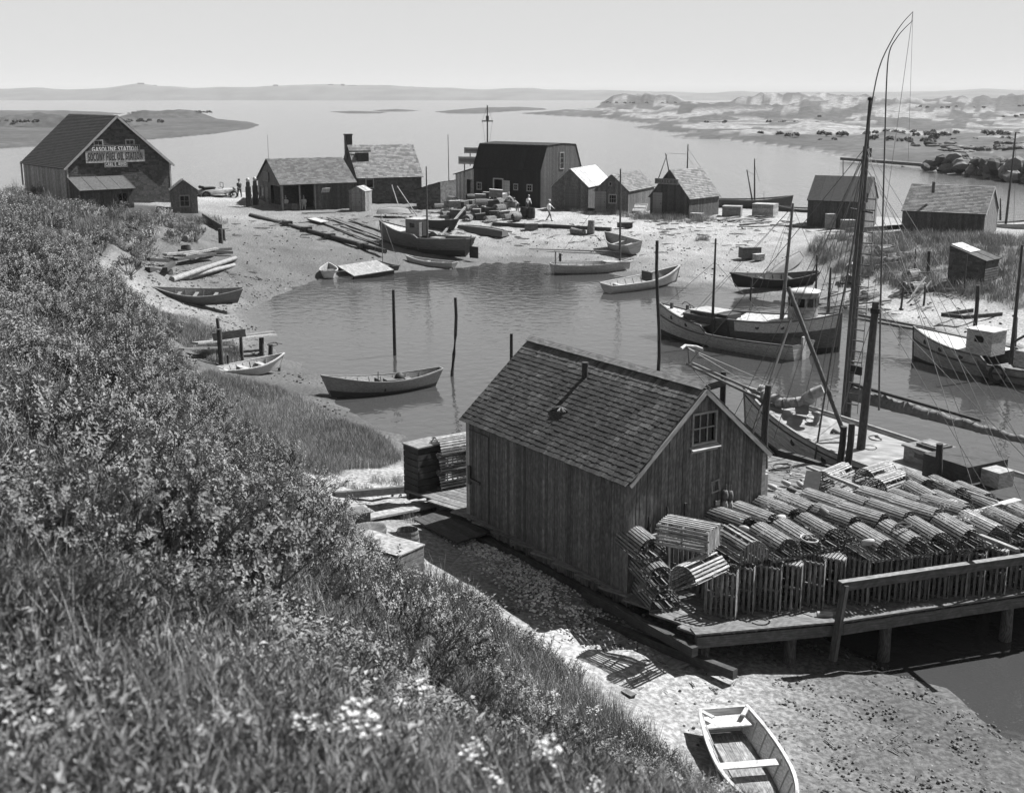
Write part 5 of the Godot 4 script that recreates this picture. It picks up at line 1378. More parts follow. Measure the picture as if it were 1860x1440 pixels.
func build_houses() -> void:
	var t: Node3D
	var tr: Transform3D
	# the gasoline station
	t = house("gas_station", "large dark shingled building with signs on its gable and a plank lean-to", Vector3(-35.700, 2.500, -100.600), 0.6807, 8.80, 10.20, gable(8.80, 3.95, 7.84), 1, 0.11, 0, 0.035, [], 0.34, 0.5)
	var bl := MB.new()      # the side towards the hill is boarded, not shingled
	clad(bl, Vector3(-0.05, 0, 0), Vector3.FORWARD, Vector3.LEFT, 10.20, func(_u: float) -> float: return 3.95, 0, 0.45, [])
	put(bl.mesh(), "boarded_side", M.wood, t)
	window(t, "g", 8.80, 2.75, 5.56, 0.72, 0.63, 0.5, 2, 2)
	window(t, "g", 8.80, 5.40, 5.54, 0.70, 0.64, 0.5, 2, 2)
	window(t, "g", 8.80, 4.25, 2.05, 0.33, 1.72, 0.5, 1, 2)
	tr = t.transform
	var lg := MB.new()
	lg.bx(Vector3(0, 0, 0), Vector3(0.4, 2.0, 0.03), 0.05)
	put(lg.mesh(), "notice_board", M.paint, t, Transform3D(turn(-PI * 0.5), Vector3(-0.12, 2.9, -10.6)))
	sign_board("dark sign with white capitals, topmost of the three on the gable", tr * Transform3D(Basis.IDENTITY, Vector3(4.08, 5.21, 0.1)), 4.16, 0.52, 0.03, 0.6, "GASOLINE STATION", 0.3, 0.3)
	sign_board("long white sign with heavy black capitals on the gable", tr * Transform3D(Basis.IDENTITY, Vector3(4.07, 4.61, 0.1)), 4.92, 0.92, 0.62, 0.02, "SOCONY FUEL OIL STATION", 0.5, 0.5)
	sign_board("small dark name board below the long white sign", tr * Transform3D(Basis.IDENTITY, Vector3(4.05, 3.97, 0.1)), 1.87, 0.4, 0.05, 0.5, "CARL E. REED", 0.25, 0.45)
	# its lean-to
	var lt := Node3D.new()
	lt.name = "lean_to"
	t.add_child(lt, true)
	lt.position = Vector3(0.15, 0, 2.3)
	var b := MB.new()
	clad(b, Vector3.ZERO, Vector3.RIGHT, Vector3.BACK, 4.3, func(_u: float) -> float: return 2.15, 0, 0.1, [[2.95, 3.75, 0.95, 1.75]])
	clad(b, Vector3(0, 0, -2.26), Vector3.BACK, Vector3.LEFT, 2.25, func(u: float) -> float: return lerpf(2.95, 2.15, u / 2.25), 0, 0.1, [])
	clad(b, Vector3(4.3, 0, 0), Vector3.FORWARD, Vector3.RIGHT, 2.25, func(u: float) -> float: return lerpf(2.15, 2.95, u / 2.25), 0, 0.1, [])
	put(b.mesh(), "wall", M.wood, lt)
	b = MB.new()
	slope(b, Vector3(-0.15, 3.0, -2.24), Vector3(4.45, 3.0, -2.24), Vector3(0, -0.9, 2.5), 1, 0.1)
	put(b.mesh(), "roof", M.tarpaper, lt)
	b = MB.new()
	b.bx(Vector3(3.35, 0.9, 0.06), Vector3(1.1, 0.06, 0.16), 0.2)
	for x in [2.93, 3.34, 3.77]: b.bx(Vector3(x, 1.35, 0.03), Vector3(0.06, 0.82, 0.05), 0.16)
	put(b.mesh(), "window_frame", M.wood, lt)
	# hut
	t = house("small_hut", "small plank hut with a four-pane window next to the signed building", Vector3(-27.636, 2.600, -101.436), 0.2967, 2.00, 2.20, gable(2.00, 1.86, 2.63), 0, 0.2, 0, 0.16, [], 0.12, 0.0)
	window(t, "g", 2.00, 1.0, 1.0, 0.75, 0.8, 0.3, 2, 2)
	# shop with the porch
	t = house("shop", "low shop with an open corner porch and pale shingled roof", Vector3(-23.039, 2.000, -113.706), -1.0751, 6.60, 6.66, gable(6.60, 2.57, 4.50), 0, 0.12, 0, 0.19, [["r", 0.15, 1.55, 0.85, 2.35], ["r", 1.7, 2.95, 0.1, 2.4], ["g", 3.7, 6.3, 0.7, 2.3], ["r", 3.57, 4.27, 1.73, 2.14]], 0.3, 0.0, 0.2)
	b = MB.new()       # the porch floor, back wall and posts
	b.bx(Vector3(4.2, 1.25, -1.9), Vector3(0.06, 2.4, 3.6), 0.09)
	put(b.mesh(), "inner_wall", M.wood, t)
	b = MB.new()
	b.bx(Vector3(6.75, 0.02, -1.8), Vector3(0.5, 0.14, 3.7), 0.16)
	put(b.mesh(), "step", M.wood, t)
	for u in [0.06, 1.62, 3.02]:
		b = MB.new()
		b.bx(Vector3(6.60 + 0.05, 1.3, -u), Vector3(0.11, 2.5, 0.11), 0.28)
		put(b.mesh(), "post", M.paint_flat, t)
	window(t, "g", 6.60, 1.3, 1.55, 1.1, 0.9, 0.22, 3, 1)
	door(t, "g", 6.60, 2.7, 1.05, 0.8, 2.0, 0.3)
	b = MB.new()
	b.box(Transform3D(Basis(Vector3(1, 0, 0), 0.0) * Basis(Vector3(0, 0, 1), 0.9), Vector3(6.60 + 0.3, 1.89, -3.92)), Vector3(0.5, 0.03, 0.75), 0.5)
	put(b.mesh(), "shutter", M.paint_flat, t)
	sign_board("dark sign high on the left gable of the shop", t.transform * Transform3D(Basis.IDENTITY, Vector3(2.65, 2.98, 0.08)), 1.6, 0.75, 0.04, 0.45, "", 0.2, 0.2)
	b = MB.new()
	b.tube([Vector3(3.1, 2.0, -0.1), Vector3(3.1, 6.6, -0.1)], 0.025, 0.015, 5, 0.15)
	put(b.mesh(), "flagpole", M.iron, t)
	# cottage with the chimney
	t = house("cottage", "shingled cottage with bleached steep roof and a chimney", Vector3(-16.443, 2.000, -121.254), -1.1694, 5.60, 6.17, gable(5.60, 2.63, 5.38), 1, 0.12, 0, 0.3, [], 0.25, 0.0, 0.045)
	window(t, "r", 5.60, 1.09, 2.00, 0.72, 0.73, 0.42, 1, 1)
	b = MB.new()
	b.bx(Vector3(2.1, 5.38 - 0.15, -0.15), Vector3(0.62, 2.2, 0.62), 0.07)
	b.bx(Vector3(2.1, 5.38 + 0.98, -0.15), Vector3(0.72, 0.12, 0.72), 0.09)
	put(b.mesh(), "chimney", M.stone, t)
	b = MB.new()       # dark hoist dormer on the roof
	b.bx(Vector3(4.0, 4.35, -0.9), Vector3(0.7, 0.8, 1.1), 0.06)
	b.beam(Vector3(3.6, 4.85, 0.6), Vector3(3.9, 4.85, -1.8), 0.1, 0.12, 0.14)
	put(b.mesh(), "hoist", M.wood, t)
	# outhouse
	t = house("outhouse", "pale narrow plank outhouse beside the shop", Vector3(-14.188, 2.000, -108.941), -0.349, 1.5, 1.3, gable(1.5, 1.85, 2.25), 0, 0.33, 2, 0.45, [], 0.06, 0.0)
	door(t, "g", 1.5, 0.75, 0.95, 0.75, 1.7, 0.3)
	# the dark boathouse
	var bg := 6.80
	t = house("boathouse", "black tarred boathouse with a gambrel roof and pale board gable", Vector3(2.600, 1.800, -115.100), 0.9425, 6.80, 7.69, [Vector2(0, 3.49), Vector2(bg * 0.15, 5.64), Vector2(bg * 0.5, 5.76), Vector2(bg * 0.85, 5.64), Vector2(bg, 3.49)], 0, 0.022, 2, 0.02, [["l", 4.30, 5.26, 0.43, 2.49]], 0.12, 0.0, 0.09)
	jamb(t, "l", bg, 4.78, 1.41, 0.96, 2.16, 0.5)
	door(t, "l", bg, 3.69, 1.38, 1.08, 2.09, 0.55, -0.3)
	for q in [[7.03, 1.78, 0.52, 0.55], [2.74, 1.86, 0.44, 0.44], [1.17, 1.85, 0.56, 0.48]]:
		window(t, "l", bg, q[0], q[1], q[2], q[3], 0.42, 2, 2)
	window(t, "g", bg, 3.42, 4.21, 0.67, 1.40, 0.3, 1, 3)
	# its white lean-to with the open door
	var wn := Node3D.new()
	wn.name = "lean_to"
	t.add_child(wn, true)
	wn.position = Vector3(0.35, 0, -7.69)
	b = MB.new()
	clad(b, Vector3.ZERO, Vector3.FORWARD, Vector3.LEFT, 2.5, func(u: float) -> float: return lerpf(3.4, 2.75, u / 2.5), 0, 0.6, [[0.55, 1.15, 0.0, 2.3]])
	clad(b, Vector3(4.0, 0, 0), Vector3.FORWARD, Vector3.RIGHT, 2.5, func(u: float) -> float: return lerpf(3.4, 2.75, u / 2.5), 0, 0.4, [])
	clad(b, Vector3(0, 0, -2.5), Vector3.RIGHT, Vector3.FORWARD, 4.0, func(_u: float) -> float: return 2.75, 0, 0.4, [])
	put(b.mesh(), "wall", M.paint_flat, wn)
	b = MB.new()
	slope(b, Vector3(-0.15, 3.45, 0), Vector3(4.1, 3.45, 0), Vector3(0, -0.75, -2.75), 1, 0.1)
	put(b.mesh(), "roof", M.tarpaper, wn)
	b = MB.new()
	b.bx(Vector3(-0.1, 1.1, -0.28), Vector3(0.05, 2.25, 0.62), 0.36)
	put(b.mesh(), "door", M.paint_flat, wn)
	b = MB.new()
	b.lathe([Vector2(0.0, -0.02), Vector2(0.17, -0.02), Vector2(0.17, 0.02), Vector2(0.0, 0.02)], 14, 0.6, Vector3(0.25, 1.75, -0.75), Basis(Vector3(0, 0, 1), PI * 0.5))
	put(b.mesh(), "clock_face", M.paint, wn)
	for q in [[0.4, 4.1, 0.7], [1.3, 5.0, 0.55]]:
		b = MB.new()
		b.bx(Vector3(0, 0, 0), Vector3(2.0, q[2], 0.05), 0.42)
		b.bx(Vector3(0, 0, 0.027), Vector3(1.7, q[2] * 0.45, 0.006), 0.2)
		b.bx(Vector3(-0.4, -q[2] - 0.2, -0.04), Vector3(0.1, 1.4, 0.05), 0.2)
		tag(put(b.mesh(), "roof_sign", M.paint_flat, self, t.transform * Transform3D(turn(-PI * 0.5 + 0.3), Vector3(q[0], q[1], -7.69 - 1.0))), "faded white board sign standing on the white lean-to roof, the %s one" % ["lower" if q[0] < 1.0 else "upper"][0], "sign")
	# the board shed with the bright metal roof
	t = house("board_shed", "weathered board shed with a bright sheet-metal roof joined to the boathouse", Vector3(3.649, 1.800, -113.284), -0.3840, 3.39, 7.00, gable(3.39, 2.20, 3.73), 0, 0.15, 2, 0.62, [], 0.12, 0.0)
	door(t, "g", 3.39, 1.9, 1.0, 1.3, 2.0, 0.13)
	t = house("plank_shack", "plank shack with a pale door and a small gable window", Vector3(7.408, 1.800, -111.120), -0.4363, 3.07, 7.06, gable(3.07, 2.00, 3.35), 0, 0.16, 0, 0.22, [], 0.15, 0.0)
	door(t, "g", 3.07, 0.53, 0.99, 1.02, 1.80, 0.26)
	window(t, "g", 3.07, 1.67, 1.27, 0.69, 0.65, 0.36, 3, 2)
	window(t, "g", 3.07, 1.44, 2.59, 0.26, 0.23, 0.2, 1, 1)
	# the shack with the name board
	t = house("name_shack", "dark plank shack with a name board across its gable", Vector3(12.087, 1.800, -109.036), -0.7156, 3.98, 4.74, gable(3.98, 1.65, 3.92), 0, 0.13, 0, 0.27, [], 0.18, 0.0, 0.085)
	door(t, "g", 3.98, 0.78, 1.05, 0.98, 1.84, 0.3)
	sign_board("weathered name board across the gable of the dark shack", t.transform * Transform3D(Basis.IDENTITY, Vector3(1.85, 2.98, 0.3)), 2.35, 0.42, 0.2, 0.05, "BUTLER", 0.3, 0.26)
	# sheds on the right
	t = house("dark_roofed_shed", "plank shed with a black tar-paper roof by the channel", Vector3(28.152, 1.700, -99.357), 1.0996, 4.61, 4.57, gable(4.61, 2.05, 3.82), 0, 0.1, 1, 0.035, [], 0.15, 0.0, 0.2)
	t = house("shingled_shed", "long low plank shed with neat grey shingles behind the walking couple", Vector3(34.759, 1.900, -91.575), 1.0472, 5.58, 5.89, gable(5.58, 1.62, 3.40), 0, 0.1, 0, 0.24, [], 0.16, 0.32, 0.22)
	b = MB.new()
	b.tube([Vector3(1.0, 3.40 - 0.5, -4.0), Vector3(1.0, 3.40 + 0.35, -4.0)], 0.12, 0.12, 8, 0.06)
	put(b.mesh(), "stovepipe", M.iron, t)
	# lean-roofed tool shed on the knoll
	t = house("tool_shed", "small shingled tool shed with a slanting tar roof on the grassy knoll", Vector3(25.640, 1.400, -72.388), -0.8029, 2.18, 1.74, [Vector2(0, 2.01), Vector2(2.18, 1.34)], 1, 0.12, 1, 0.07, [], 0.12, 0.0)
	b = MB.new()
	var sl_ := Vector3(2.18, -0.67, 0).normalized()
	for k in 2:
		b.box(Transform3D(Basis(sl_, Vector3(0, 0, 1).cross(sl_), Vector3(0, 0, 1)), Vector3(0, 2.01, 0) + sl_ * (0.3 + k * 0.65) + Vector3(0, 0.11, -0.75)), Vector3(0.6, 0.02, 1.3), 0.6)
	put(b.mesh(), "metal_patch", M.paint, t)
	# low shingled shack falling to pieces among the traps
	t = house("low_shack", "low shingled shack with a battened dark roof behind the trap heap", Vector3(-8.560, 2.000, -112.154), -0.4363, 2.40, 3.00, [Vector2(0, 1.75), Vector2(2.40, 2.45)], 1, 0.14, 1, 0.05, [], 0.2, 0.0)

# ------------------------------------------------------------------ boats
# bow towards +x, keel line at y = 0 amidships
func section(L: float, B: float, H: float, o: Dictionary, t: float, s: float) -> Vector3:
	var tm: float = o.get("tm", 0.45)
	var w := 1.0
	if t > tm: w = 1.0 - pow((t - tm) / (1.0 - tm), o.get("p", 2.2))
	else: w = lerpf(o.get("tw", 0.7), 1.0, 1.0 - pow((tm - t) / tm, 2.0))
	w = maxf(w, 0.012) * B * 0.5
	var ys: float = H + o.get("sb", 0.3) * pow(maxf(0.0, (t - 0.45) / 0.55), 2.0) + o.get("ss", 0.1) * pow(maxf(0.0, (0.45 - t) / 0.45), 2.0)
	if o.has("step") and t < o.step: ys -= o.get("drop", 0.3)
	var yk: float = o.get("rocker", 0.08) * pow(absf(2.0 * t - 1.0), 2.4)
	var fl: float = o.get("flat", 0.5)
	var hw: float = w * (fl + (1.0 - fl) * pow(s, o.get("ex", 1.0)))
	var x: float = -L * 0.5 + L * t + o.get("rake", 0.3) * s * pow(t, 5.0) - o.get("srake", 0.12) * s * pow(1.0 - t, 5.0)
	return Vector3(x, yk + (ys - yk) * pow(s, o.get("ey", 1.0)), hw)

func hull_band(L: float, B: float, H: float, o: Dictionary, s0: float, s1: float, inset: float, tone: float, t0 := 0.0, t1 := 1.0, n := 26, m := 6) -> ArrayMesh:
	var b := MB.new()
	for side in [1.0, -1.0]:
		var rows := []
		for i in n + 1:
			var t := lerpf(t0, t1, float(i) / n)
			var row := []
			for j in m + 1:
				var p := section(L, B, H, o, t, lerpf(s0, s1, float(j) / m))
				p.z = maxf(0.0, p.z - inset) * side
				row.append(p)
			rows.append(row)
		b.sheet(rows, tone, true, side > 0)
	return b.mesh()

func hull_floor(L: float, B: float, H: float, o: Dictionary, s: float, inset: float, tone: float, t0: float, t1: float, up := 0.0, n := 18) -> ArrayMesh:
	var b := MB.new()
	var rows := []
	for i in n + 1:
		var t := lerpf(t0, t1, float(i) / n)
		var p := section(L, B, H, o, t, s)
		var w := maxf(0.0, p.z - inset)
		rows.append([Vector3(p.x, p.y + up, -w), Vector3(p.x, p.y + up + w * 0.03, 0), Vector3(p.x, p.y + up, w)])
	b.sheet(rows, tone, true)
	return b.mesh()

func rail_line(L: float, B: float, H: float, o: Dictionary, s: float, side: float, t0: float, t1: float, out := 0.0, n := 22) -> Array:
	var r := []
	for i in n + 1:
		var p := section(L, B, H, o, lerpf(t0, t1, float(i) / n), s)
		r.append(Vector3(p.x, p.y, (p.z + out) * side))
	return r

func strip(pts: Array, w: float, h: float, tone: float) -> ArrayMesh:
	var b := MB.new()
	for i in pts.size() - 1:
		b.beam(pts[i], pts[i + 1] + (pts[i + 1] - pts[i]).normalized() * w * 0.3, w, h, tone)
	return b.mesh()

func shell(t: Node3D, L: float, B: float, H: float, o: Dictionary, top: float, bottom: float, rail: float, inside := -1.0, wl := 0.35, mat := "paint") -> void:
	put(hull_band(L, B, H, o, wl, 1.0, 0.0, top), "hull", M[mat], t)
	put(hull_band(L, B, H, o, 0.0, wl, 0.0, bottom), "bottom", M.paint_flat, t)
	var k := MB.new()
	var fl := []
	for i in 21:
		var p := section(L, B, H, o, i / 20.0, 0.0)
		fl.append([Vector3(p.x, p.y, -p.z), Vector3(p.x, p.y - 0.005, 0), Vector3(p.x, p.y, p.z)])
	k.sheet(fl, bottom)
	for i in 20:
		k.beam(fl[i][1] - Vector3(0, 0.03, 0), fl[i + 1][1] - Vector3(0, 0.03, 0), 0.05, 0.06, bottom)
	put(k.mesh(), "keel", M.paint_flat, t)
	for side in [1.0, -1.0]:
		put(strip(rail_line(L, B, H, o, 1.0, side, 0.0, 1.0, 0.005), 0.06 if L < 6.0 else 0.09, 0.05 if L < 6.0 else 0.07, rail), "gunwale", M.paint_flat, t)
	var tb := MB.new()
	var row := []
	for side in [-1.0, 1.0]:
		var r := []
		for j in 7:
			var p := section(L, B, H, o, 0.0, j / 6.0)
			r.append(Vector3(p.x - 0.004, p.y, p.z * side))
		row.append(r)
	tb.sheet([row[0], row[1]], top, false)
	var r2 := [[], []]
	for k2 in 2:
		for q in row[k2]: r2[k2].append(q + Vector3(0.05, 0, 0))
	tb.sheet([r2[1], r2[0]], inside if inside > 0.0 else top, false)
	var up0: Vector3 = row[0][6]
	var up1: Vector3 = row[1][6]
	tb.beam(up0 + Vector3(0.02, 0.0, 0), up1 + Vector3(0.02, 0.0, 0), 0.07, 0.03, rail)
	put(tb.mesh(), "transom", M[mat], t)
	var sm := MB.new()
	var pts := []
	for j in 7: 
		var q := section(L, B, H, o, 1.0, j / 6.0)
		pts.append(Vector3(q.x, q.y, 0))
	sm.tube(pts, 0.03 if L < 6 else 0.06, 0.03 if L < 6 else 0.06, 6, rail)
	put(sm.mesh(), "stem", M.paint_flat, t)
	if L > 5.4:
		for s in [0.48, 0.62, 0.78]:
			for side in [1.0, -1.0]: put(strip(rail_line(L, B, H, o, s, side, 0.0, 0.99, 0.001), 0.012, 0.012, top * 0.45), "seam", M.paint_flat, t)
	if inside > 0.0:
		put(hull_band(L, B, H, o, 0.05, 0.985, 0.035, inside, 0.015, 0.98), "lining", M.paint, t)

func open_boat(called: String, label: String, at: Vector3, yaw: float, L: float, B: float, H: float, o: Dictionary, top: float, bottom: float, inside: float, thwarts: Array, roll := 0.0, pitch := 0.0, mat := "paint", group := "") -> Node3D:
	rng.seed = int(absf(at.x * 77.0)) + 5
	var t := thing(called, label, "boat", at, yaw, group)
	t.basis = turn(yaw) * Basis(Vector3(0, 0, 1), pitch) * Basis(Vector3.RIGHT, roll)
	shell(t, L, B, H, o, top, bottom, lerpf(top, inside, 0.6), inside, o.get("wl", 0.3), mat)
	for i in 5:
		var b := MB.new()
		var z := (i - 2) * B * 0.11
		var p0 := section(L, B, H, o, 0.06, 0.0)
		var p1 := section(L, B, H, o, 0.8 - absf(i - 2) * 0.05, 0.0)
		b.beam(Vector3(p0.x, 0.06 + p0.y * 0.3, z), Vector3(p1.x, 0.06 + p1.y * 0.3, z * 0.8), B * 0.1, 0.02, inside * 0.42 * rf(0.7, 1.2))
		put(b.mesh(), "floorboard", M.wood, t)
	for k in 7:
		var tt := 0.14 + k * 0.11
		var b := MB.new()
		for side in [-1.0, 1.0]:
			var pts := []
			for j in 4:
				var p := section(L, B, H, o, tt, 0.1 + j * 0.28)
				pts.append(Vector3(p.x, p.y, (p.z - 0.045) * side))
			b.tube(pts, 0.016, 0.016, 4, inside * 0.8)
		put(b.mesh(), "rib", M.paint_flat, t)
	for q in thwarts:
		var p := section(L, B, H, o, q[0], 0.72)
		var b := MB.new()
		b.bx(Vector3(p.x, p.y, 0), Vector3(q[1], 0.03, maxf(0.1, p.z * 2.0 - 0.06)), q[2])
		put(b.mesh(), "thwart", M.paint, t)
	return t

func overturned(called: String, label: String, at: Vector3, yaw: float, L: float, B: float, H: float, top: float, pitch := 0.0) -> Node3D:
	var o := {"flat": 0.62, "tw": 0.7, "sb": 0.15, "ss": 0.05, "rocker": 0.12}
	var t := thing(called, label, "boat", at + Vector3(0, H + 0.05, 0), yaw)
	t.basis = turn(yaw) * Basis(Vector3(0, 0, 1), pitch) * Basis(Vector3.RIGHT, PI)
	shell(t, L, B, H, o, top, top * 1.15, top * 0.7, -1.0, 0.3, "paint_flat")
	return t

func mast(t: Node3D, foot: Vector3, top: Vector3, r: float, tone: float, called := "mast") -> void:
	var b := MB.new()
	b.tube([foot, foot.lerp(top, 0.5), top], r, r * 0.55, 9, tone)
	put(b.mesh(), called, M.wood, t)

func line(t: Node3D, a: Vector3, b: Vector3, r := 0.009, tone := 0.09, sag := 0.0, called := "stay") -> void:
	var m := MB.new()
	if sag > 0.0: m.tube([a, a.lerp(b, 0.25) - Vector3.UP * sag * 0.75, a.lerp(b, 0.5) - Vector3.UP * sag, a.lerp(b, 0.75) - Vector3.UP * sag * 0.75, b], r, r, 4, tone, false)
	else: m.tube([a, b], r, r, 4, tone, false)
	put(m.mesh(), called, M.rope, t)

func cabin(t: Node3D, called: String, c: Vector3, s: Vector3, tone: float, roof: float, over := 0.06) -> void:
	var n := Node3D.new()
	n.name = called
	t.add_child(n, true)
	n.position = c
	var b := MB.new()
	b.bx(Vector3(0, s.y * 0.5, 0), s, tone)
	put(b.mesh(), "cabin_side", M.paint, n)
	b = MB.new()
	b.bx(Vector3(0, s.y + 0.025, 0), Vector3(s.x + over * 2.0, 0.05, s.z + over * 2.0), roof)
	put(b.mesh(), "cabin_top", M.paint, n)
	for side in [-1.0, 1.0]:
		b = MB.new()
		b.bx(Vector3(0, s.y * 0.66, side * (s.z * 0.5 + 0.006)), Vector3(s.x * 0.35, s.y * 0.26, 0.02), 1.0)
		put(b.mesh(), "cabin_window", M.glass, n)
	b = MB.new()
	b.bx(Vector3(s.x * 0.5 + 0.006, s.y * 0.66, 0), Vector3(0.02, s.y * 0.26, s.z * 0.5), 1.0)
	put(b.mesh(), "cabin_window", M.glass, n)

func portholes(t: Node3D, L: float, B: float, H: float, o: Dictionary, s: float, ts: Array, r := 0.09) -> void:
	for tt in ts:
		for side in [-1.0, 1.0]:
			var p := section(L, B, H, o, tt, s)
			var b := MB.new()
			b.lathe([Vector2(0.0, 0.012), Vector2(r * 0.75, 0.012), Vector2(r, 0.02), Vector2(r * 1.2, 0.0)], 10, 0.03, Vector3(p.x, p.y, p.z * side), Basis(Vector3.RIGHT, side * PI * 0.5))
			put(b.mesh(), "porthole", M.iron, t)

func build_boats() -> void:
	var dory := {"flat": 0.5, "tw": 0.22, "tm": 0.5, "sb": 0.34, "ss": 0.26, "rake": 0.4, "srake": 0.35, "rocker": 0.1, "p": 2.0}
	var skiff := {"flat": 0.66, "tw": 0.68, "tm": 0.42, "sb": 0.2, "ss": 0.06, "rake": 0.25, "rocker": 0.1, "p": 2.3}
	var b: MB
	var t: Node3D
	# the white pulling boat on the near beach
	t = open_boat("rowboat", "white rowboat with broad seats beached below the dock", Vector3(4.142, 0.430, -19.167), -1.4736, 3.6, 1.22, 0.44, {"flat": 0.7, "tw": 0.72, "tm": 0.45, "sb": 0.16, "ss": 0.03, "rake": 0.25, "rocker": 0.06, "p": 2.4, "wl": 0.08}, 0.42, 0.36, 0.75, [[0.07, 0.42, 0.72], [0.46, 0.2, 0.72], [0.78, 0.24, 0.72]], 0.03, 0.0)
	for s in [-1.0, 1.0]:
		b = MB.new()
		var p := section(3.6, 1.22, 0.44, {"flat": 0.7, "tw": 0.72, "tm": 0.45, "sb": 0.16, "ss": 0.03, "rake": 0.25, "rocker": 0.06, "p": 2.4}, 0.02, 1.0)
		b.box(Transform3D(turn(s * 0.55), Vector3(p.x + 0.14, p.y + 0.005, s * (p.z - 0.1))), Vector3(0.3, 0.03, 0.08), 0.6)
		put(b.mesh(), "knee", M.paint, t)
	# dories and skiffs about the cove
	open_boat("dory", "weathered grey dory beached on the pebbles beside the long logs", Vector3(-17.397, 0.720, -68.225), -3.1416, 4.29, 1.45, 0.62, dory, 0.2, 0.16, 0.26, [[0.3, 0.2, 0.3], [0.55, 0.2, 0.3], [0.75, 0.2, 0.25]], -0.16, 0.0, "paint_flat")
	open_boat("skiff", "small white skiff drawn up on the mud by the broken landing", Vector3(-11.066, 0.500, -51.269), 0.7474, 2.83, 1.15, 0.42, skiff, 0.62, 0.6, 0.5, [[0.1, 0.25, 0.55], [0.4, 0.22, 0.6], [0.68, 0.22, 0.55]], 0.05, 0.03)
	t = open_boat("motor_dory", "grey dory with an engine box and dark bottom moored at the marsh edge", Vector3(-5.353, -0.100, -50.102), -2.6461, 4.63, 1.5, 0.66, dory, 0.3, 0.06, 0.3, [[0.62, 0.16, 0.2], [0.8, 0.16, 0.2], [0.25, 0.3, 0.22]], 0.0, 0.03)
	b = MB.new()
	b.bx(Vector3(-0.45, 0.42, 0), Vector3(0.75, 0.4, 0.5), 0.1)
	b.lathe([Vector2(0.0, 0.0), Vector2(0.2, 0.02), Vector2(0.22, 0.2), Vector2(0.1, 0.34), Vector2(0.0, 0.36)], 10, 0.02, Vector3(-0.75, 0.5, 0.05))
	put(b.mesh(), "engine", M.iron, t)
	b = MB.new()
	b.bx(Vector3(0.15, 0.42, 0), Vector3(0.06, 0.36, 1.15), 0.08)
	b.tube([Vector3(0.2, 0.5, 0.1), Vector3(0.2, 0.95, 0.1)], 0.02, 0.02, 5, 0.1)
	put(b.mesh(), "bulkhead", M.wood, t)
	open_boat("dinghy", "little white dinghy lying stern on to the water beside the slanting float", Vector3(-12.473, -0.030, -83.861), 1.72, 2.4, 1.2, 0.55, skiff, 0.8, 0.7, 0.4, [[0.35, 0.2, 0.45], [0.65, 0.2, 0.4]], 0.0, 0.02)
	open_boat("skiff", "narrow white skiff at the water's edge under the stern of the grounded boat", Vector3(-5.838, 0.000, -88.795), 2.6076, 3.92, 1.2, 0.42, skiff, 0.6, 0.45, 0.5, [[0.3, 0.2, 0.5], [0.6, 0.2, 0.5]], 0.0, 0.02)
	t = open_boat("launch", "white half-decked launch beached with its bow up the sand", Vector3(8.350, -0.050, -78.527), 0.6761, 6.08, 1.7, 0.66, {"flat": 0.4, "ex": 0.6, "tw": 0.72, "sb": 0.45, "ss": 0.05, "rake": 0.3, "rocker": 0.1, "wl": 0.12}, 0.66, 0.3, 0.4, [[0.2, 0.3, 0.5]], 0.06, 0.04)
	b = MB.new()
	b.bx(Vector3(0.35, 0.78, 0), Vector3(0.1, 0.62, 0.9), 0.1)
	put(b.mesh(), "bulkhead", M.wood, t)
	t = open_boat("lapstrake_boat", "pale round-sterned boat hauled up the sand beside the catboat mast", Vector3(8.256, 0.584, -93.045), 1.98, 4.4, 1.7, 0.8, {"flat": 0.35, "ex": 0.5, "tw": 0.75, "sb": 0.4, "ss": 0.15, "rake": 0.2, "rocker": 0.12, "wl": 0.15}, 0.5, 0.4, 0.35, [[0.3, 0.3, 0.5], [0.6, 0.3, 0.45]], -0.22, 0.03)
	# catboat with its boom laid aft
	var L := 5.6
	t = open_boat("catboat", "white catboat with a bare mast and a long boom over the beach", Vector3(5.516, -0.120, -85.770), 0.2524, 5.51, 1.9, 0.72, {"flat": 0.4, "ex": 0.6, "tw": 0.6, "sb": 0.3, "ss": 0.08, "rake": 0.15, "rocker": 0.1, "wl": 0.2}, 0.6, 0.2, 0.4, [[0.15, 0.3, 0.5], [0.4, 0.25, 0.5]])
	mast(t, Vector3(2.1, 0.1, 0), Vector3(2.0, 7.19, 0), 0.09, 0.13)
	mast(t, Vector3(2.0, 1.5, 0.05), Vector3(-4.6, 1.95, 0.5), 0.06, 0.2, "boom")
	mast(t, Vector3(1.6, 1.35, 0.1), Vector3(-3.4, 1.75, 0.6), 0.05, 0.16, "gaff")
	line(t, Vector3(2.0, 6.79, 0), Vector3(-2.6, 1.0, 0), 0.012, 0.12)
	b = MB.new()
	b.bx(Vector3(1.9, 0.83, 0), Vector3(1.9, 0.05, 1.1), 0.5)
	put(b.mesh(), "foredeck", M.paint, t)
	b = MB.new()
	b.bx(Vector3(-2.6, 1.2, 0), Vector3(0.08, 1.0, 0.08), 0.5)
	b.bx(Vector3(-2.3, 1.25, 0.1), Vector3(0.1, 0.55, 0.3), 0.06)
	put(b.mesh(), "boom_crutch", M.paint, t)
	# black dory on the sand
	open_boat("black_dory", "black dory sitting on the sand bar below the knoll", Vector3(16.436, 0.340, -77.066), -2.9558, 5.14, 1.6, 0.62, dory, 0.035, 0.03, 0.1, [[0.3, 0.2, 0.12], [0.65, 0.2, 0.12]], -0.12, 0.0, "paint_flat")
	overturned("overturned_boat", "dark rowboat turned keel up on the beach in front of the trap heap", Vector3(-2.510, 1.026, -101.122), 2.55, 4.6, 1.5, 0.5, 0.11, 0.03)
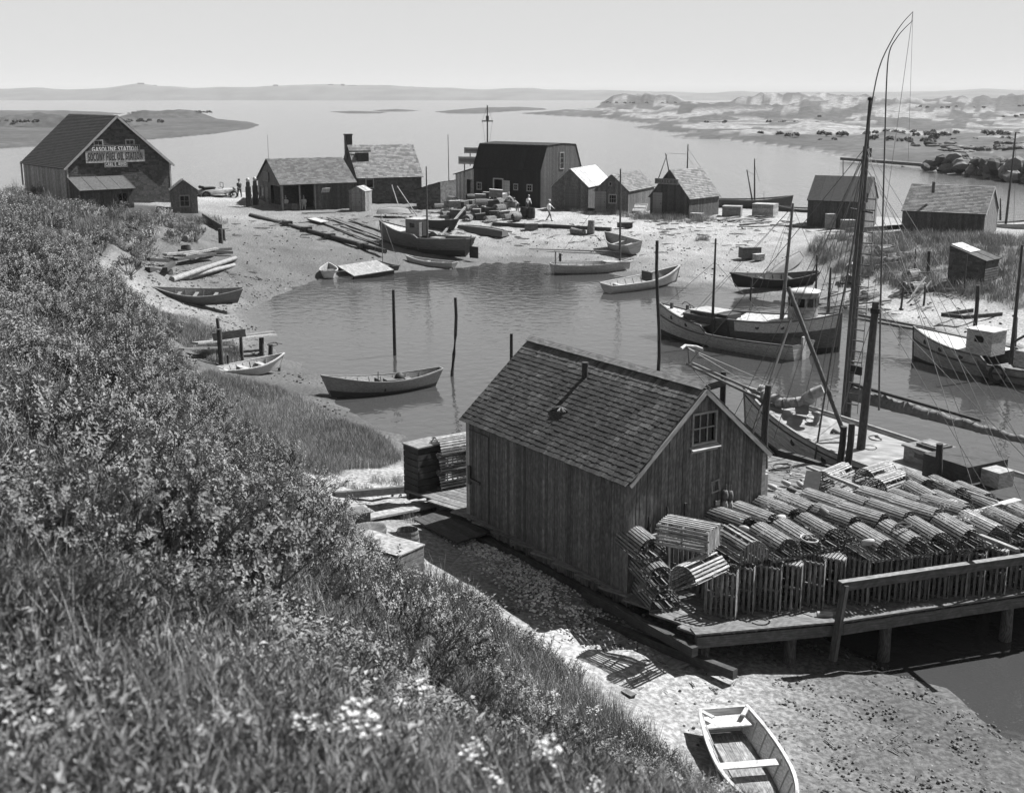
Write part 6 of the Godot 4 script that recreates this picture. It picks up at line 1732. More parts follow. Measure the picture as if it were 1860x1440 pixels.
	overturned("overturned_skiff", "white skiff turned over on the planks behind the grounded boat", Vector3(-9.982, 2.317, -105.049), 0.15, 2.6, 1.15, 0.4, 0.5)
	open_boat("old_hull", "dark old hull lying between the grounded boat and the trap heap", Vector3(-6.504, 1.230, -101.756), 2.7, 3.8, 1.3, 0.7, dory, 0.05, 0.05, 0.06, [], 0.25, 0.0, "paint_flat")
	overturned("overturned_skiff", "pale upturned hull leaning on the grass edge above the black dory", Vector3(18.417, 0.613, -83.386), 0.75, 3.6, 1.2, 0.5, 0.26, 0.3)
	# the grounded fishing boat
	var gb := {"flat": 0.1, "ex": 0.55, "ey": 1.1, "tw": 0.45, "tm": 0.42, "sb": 0.75, "ss": 0.15, "rake": 0.35, "srake": 0.5, "rocker": 0.12, "p": 2.4, "step": 0.5, "drop": 0.22}
	L = 7.83
	t = thing("grounded_fishing_boat", "grey fishing boat with a small wheelhouse grounded high and dry", "boat", Vector3(-6.665, 0.300, -93.548), 2.5492)
	shell(t, L, 2.5, 1.55, gb, 0.15, 0.05, 0.2, 0.14, 0.4, "paint_flat")
	put(hull_floor(L, 2.5, 1.55, gb, 1.0, 0.03, 0.5, 0.52, 0.97, -0.06), "foredeck", M.paint, t)
	put(hull_floor(L, 2.5, 1.55, gb, 0.55, 0.05, 0.15, 0.03, 0.52), "cockpit_floor", M.wood, t)
	cabin(t, "wheelhouse", Vector3(L * 0.08, 1.35, 0), Vector3(1.25, 1.25, 1.2), 0.24, 0.55)
	b = MB.new()
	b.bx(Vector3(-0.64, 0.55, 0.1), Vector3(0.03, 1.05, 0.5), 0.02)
	put(b.mesh(), "doorway", M.iron, t.get_node("wheelhouse"))
	mast(t, Vector3(-0.35, 0.8, 0), Vector3(-0.35, 6.53, 0), 0.08, 0.13)
	b = MB.new()
	b.bx(Vector3(-L * 0.5 - 0.75, 0.45, 0), Vector3(0.75, 0.85, 0.07), 0.05)
	b.tube([Vector3(-L * 0.5 - 0.35, 0.2, 0), Vector3(-L * 0.5 - 0.5, 1.7, 0)], 0.04, 0.04, 6, 0.08)
	put(b.mesh(), "rudder", M.wood, t)
	b = MB.new()
	b.bx(Vector3(-1.3, 1.0, 0.0), Vector3(0.9, 0.7, 0.8), 0.3)
	put(b.mesh(), "engine_box", M.paint_flat, t)
	# the pale motorboat with the low stern
	var mo := {"flat": 0.12, "ex": 0.5, "ey": 1.1, "tw": 0.72, "tm": 0.42, "sb": 0.6, "ss": 0.05, "rake": 0.1, "srake": 0.12, "rocker": 0.08, "p": 2.3, "step": 0.57, "drop": 0.34}
	L = 8.49
	t = thing("motorboat", "pale motorboat with a long open cockpit and white transom", "boat", Vector3(10.587, -0.420, -59.746), 2.3294)
	shell(t, L, 2.5, 1.45, mo, 0.6, 0.03, 0.12, 0.14, 0.36)
	put(hull_floor(L, 2.5, 1.45, mo, 1.0, 0.03, 0.55, 0.575, 0.985, -0.03), "foredeck", M.paint, t)
	put(hull_floor(L, 2.5, 1.45, mo, 0.5, 0.06, 0.08, 0.02, 0.575), "cockpit_floor", M.wood, t)
	for s in [1.0, -1.0]: put(strip(rail_line(L, 2.5, 1.45, mo, 0.72, s, 0.575, 1.0, 0.015), 0.05, 0.07, 0.13), "rub_rail", M.paint_flat, t)
	cabin(t, "trunk_cabin", Vector3(L * 0.13, 1.5, 0), Vector3(1.5, 0.55, 1.3), 0.1, 0.5)
	b = MB.new()
	b.bx(Vector3(L * 0.02, 1.35, 0.1), Vector3(0.9, 1.35, 1.1), 0.045)
	put(b.mesh(), "engine_house", M.paint_flat, t)
	mast(t, Vector3(L * 0.045, 0.6, -0.75), Vector3(L * 0.045, 5.72, -0.75), 0.08, 0.07)
	portholes(t, L, 2.5, 1.45, mo, 0.86, [0.72, 0.86])
	b = MB.new()
	b.bx(Vector3(-L * 0.5 - 0.12, 0.85, 0.0), Vector3(0.1, 1.3, 0.28), 0.6)
	put(b.mesh(), "rudder", M.paint, t)
	for q in [L * 0.42, L * 0.3]:
		b = MB.new()
		b.bx(Vector3(q, 1.95, 0), Vector3(0.12, 0.4, 0.12), 0.1)
		put(b.mesh(), "bitt", M.wood, t)
	b = MB.new()
	var anc := []
	for k in 9: anc.append(Vector3(L * 0.33 + cos(k * 0.35 + 0.5) * 0.3, 1.95 + sin(k * 0.35 + 0.5) * 0.3, 0.2))
	b.tube(anc, 0.025, 0.02, 5, 0.05)
	b.tube([anc[4], Vector3(L * 0.2, 1.85, 0.1)], 0.022, 0.022, 5, 0.06)
	put(b.mesh(), "anchor", M.iron, t)
	line(t, Vector3(L * 0.045, 4.6, -0.75), Vector3(L * 0.47, 2.0, 0), 0.011, 0.1)
	line(t, Vector3(L * 0.045, 4.6, -0.75), Vector3(-L * 0.3, 1.1, 0.9), 0.011, 0.1)
	# boat with the round wheelhouse lying alongside
	L = 7.4
	var wo := {"flat": 0.12, "ex": 0.5, "ey": 1.05, "tw": 0.6, "sb": 0.5, "ss": 0.1, "rake": 0.05, "rocker": 0.06, "p": 2.6}
	t = thing("wheelhouse_boat", "two-toned boat with a rounded white wheelhouse moored bow out by the sand", "boat", Vector3(12.312, -0.450, -59.823), -0.42)
	shell(t, L, 2.7, 1.85, wo, 0.13, 0.03, 0.16, 0.2, 0.3)
	put(hull_band(L, 2.7, 1.85, wo, 0.72, 1.0, -0.012, 0.65, 0.35, 0.985), "bulwark", M.paint, t)
	put(hull_floor(L, 2.7, 1.85, wo, 1.0, 0.03, 0.55, 0.35, 0.985, -0.04), "deck", M.paint, t)
	put(hull_floor(L, 2.7, 1.85, wo, 0.6, 0.05, 0.12, 0.02, 0.36), "cockpit_floor", M.wood, t)
	portholes(t, L, 2.7, 1.85, wo, 0.86, [0.5, 0.66])
	var wh := Node3D.new()
	wh.name = "wheelhouse"
	t.add_child(wh, true)
	wh.position = Vector3(1.9, 1.95, 0)
	b = MB.new()
	b.lathe([Vector2(0.72, 0.0), Vector2(0.72, 1.3)], 18, 0.36)
	put(b.mesh(), "cabin_side", M.paint, wh)
	b = MB.new()
	b.lathe([Vector2(0.0, 1.48), Vector2(0.5, 1.44), Vector2(0.85, 1.36), Vector2(0.85, 1.3), Vector2(0.0, 1.3)], 20, 0.6)
	put(b.mesh(), "cabin_top", M.paint, wh)
	for a in [-0.9, -0.3, 0.3, 0.9, 1.5, 2.1]:
		b = MB.new()
		b.box(Transform3D(turn(-a - 0.6), Vector3(cos(a + 0.6) * 0.715, 0.85, sin(a + 0.6) * 0.715)), Vector3(0.03, 0.42, 0.3), 1.0)
		put(b.mesh(), "cabin_window", M.glass, wh)
	mast(t, Vector3(0.9, 1.2, 0.2), Vector3(1.15, 7.44, 0), 0.11, 0.22)
	mast(t, Vector3(0.9, 4.9, 0.6), Vector3(1.1, 4.9, -0.6), 0.03, 0.4, "crosstree")
	mast(t, Vector3(3.0, 1.9, -0.6), Vector3(3.0, 4.4, -0.6), 0.09, 0.07, "exhaust_post")
	for q in [Vector3(3.6, 2.3, 0), Vector3(-3.4, 1.9, 0.8), Vector3(-3.4, 1.9, -0.8), Vector3(-0.5, 1.9, 1.3), Vector3(-0.5, 1.9, -1.3)]:
		line(t, Vector3(1.15, 7.29, 0), q, 0.01, 0.1)
	# white-decked boat on the right with the tyre fender
	L = 8.6
	var pb := {"flat": 0.12, "ex": 0.5, "ey": 1.05, "tw": 0.7, "sb": 0.5, "ss": 0.05, "rake": 0.12, "rocker": 0.06, "p": 2.5, "step": 0.5, "drop": 0.32}
	var pa := Vector3(18.233, 0.000, -56.050)
	var pv := Vector3(3.562, 0.000, 4.700).normalized()
	t = thing("white_decked_boat", "pale boat with a white foredeck, small cabin and a tyre fender", "boat", pa + pv * L * 0.5 + Vector3(0.6, -0.45, -0.75), atan2(pv.z, -pv.x))
	shell(t, L, 2.9, 1.45, pb, 0.55, 0.03, 0.12, 0.2, 0.3)
	put(hull_floor(L, 2.9, 1.45, pb, 1.0, 0.03, 0.66, 0.505, 0.985, -0.03), "foredeck", M.paint, t)
	put(hull_floor(L, 2.9, 1.45, pb, 0.6, 0.05, 0.2, 0.02, 0.505), "cockpit_floor", M.wood, t)
	for s in [1.0, -1.0]: put(strip(rail_line(L, 2.9, 1.45, pb, 0.7, s, 0.0, 1.0, 0.02), 0.06, 0.09, 0.1), "rub_rail", M.paint_flat, t)
	portholes(t, L, 2.9, 1.45, pb, 0.84, [0.62, 0.76, 0.88], 0.1)
	cabin(t, "wheelhouse", Vector3(0.55, 1.35, -0.2), Vector3(1.25, 1.05, 1.1), 0.5, 0.66)
	mast(t, Vector3(-0.55, 1.0, 0.1), Vector3(-0.55, 6.22, 0.1), 0.1, 0.1)
	mast(t, Vector3(-0.6, 2.0, 0.1), Vector3(-3.6, 4.2, 0.2), 0.06, 0.12, "boom")
	b = MB.new()
	var ring := []
	for k in 17: ring.append(Vector3(cos(TAU * k / 16.0) * 0.34, sin(TAU * k / 16.0) * 0.34, 0))
	b.tube(ring, 0.085, 0.085, 8, 0.02, false)
	put(b.mesh(), "tyre_fender", M.iron, t, Transform3D(Basis.IDENTITY, Vector3(-0.95, 0.85, -1.56)))
	b = MB.new()
	b.bx(Vector3(-1.2, 1.35, 0.2), Vector3(0.7, 0.7, 0.7), 0.36)
	put(b.mesh(), "engine_box", M.paint, t)
	build_sloop()

func build_sloop() -> void:
	var b: MB
	var L := 13.6
	var o := {"flat": 0.06, "ex": 0.5, "ey": 1.0, "tw": 0.55, "tm": 0.45, "sb": 0.65, "ss": 0.2, "rake": 0.35, "srake": 0.4, "rocker": 0.25, "p": 2.3}
	var bow := Vector3(8.334, 1.850, -41.999)
	var stern := Vector3(14.326, 1.250, -31.409)
	var dir := (stern - bow)
	dir.y = 0.0
	dir = dir.normalized()
	var t := thing("fishing_sloop", "white two-masted fishing vessel with furled sails lying at the dock", "boat", Vector3(bow.x, -0.75, bow.z) + dir * L * 0.5, atan2(dir.z, -dir.x))
	var H := 2.15
	var B := 3.3
	shell(t, L, B, H, o, 0.75, 0.025, 0.3, -1.0, 0.5)
	for s in [1.0, -1.0]:
		put(strip(rail_line(L, B, H, o, 0.9, s, 0.0, 1.0, 0.012), 0.03, 0.05, 0.08), "stripe", M.paint_flat, t)
	put(hull_floor(L, B, H, o, 0.955, 0.02, 0.34, 0.02, 0.985), "deck", M.paint, t)
	portholes(t, L, B, H, o, 0.8, [0.5, 0.62, 0.74], 0.1)
	var inv := t.transform.affine_inverse()
	# deck works
	cabin(t, "companion_house", Vector3(-1.0, 2.02, 0.45), Vector3(1.3, 0.5, 1.1), 0.3, 0.22)
	b = MB.new()
	b.bx(Vector3(-1.0, 2.62, 0.45), Vector3(0.75, 0.08, 0.7), 0.1)
	b.bx(Vector3(-1.0, 2.67, 0.45), Vector3(0.55, 0.04, 0.5), 0.3)
	put(b.mesh(), "skylight", M.paint, t)
	b = MB.new()
	b.bx(Vector3(-2.7, 2.32, -0.2), Vector3(1.6, 1.0, 1.6), 0.07)
	put(b.mesh(), "engine_house", M.wood, t)
	b = MB.new()
	b.bx(Vector3(-3.9, 2.42, -0.3), Vector3(0.6, 0.7, 0.6), 0.4)
	put(b.mesh(), "white_locker", M.paint, t)
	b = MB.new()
	b.bx(Vector3(-4.9, 2.14, -0.2), Vector3(3.4, 0.36, 2.0), 0.04)  # near-black block painted in for the shade of the open aft cockpit
	put(b.mesh(), "cockpit_shade", M.wood, t)
	b = MB.new()
	b.lathe([Vector2(0.0, 0.0), Vector2(0.4, 0.0), Vector2(0.42, 0.06), Vector2(0.12, 0.1), Vector2(0.09, 0.3), Vector2(0.2, 0.42), Vector2(0.0, 0.5)], 14, 0.3, Vector3(3.6, 2.20, 0.1))
	put(b.mesh(), "deck_ventilator", M.paint, t)
	b = MB.new()
	for k in 3:
		b.bx(Vector3(4.8 - k * 0.5, 2.15, 0.2 - k * 0.1), Vector3(0.25, 0.3, 0.25), 0.06)
	b.tube([Vector3(2.2, 2.0, 0.3), Vector3(2.6, 2.32, -0.1), Vector3(3.1, 2.0, 0.2), Vector3(2.7, 2.05, 0.5), Vector3(2.1, 2.02, 0.1)], 0.08, 0.06, 6, 0.12)
	put(b.mesh(), "windlass", M.iron, t)
	# masts
	var foot: Vector3 = inv * Vector3(11.768, 1.150, -42.254)
	var top: Vector3 = inv * Vector3(11.848, 11.823, -42.104)
	var hound := foot.lerp(top, 0.86)
	b = MB.new()
	b.tube([foot - Vector3(0, 0.8, 0), foot.lerp(top, 0.5), hound], 0.19, 0.11, 12, 0.13)
	b.tube([hound - Vector3(0, 0.3, 0), top], 0.085, 0.045, 10, 0.08)
	b.lathe([Vector2(0.0, 0.12), Vector2(0.08, 0.08), Vector2(0.08, 0.0), Vector2(0.0, -0.02)], 8, 0.04, top)
	put(b.mesh(), "mainmast", M.wood, t)
	var foot2: Vector3 = inv * Vector3(10.758, 1.200, -36.790)
	var top2: Vector3 = inv * Vector3(10.937, 5.964, -36.790)
	b = MB.new()
	b.tube([foot2 - Vector3(0, 0.5, 0), top2], 0.14, 0.11, 10, 0.09)
	b.tube([top2 - Vector3(0, 0.35, 0), top2 - Vector3(0, 0.2, 0)], 0.15, 0.15, 10, 0.03)
	put(b.mesh(), "gin_pole", M.wood, t)
	# derrick spar slanting from the pole foot, second spar on the bow side
	var sp := [[Vector3(8.655, 6.137, -38.500), Vector3(10.457, 1.621, -37.500), 0.075, 0.14], [Vector3(9.712, 4.370, -42.500), Vector3(7.938, 1.068, -39.500), 0.05, 0.08]]
	for q in sp:
		b = MB.new()
		b.tube([inv * q[0], inv * q[1]], q[2], q[2], 8, q[3])
		put(b.mesh(), "spar", M.wood, t)
	# boom with the furled mainsail and the gaff lying along it
	var bm0: Vector3 = foot + Vector3(-0.25, 0.55, 0)
	var bm1: Vector3 = inv * Vector3(16.358, 1.513, -36.500)
	b = MB.new()
	b.tube([bm0, bm1], 0.1, 0.07, 8, 0.2)
	put(b.mesh(), "boom", M.wood, t)
	b = MB.new()
	rng.seed = 31
	var pts := []
	for k in 22:
		var f := k / 21.0
		pts.append(bm0.lerp(bm1, f * 0.92) + Vector3(0, 0.18 - 0.12 * f + 0.04 * sin(k * 1.9), rf(-0.03, 0.03)))
	for k in 21:
		b.tube([pts[k], pts[k].lerp(pts[k + 1], 0.5) + Vector3(0, -0.03, 0), pts[k + 1]], lerpf(0.24, 0.1, k / 21.0) * rf(0.85, 1.15), lerpf(0.24, 0.1, (k + 1) / 21.0) * rf(0.85, 1.1), 9, 0.17 * rf(0.8, 1.2))
	put(b.mesh(), "furled_mainsail", M.cloth, t)
	b = MB.new()
	b.tube([bm0 + Vector3(0, 0.5, 0), bm0.lerp(bm1, 0.7) + Vector3(0, 0.35, -0.12)], 0.07, 0.05, 7, 0.06)
	put(b.mesh(), "gaff", M.wood, t)
	# furled jib on the bow, canvas slack over the stay
	b = MB.new()
	var j0 := Vector3(L * 0.5 - 0.4, 2.9, 0.0)
	var jp := []
	for k in 14:
		var f := k / 13.0
		jp.append(j0 + Vector3(-3.0 * f, -0.35 * sin(f * PI) + 0.55 * f * f, 0.15 * sin(k * 2.0)))
	for k in 13: b.tube([jp[k], jp[k + 1]], 0.2 * rf(0.7, 1.2), 0.18 * rf(0.7, 1.2), 8, 0.32 * rf(0.8, 1.2))
	b.sheet([[jp[8], jp[10], jp[12]], [jp[8] + Vector3(0, -0.4, 0.1), jp[10] + Vector3(0.1, -0.6, 0.15), jp[12] + Vector3(0.2, -0.4, 0.1)]], 0.3)
	put(b.mesh(), "furled_jib", M.cloth, t)
	# bowsprit with the harpooner's pulpit
	var tip: Vector3 = inv * Vector3(6.073, 3.057, -41.500)
	var stem := Vector3(L * 0.5 - 0.3, 2.65, 0)
	for s in [-0.13, 0.13]:
		b = MB.new()
		b.tube([stem + Vector3(-0.6, -0.05, s * 1.6), tip + Vector3(0, 0, s)], 0.055, 0.045, 7, 0.25)
		put(b.mesh(), "bowsprit", M.wood, t)
	b = MB.new()
	var pt: Vector3 = inv * Vector3(6.017, 3.596, -41.500)
	b.tube([tip, pt], 0.02, 0.02, 5, 0.1)
	b.tube([pt + Vector3(0, 0, -0.3), pt + Vector3(0.15, 0.05, 0), pt + Vector3(0, 0, 0.35), pt + Vector3(-0.35, -0.03, 0.35)], 0.06, 0.06, 6, 0.55)
	put(b.mesh(), "pulpit", M.cloth, t)
	line(t, pt, stem + Vector3(-0.2, 0.4, -0.4), 0.012, 0.25)
	line(t, pt, stem + Vector3(-0.2, 0.4, 0.4), 0.012, 0.25)
	line(t, tip, Vector3(L * 0.5 - 0.1, 0.9, 0), 0.014, 0.08)
	# curved bamboo poles rising from the deck
	var whip := [[Vector3(9.429, 0.906, -37.000), Vector3(9.766, 4.370, -37.000), Vector3(10.168, 7.476, -37.000), Vector3(10.339, 9.827, -37.000), Vector3(10.431, 11.330, -37.000), Vector3(10.606, 12.726, -37.000), Vector3(10.942, 13.567, -37.000), Vector3(11.195, 13.992, -37.000), Vector3(11.471, 14.308, -37.000)], [Vector3(11.809, 2.143, -38.600), Vector3(11.629, 5.457, -38.600), Vector3(11.502, 8.219, -38.600), Vector3(11.392, 10.727, -38.600), Vector3(11.326, 12.355, -38.600), Vector3(11.345, 13.237, -38.600), Vector3(11.545, 13.667, -38.600), Vector3(11.771, 13.951, -38.600), Vector3(11.986, 14.157, -38.600)]]
	for q in whip:
		var w := []
		for i in 8:
			for k in 4: w.append(inv * q[i].cubic_interpolate(q[i + 1], q[maxi(i - 1, 0)], q[mini(i + 2, 8)], k / 4.0))
		w.append(inv * q[8])
		b = MB.new()
		b.tube(w, 0.034, 0.009, 6, 0.17)
		put(b.mesh(), "bamboo_pole", M.wood, t)
	line(t, inv * whip[0][8], inv * Vector3(11.656, 9.987, -37.000), 0.006, 0.2)
	line(t, inv * whip[0][8], foot.lerp(top, 0.3) + Vector3(-0.6, 0, 0.2), 0.007, 0.16)
	# rope ladder up the mast
	var la: Vector3 = foot + Vector3(-0.55, 0.2, -0.55)
	var lb := foot.lerp(top, 0.72) + Vector3(-0.28, 0, -0.1)
	var side := Vector3(0.42, 0, -0.12)
	line(t, la, lb, 0.016, 0.16, 0.0, "ladder_rope")
	line(t, la - side, lb - side * 0.8, 0.016, 0.16, 0.0, "ladder_rope")
	for k in 20:
		var f := 0.04 + k * 0.049
		b = MB.new()
		b.tube([la.lerp(lb, f), (la - side).lerp(lb - side * 0.8, f)], 0.022, 0.022, 5, 0.12)
		put(b.mesh(), "rung", M.wood, t)
	b = MB.new()
	b.bx(la.lerp(lb, 0.2) - side * 0.5, Vector3(0.55, 0.3, 0.06), 0.02)
	put(b.mesh(), "lamp_board", M.wood, t)
	b = MB.new()
	b.tube([foot.lerp(top, 0.66) + Vector3(0.75, 0, 0.25), foot.lerp(top, 0.66) + Vector3(-0.75, 0, -0.25)], 0.035, 0.035, 6, 0.1)
	put(b.mesh(), "crosstree", M.wood, t)
	# standing rigging
	for q in [[0.84, 2.6, 1.0], [0.84, 2.0, 1.0], [0.8, 1.4, 1.0], [0.84, 2.6, -1.0], [0.84, 2.0, -1.0], [0.8, 1.4, -1.0], [0.84, 0.4, -1.0], [0.84, 0.6, 1.0]]:
		line(t, foot.lerp(top, q[0]), Vector3(foot.x + q[1] - 2.0, 1.95, q[2] * B * 0.48), 0.012, 0.1)
	line(t, foot.lerp(top, 0.86), tip, 0.012, 0.1)
	line(t, foot.lerp(top, 0.86), Vector3(L * 0.5 - 0.5, 2.7, 0), 0.012, 0.1)
	for q in [[0.86, -L * 0.5 + 0.3, 0.4], [0.84, -L * 0.5 + 1.2, -1.0], [0.8, -L * 0.5 + 2.4, 1.3], [0.7, -3.0, 1.5], [0.86, -4.4, -1.5], [0.6, -5.0, 1.2]]:
		line(t, foot.lerp(top, q[0]), Vector3(q[1], 1.95, q[2]), 0.011, 0.14)
	line(t, foot.lerp(top, 0.8), bm1, 0.011, 0.14)
	line(t, foot.lerp(top, 0.78), bm0.lerp(bm1, 0.6) + Vector3(0, 0.2, 0), 0.01, 0.12)
	line(t, top2, Vector3(-5.0, 2.12, 1.0), 0.012, 0.12)
	line(t, top2, Vector3(-4.6, 2.12, -1.2), 0.012, 0.12)
	line(t, top2 - Vector3(0, 0.2, 0), Vector3(3.5, 2.32, 1.0), 0.012, 0.12)
	for q in [0.84, 0.7, 0.5, 0.12]:
		b = MB.new()
		b.bx(foot.lerp(top, q) + Vector3(0.1, 0, 0.18), Vector3(0.2, 0.3, 0.16), 0.04)
		put(b.mesh(), "block", M.iron, t)

# ------------------------------------------------------------------ things along the shore
func piling(label: String, foot: Vector3, top: float, r: float, tone: float, bend := 0.0, group := "") -> void:
	var b := MB.new()
	var pts := []
	for i in 7:
		var f := i / 6.0
		pts.append(Vector3(bend * sin(f * 5.0 + foot.x) * 0.6 + bend * f * 0.3, lerpf(-1.5, top - foot.y, f), bend * 0.5 * cos(f * 4.0)))
	b.tube(pts, r, r * 0.8, 9, tone)
	tag(put(b.mesh(), "piling", M.bark, self, Transform3D(Basis.IDENTITY, foot)), label, "piling", group)

func plank_thing(called: String, label: String, a: Vector3, b_: Vector3, w: float, h: float, tone: float, group := "") -> void:
	var b := MB.new()
	var c := (a + b_) * 0.5
	b.beam(a - c, b_ - c, w, h, tone)
	tag(put(b.mesh(), called, M.wood, self, Transform3D(Basis.IDENTITY, c)), label, called.replace("_", " ").get_slice(" ", called.count("_")), group)

func log_thing(called: String, label: String, a: Vector3, b_: Vector3, r: float, tone: float) -> void:
	var b := MB.new()
	var c := (a + b_) * 0.5
	b.tube([a - c, Vector3(0, rf(-0.03, 0.03), 0), b_ - c], r, r * 0.82, 9, tone)
	tag(put(b.mesh(), called, M.bark, self, Transform3D(Basis.IDENTITY, c)), label, "log")

func crate(label: String, at: Vector3, yaw: float, s: Vector3, tone: float, lid := -1.0, group := "", called := "crate", tilt := 0.0) -> Node3D:
	var t := thing(called, label, called.replace("_", " ").get_slice(" ", called.count("_")), at, yaw, group)
	t.basis = turn(yaw) * Basis(Vector3(0, 0, 1), tilt)
	var n := maxi(2, int(s.y / 0.16))
	for i in n:
		var y := (i + 0.5) * s.y / n
		var b := MB.new()
		var h := s.y / n - 0.012
		var c := tone * rf(0.75, 1.2)
		for k in [-1.0, 1.0]:
			b.bx(Vector3(0, y, k * (s.z * 0.5 - 0.01)), Vector3(s.x, h, 0.02), c, Vector2(rf(0, 9), rf(0, 9)))
			b.box(Transform3D(turn(PI * 0.5), Vector3(k * (s.x * 0.5 - 0.01), y, 0)), Vector3(s.z - 0.042, h, 0.02), c, Vector2(rf(0, 9), rf(0, 9)))
		put(b.mesh(), "slat", M.wood, t)
	var f := MB.new()
	f.bx(Vector3(0, 0.012, 0), Vector3(s.x - 0.05, 0.02, s.z - 0.05), tone * 0.5)
	put(f.mesh(), "base", M.wood, t)
	if lid > 0.0:
		f = MB.new()
		f.bx(Vector3(0, s.y + 0.015, 0), Vector3(s.x + 0.04, 0.026, s.z + 0.04), lid)
		put(f.mesh(), "lid", M.wood, t)
	return t

func barrel(label: String, at: Vector3, r: float, h: float, tone: float, open := false, group := "", lying := false, yaw := 0.0) -> void:
	var t := thing("barrel", label, "barrel", at, yaw, group)
	if lying: t.basis = turn(yaw) * Basis(Vector3(0, 0, 1), PI * 0.5)
	var n := 16
	for i in n:
		var b := MB.new()
		var rows := []
		for j in 6:
			var f := j / 5.0
			var rr := r * (0.86 + 0.14 * sin(f * PI))
			var row := []
			for k in 3:
				var a := TAU * (i + k * 0.488) / n
				row.append(Vector3(cos(a) * rr, f * h, sin(a) * rr))
			rows.append(row)
		b.sheet(rows, tone * rf(0.75, 1.2))
		put(b.mesh(), "stave", M.wood, t)
	for f in [0.12, 0.3, 0.72, 0.9]:
		var b := MB.new()
		var rr: float = r * (0.86 + 0.14 * sin(f * PI)) + 0.008
		b.lathe([Vector2(rr, f * h - 0.02), Vector2(rr, f * h + 0.02)], 20, 0.05)
		put(b.mesh(), "hoop", M.iron, t)
	var e := MB.new()
	var y := 0.1 if open else h * 0.96
	e.lathe([Vector2(0.0, y), Vector2(r * 0.88, y)], 18, tone * (0.35 if open else 0.9))
	put(e.mesh(), "head", M.wood, t)

func stones(called: String, label: String, seed_: int, places: Array, tone: float) -> void:
	rng.seed = seed_
	var b := MB.new()
	var pts := []
	for j in 5:
		var row := []
		for k in 8:
			var a := TAU * k / 7.0
			var ph := PI * j / 4.0
			var r := 1.0 + 0.22 * fine.get_noise_3d(cos(a) * 2.0 + seed_, cos(ph) * 2.0, sin(a) * 2.0)
			row.append(Vector3(cos(a) * sin(ph) * r, cos(ph) * 0.55 * r, sin(a) * sin(ph) * 0.8 * r))
		pts.append(row)
	b.sheet(pts, tone, true)
	scatter(called, label, b.mesh(), M.stone, places, 0.5, 1.5)

func coil(label: String, at: Vector3, r: float, tone: float) -> void:
	var b := MB.new()
	var pts := []
	for i in 46:
		var a := i * 0.55
		pts.append(Vector3(cos(a) * r * (1.0 + 0.12 * sin(a * 0.31)), 0.02 + 0.09 * (i % 12) / 12.0 + rf(0, 0.02), sin(a) * r * 0.9))
	pts.append(Vector3(r * 1.9, 0.02, r * 0.6))
	b.tube(pts, 0.014, 0.014, 5, tone, false)
	tag(put(b.mesh(), "rope_coil", M.rope, self, Transform3D(turn(rf(0, TAU)), at)), label, "rope")

func float_buoy(at: Vector3, tone: float) -> void:
	var b := MB.new()
	b.lathe([Vector2(0.0, 0.17), Vector2(0.05, 0.16), Vector2(0.075, 0.05), Vector2(0.07, -0.08), Vector2(0.0, -0.13)], 10, tone)
	b.tube([Vector3(0, -0.3, 0), Vector3(0, 0.2, 0)], 0.012, 0.012, 5, 0.2)
	tag(put(b.mesh(), "trap_float", M.paint_flat, self, Transform3D(Basis(Vector3(rf(-1, 1), 0.2, rf(-1, 1)).normalized(), 1.4), at)), "small wooden float lying loose among the dock traps", "buoy", "floats lying among the dock traps")

